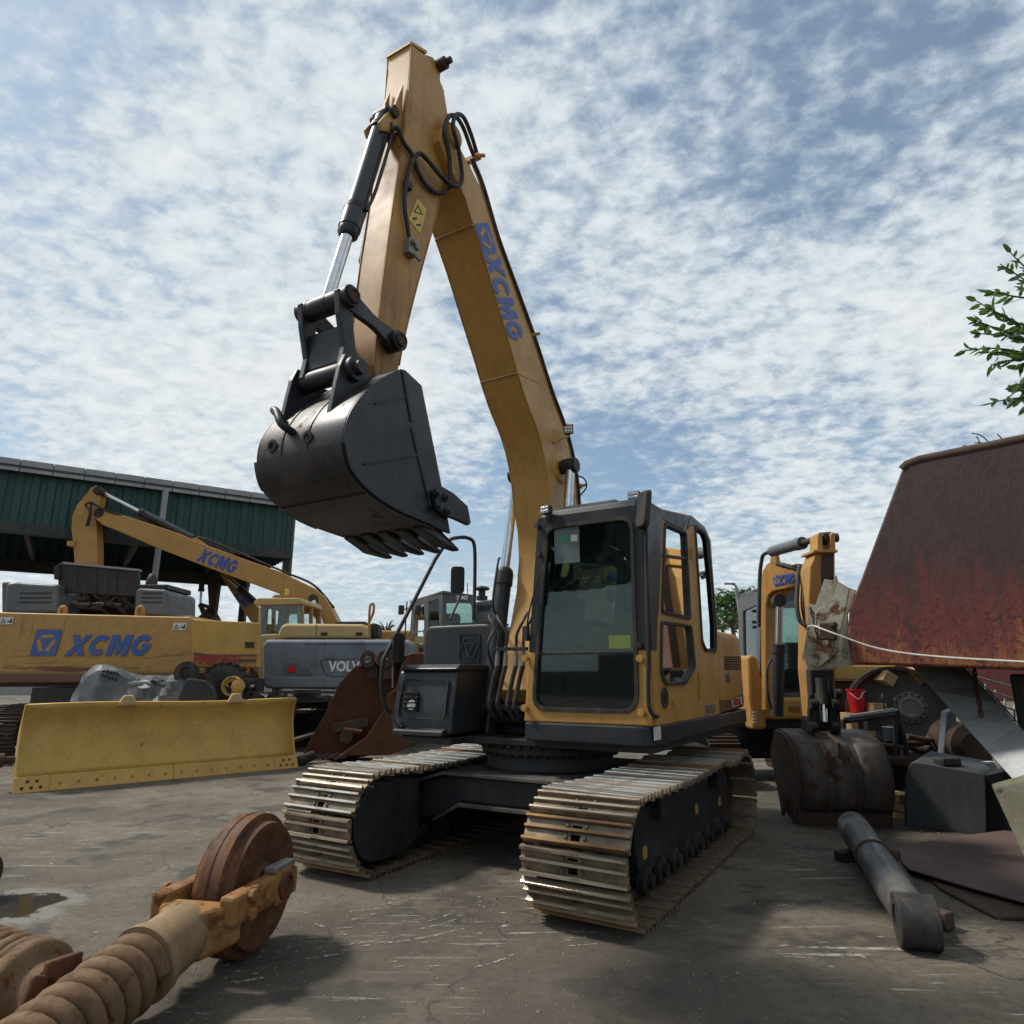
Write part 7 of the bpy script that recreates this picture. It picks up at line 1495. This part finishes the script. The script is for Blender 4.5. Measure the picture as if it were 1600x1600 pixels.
def far_tree(px, py, y, rx, rz, label, n=900, leafy=True, name='tree'):
    c = P(px, py, y); t = thing(name, label, 'tree', (c.x, c.y, 0))
    MB().path([Vector((c.x, c.y, 0)), Vector((c.x+.1, c.y, c.z*.6)), Vector((c.x, c.y, c.z))], .2, 8, 3, lambda f: .25*(1-.7*f)).build('trunk', 'bark', t, world=True)
    mb = MB(); br = MB()
    for k in range(14 if leafy else 26):
        a = rng.uniform(0, 6.28); e = rng.uniform(-.3, 1.2); d = Vector((math.cos(a)*math.cos(e)*rx, math.sin(a)*math.cos(e)*rx, math.sin(e)*rz)); tip = c+d*rng.uniform(.6, 1.); br.path([c-Vector((0, 0, rz*.4)), c+d*.4+Vector((0, 0, .1*rz)), tip], .04, 5, 3, lambda f: .05*(1-.8*f)+.01)
        if leafy:
            for j in range(n//14):
                q = tip+Vector((rng.gauss(0, rx*.24), rng.gauss(0, rx*.24), rng.gauss(0, rz*.10))); s = rng.uniform(.10, .2); v1 = Vector((rng.uniform(-1, 1), rng.uniform(-1, 1), rng.uniform(-.5, .5))).normalized()*s; v2 = Vector((rng.uniform(-1, 1), rng.uniform(-1, 1), rng.uniform(-.5, .5))).normalized()*s*.6
                mb.add([q-v1, q+v2, q+v1, q-v2], [(0, 1, 2, 3)])
    br.build('branches', 'bark', t, world=True)
    if leafy: o = mb.build('crown', 'leaf', t, world=True); o['kind'] = 'stuff'
far_tree(1142, 962, 38, 1.9, 1.6, 'dark green tree far behind beside the street lamp', 1500)
far_tree(1128, 975, 42, 1.4, 1.2, 'small bushy tree above the far red wall', 900)
far_tree(604, 990, 40, .9, .9, 'small bare-branched tree above the blue-grey counterweight', 60, False, 'bare_tree')
LM = thing('street_lamp', 'slim grey street lamp rising behind the small excavator cab', 'street lamp', (P(1150, 1000, 34).x, 34, 0))
q1 = P(1150, 914, 34); MB().path([Vector((q1.x+.25, 34, 0)), Vector((q1.x+.10, 34, q1.z*.6)), Vector((q1.x, 34, q1.z-.05))], .07, 8, 0).build('lamp_pole', 'fascia', LM, world=True)
MB().path([Vector((q1.x, 34, q1.z-.05)), Vector((q1.x-.1, 34, q1.z+.02)), P(1142, 912, 34)], .05, 8, 3).build('lamp_arm', 'fascia', LM, world=True); MB().box(P(1140, 912, 34), (.55, .2, .09)).build('lamp_head', 'fascia', LM, .03, world=True)
for k, (x0, x1, y, h, mat, lab) in enumerate(((6, 60, 46, 3.0, 'rust', 'long low red-brown boundary wall far beyond the machines'), (-70, 4, 60, 2.2, 'fascia', 'low pale boundary wall at the far side of the yard'))):
    solo(MB().box(((x0+x1)/2, y, h/2), (x1-x0, .3, h)), 'boundary_wall', paint('far_wall_%d' % k, (.20, .05, .045) if k == 0 else (.3, .3, .29), .8), lab, 'wall')

BWL = thing('rear_reflection_wall', 'added dark wall behind the camera, out of view, mirrored in the cab glass', 'wall', (0, -22, 0))  # added wall, out of view, stepped to darken the windscreen reflections
wm = paint('dark_wall', (.07, .08, .075), .8)
for k in range(24): MB().box((-60+k*5.0, -22+.12*(k % 2), [1.0, 1.0, 2.2, 1.0, 1.0, 1.6, 1.0, 2.6][k % 8]), (4.95, .25, 2*[1.0, 1.0, 2.2, 1.0, 1.0, 1.6, 1.0, 2.6][k % 8])).build('wall_panel', wm, BWL, world=True)
# pale scrape marks on the ground
def scrape_mat():
    b = NB('pale_scrape'); n = b.noise(30, 4, .65, (1, 1, 1)); f = b.mul(b.ramp(n, .44, .60), .8)
    b.out((.36, .33, .28), .95); b.l.new(f, b.b.inputs['Alpha']); return b.m
sm_ = MB(); sr = random.Random(12)
def scrape(p, ang, L_, w, bend=0.):
    n = max(3, int(L_/.07)); pts = []; q = Vector((p.x, p.y, 0)); a = ang
    L2, R2 = [], []
    for k in range(n+1):
        d = Vector((math.cos(a), math.sin(a), 0)); s_ = Vector((-d.y, d.x, 0)); ww = w*(.35+.65*math.sin(math.pi*(k+.4)/(n+.8)))*sr.uniform(.6, 1.2)
        L2.append(q+s_*ww+Vector((0, 0, .0035))); R2.append(q-s_*ww+Vector((0, 0, .0035))); q = q+d*(L_/n); a += bend/n+sr.uniform(-.06, .06)
    sm_.sheet([L2, R2], False)
for (px, py, ang, L_, w, bd) in ((85, 1315, -.25, .55, .012, 0), (125, 1312, -.2, .3, .010, 0), (590, 1415, .5, .35, .012, .3), (545, 1425, .35, .25, .012, 0), (600, 1475, .35, .55, .014, .35), (640, 1455, .5, .35, .012, .3), (515, 1480, .3, .3, .011, .1), (560, 1480, .45, .2, .01, 0), (670, 1440, .8, .2, .012, 0), (1205, 1345, -.5, .4, .010, -.3), (1225, 1340, -.5, .35, .010, -.4), (1260, 1345, -.6, .3, .009, -.5), (1210, 1395, -.4, .3, .009, 0), (1215, 1365, -.2, .25, .008, 0), (1375, 1445, -1.0, .3, .010, .8), (340, 1540, .4, .25, .02, 0), (360, 1520, .3, .2, .015, 0), (470, 1500, .35, .3, .012, 0), (150, 1345, .1, .3, .008, 0), (230, 1325, .2, .35, .01, 0)):
    scrape(GP(px, py), ang, L_, w, bd)
for k in range(230):
    px = sr.uniform(0, 1600); py = 1215+300*sr.random()**1.3
    if sr.random() < .55: px = sr.uniform(0, 720)
    scrape(GP(px, py), sr.choice((.15, .25, .1, .2, -.4))+sr.gauss(0, .12), sr.choice((.05, .08, .12, .3)), sr.uniform(.004, .014), sr.gauss(0, .2))
so2 = sm_.build('scrape_marks', scrape_mat()); so2['kind'] = 'stuff'; so2['label'] = 'pale scrape marks scattered over the yard ground'

gm_ = MB(); gr2 = random.Random(33)
def pebble(x, y, s):
    o = [Vector((gr2.uniform(.6, 1)*s*math.cos(k*1.257+.3), gr2.uniform(.6, 1)*s*math.sin(k*1.257+.3), 0)) for k in range(5)]; t = Vector((gr2.uniform(-.2, .2)*s, gr2.uniform(-.2, .2)*s, s*gr2.uniform(.4, .8)))
    b0 = Vector((x, y, .001)); gm_.add([b0+v for v in o]+[b0+t], [(k, (k+1) % 5, 5) for k in range(5)])
for k in range(1500):
    px, py = gr2.uniform(-20, 1620), 1185+415*gr2.random()**.8; g_ = GP(px, py); pebble(g_.x, g_.y, gr2.uniform(.003, .011))
for cx_, cy_, n, sp in ((4.3, 8.6, 160, .6), (-4.5, 13.2, 120, .8), (3.3, 6.6, 80, .5), (-1.6, 4.4, 60, .35), (.5, 5.2, 80, .9), (4.0, 7.7, 120, .6)):
    for k in range(n): pebble(gr2.gauss(cx_, sp), gr2.gauss(cy_, sp), gr2.uniform(.004, .022))
go_ = gm_.build('loose_grit', paint('grit', (.16, .135, .105), .9, damt=.5, dscale=3)); go_['kind'] = 'stuff'; go_['label'] = 'loose grit and small stones on the yard ground'

WH = thing('reflection_backdrop', 'red-brown clad warehouse added unseen behind the dump body for window reflections', 'backdrop', (16.6, 16.4, 0))  # added box, out of view, to give the cab side windows a dark red reflection
wmt = paint('backdrop_red', (.13, .045, .040), .7, damt=.3)
MB().box((16.6, 16.4, 2.4), (5, 5, 4.8), .5).build('backdrop_wall', wmt, WH, world=True)
MB().box((16.6, 16.4, 4.9), (5.3, 5.3, .2), .5).build('backdrop_roof', 'fascia', WH, world=True)
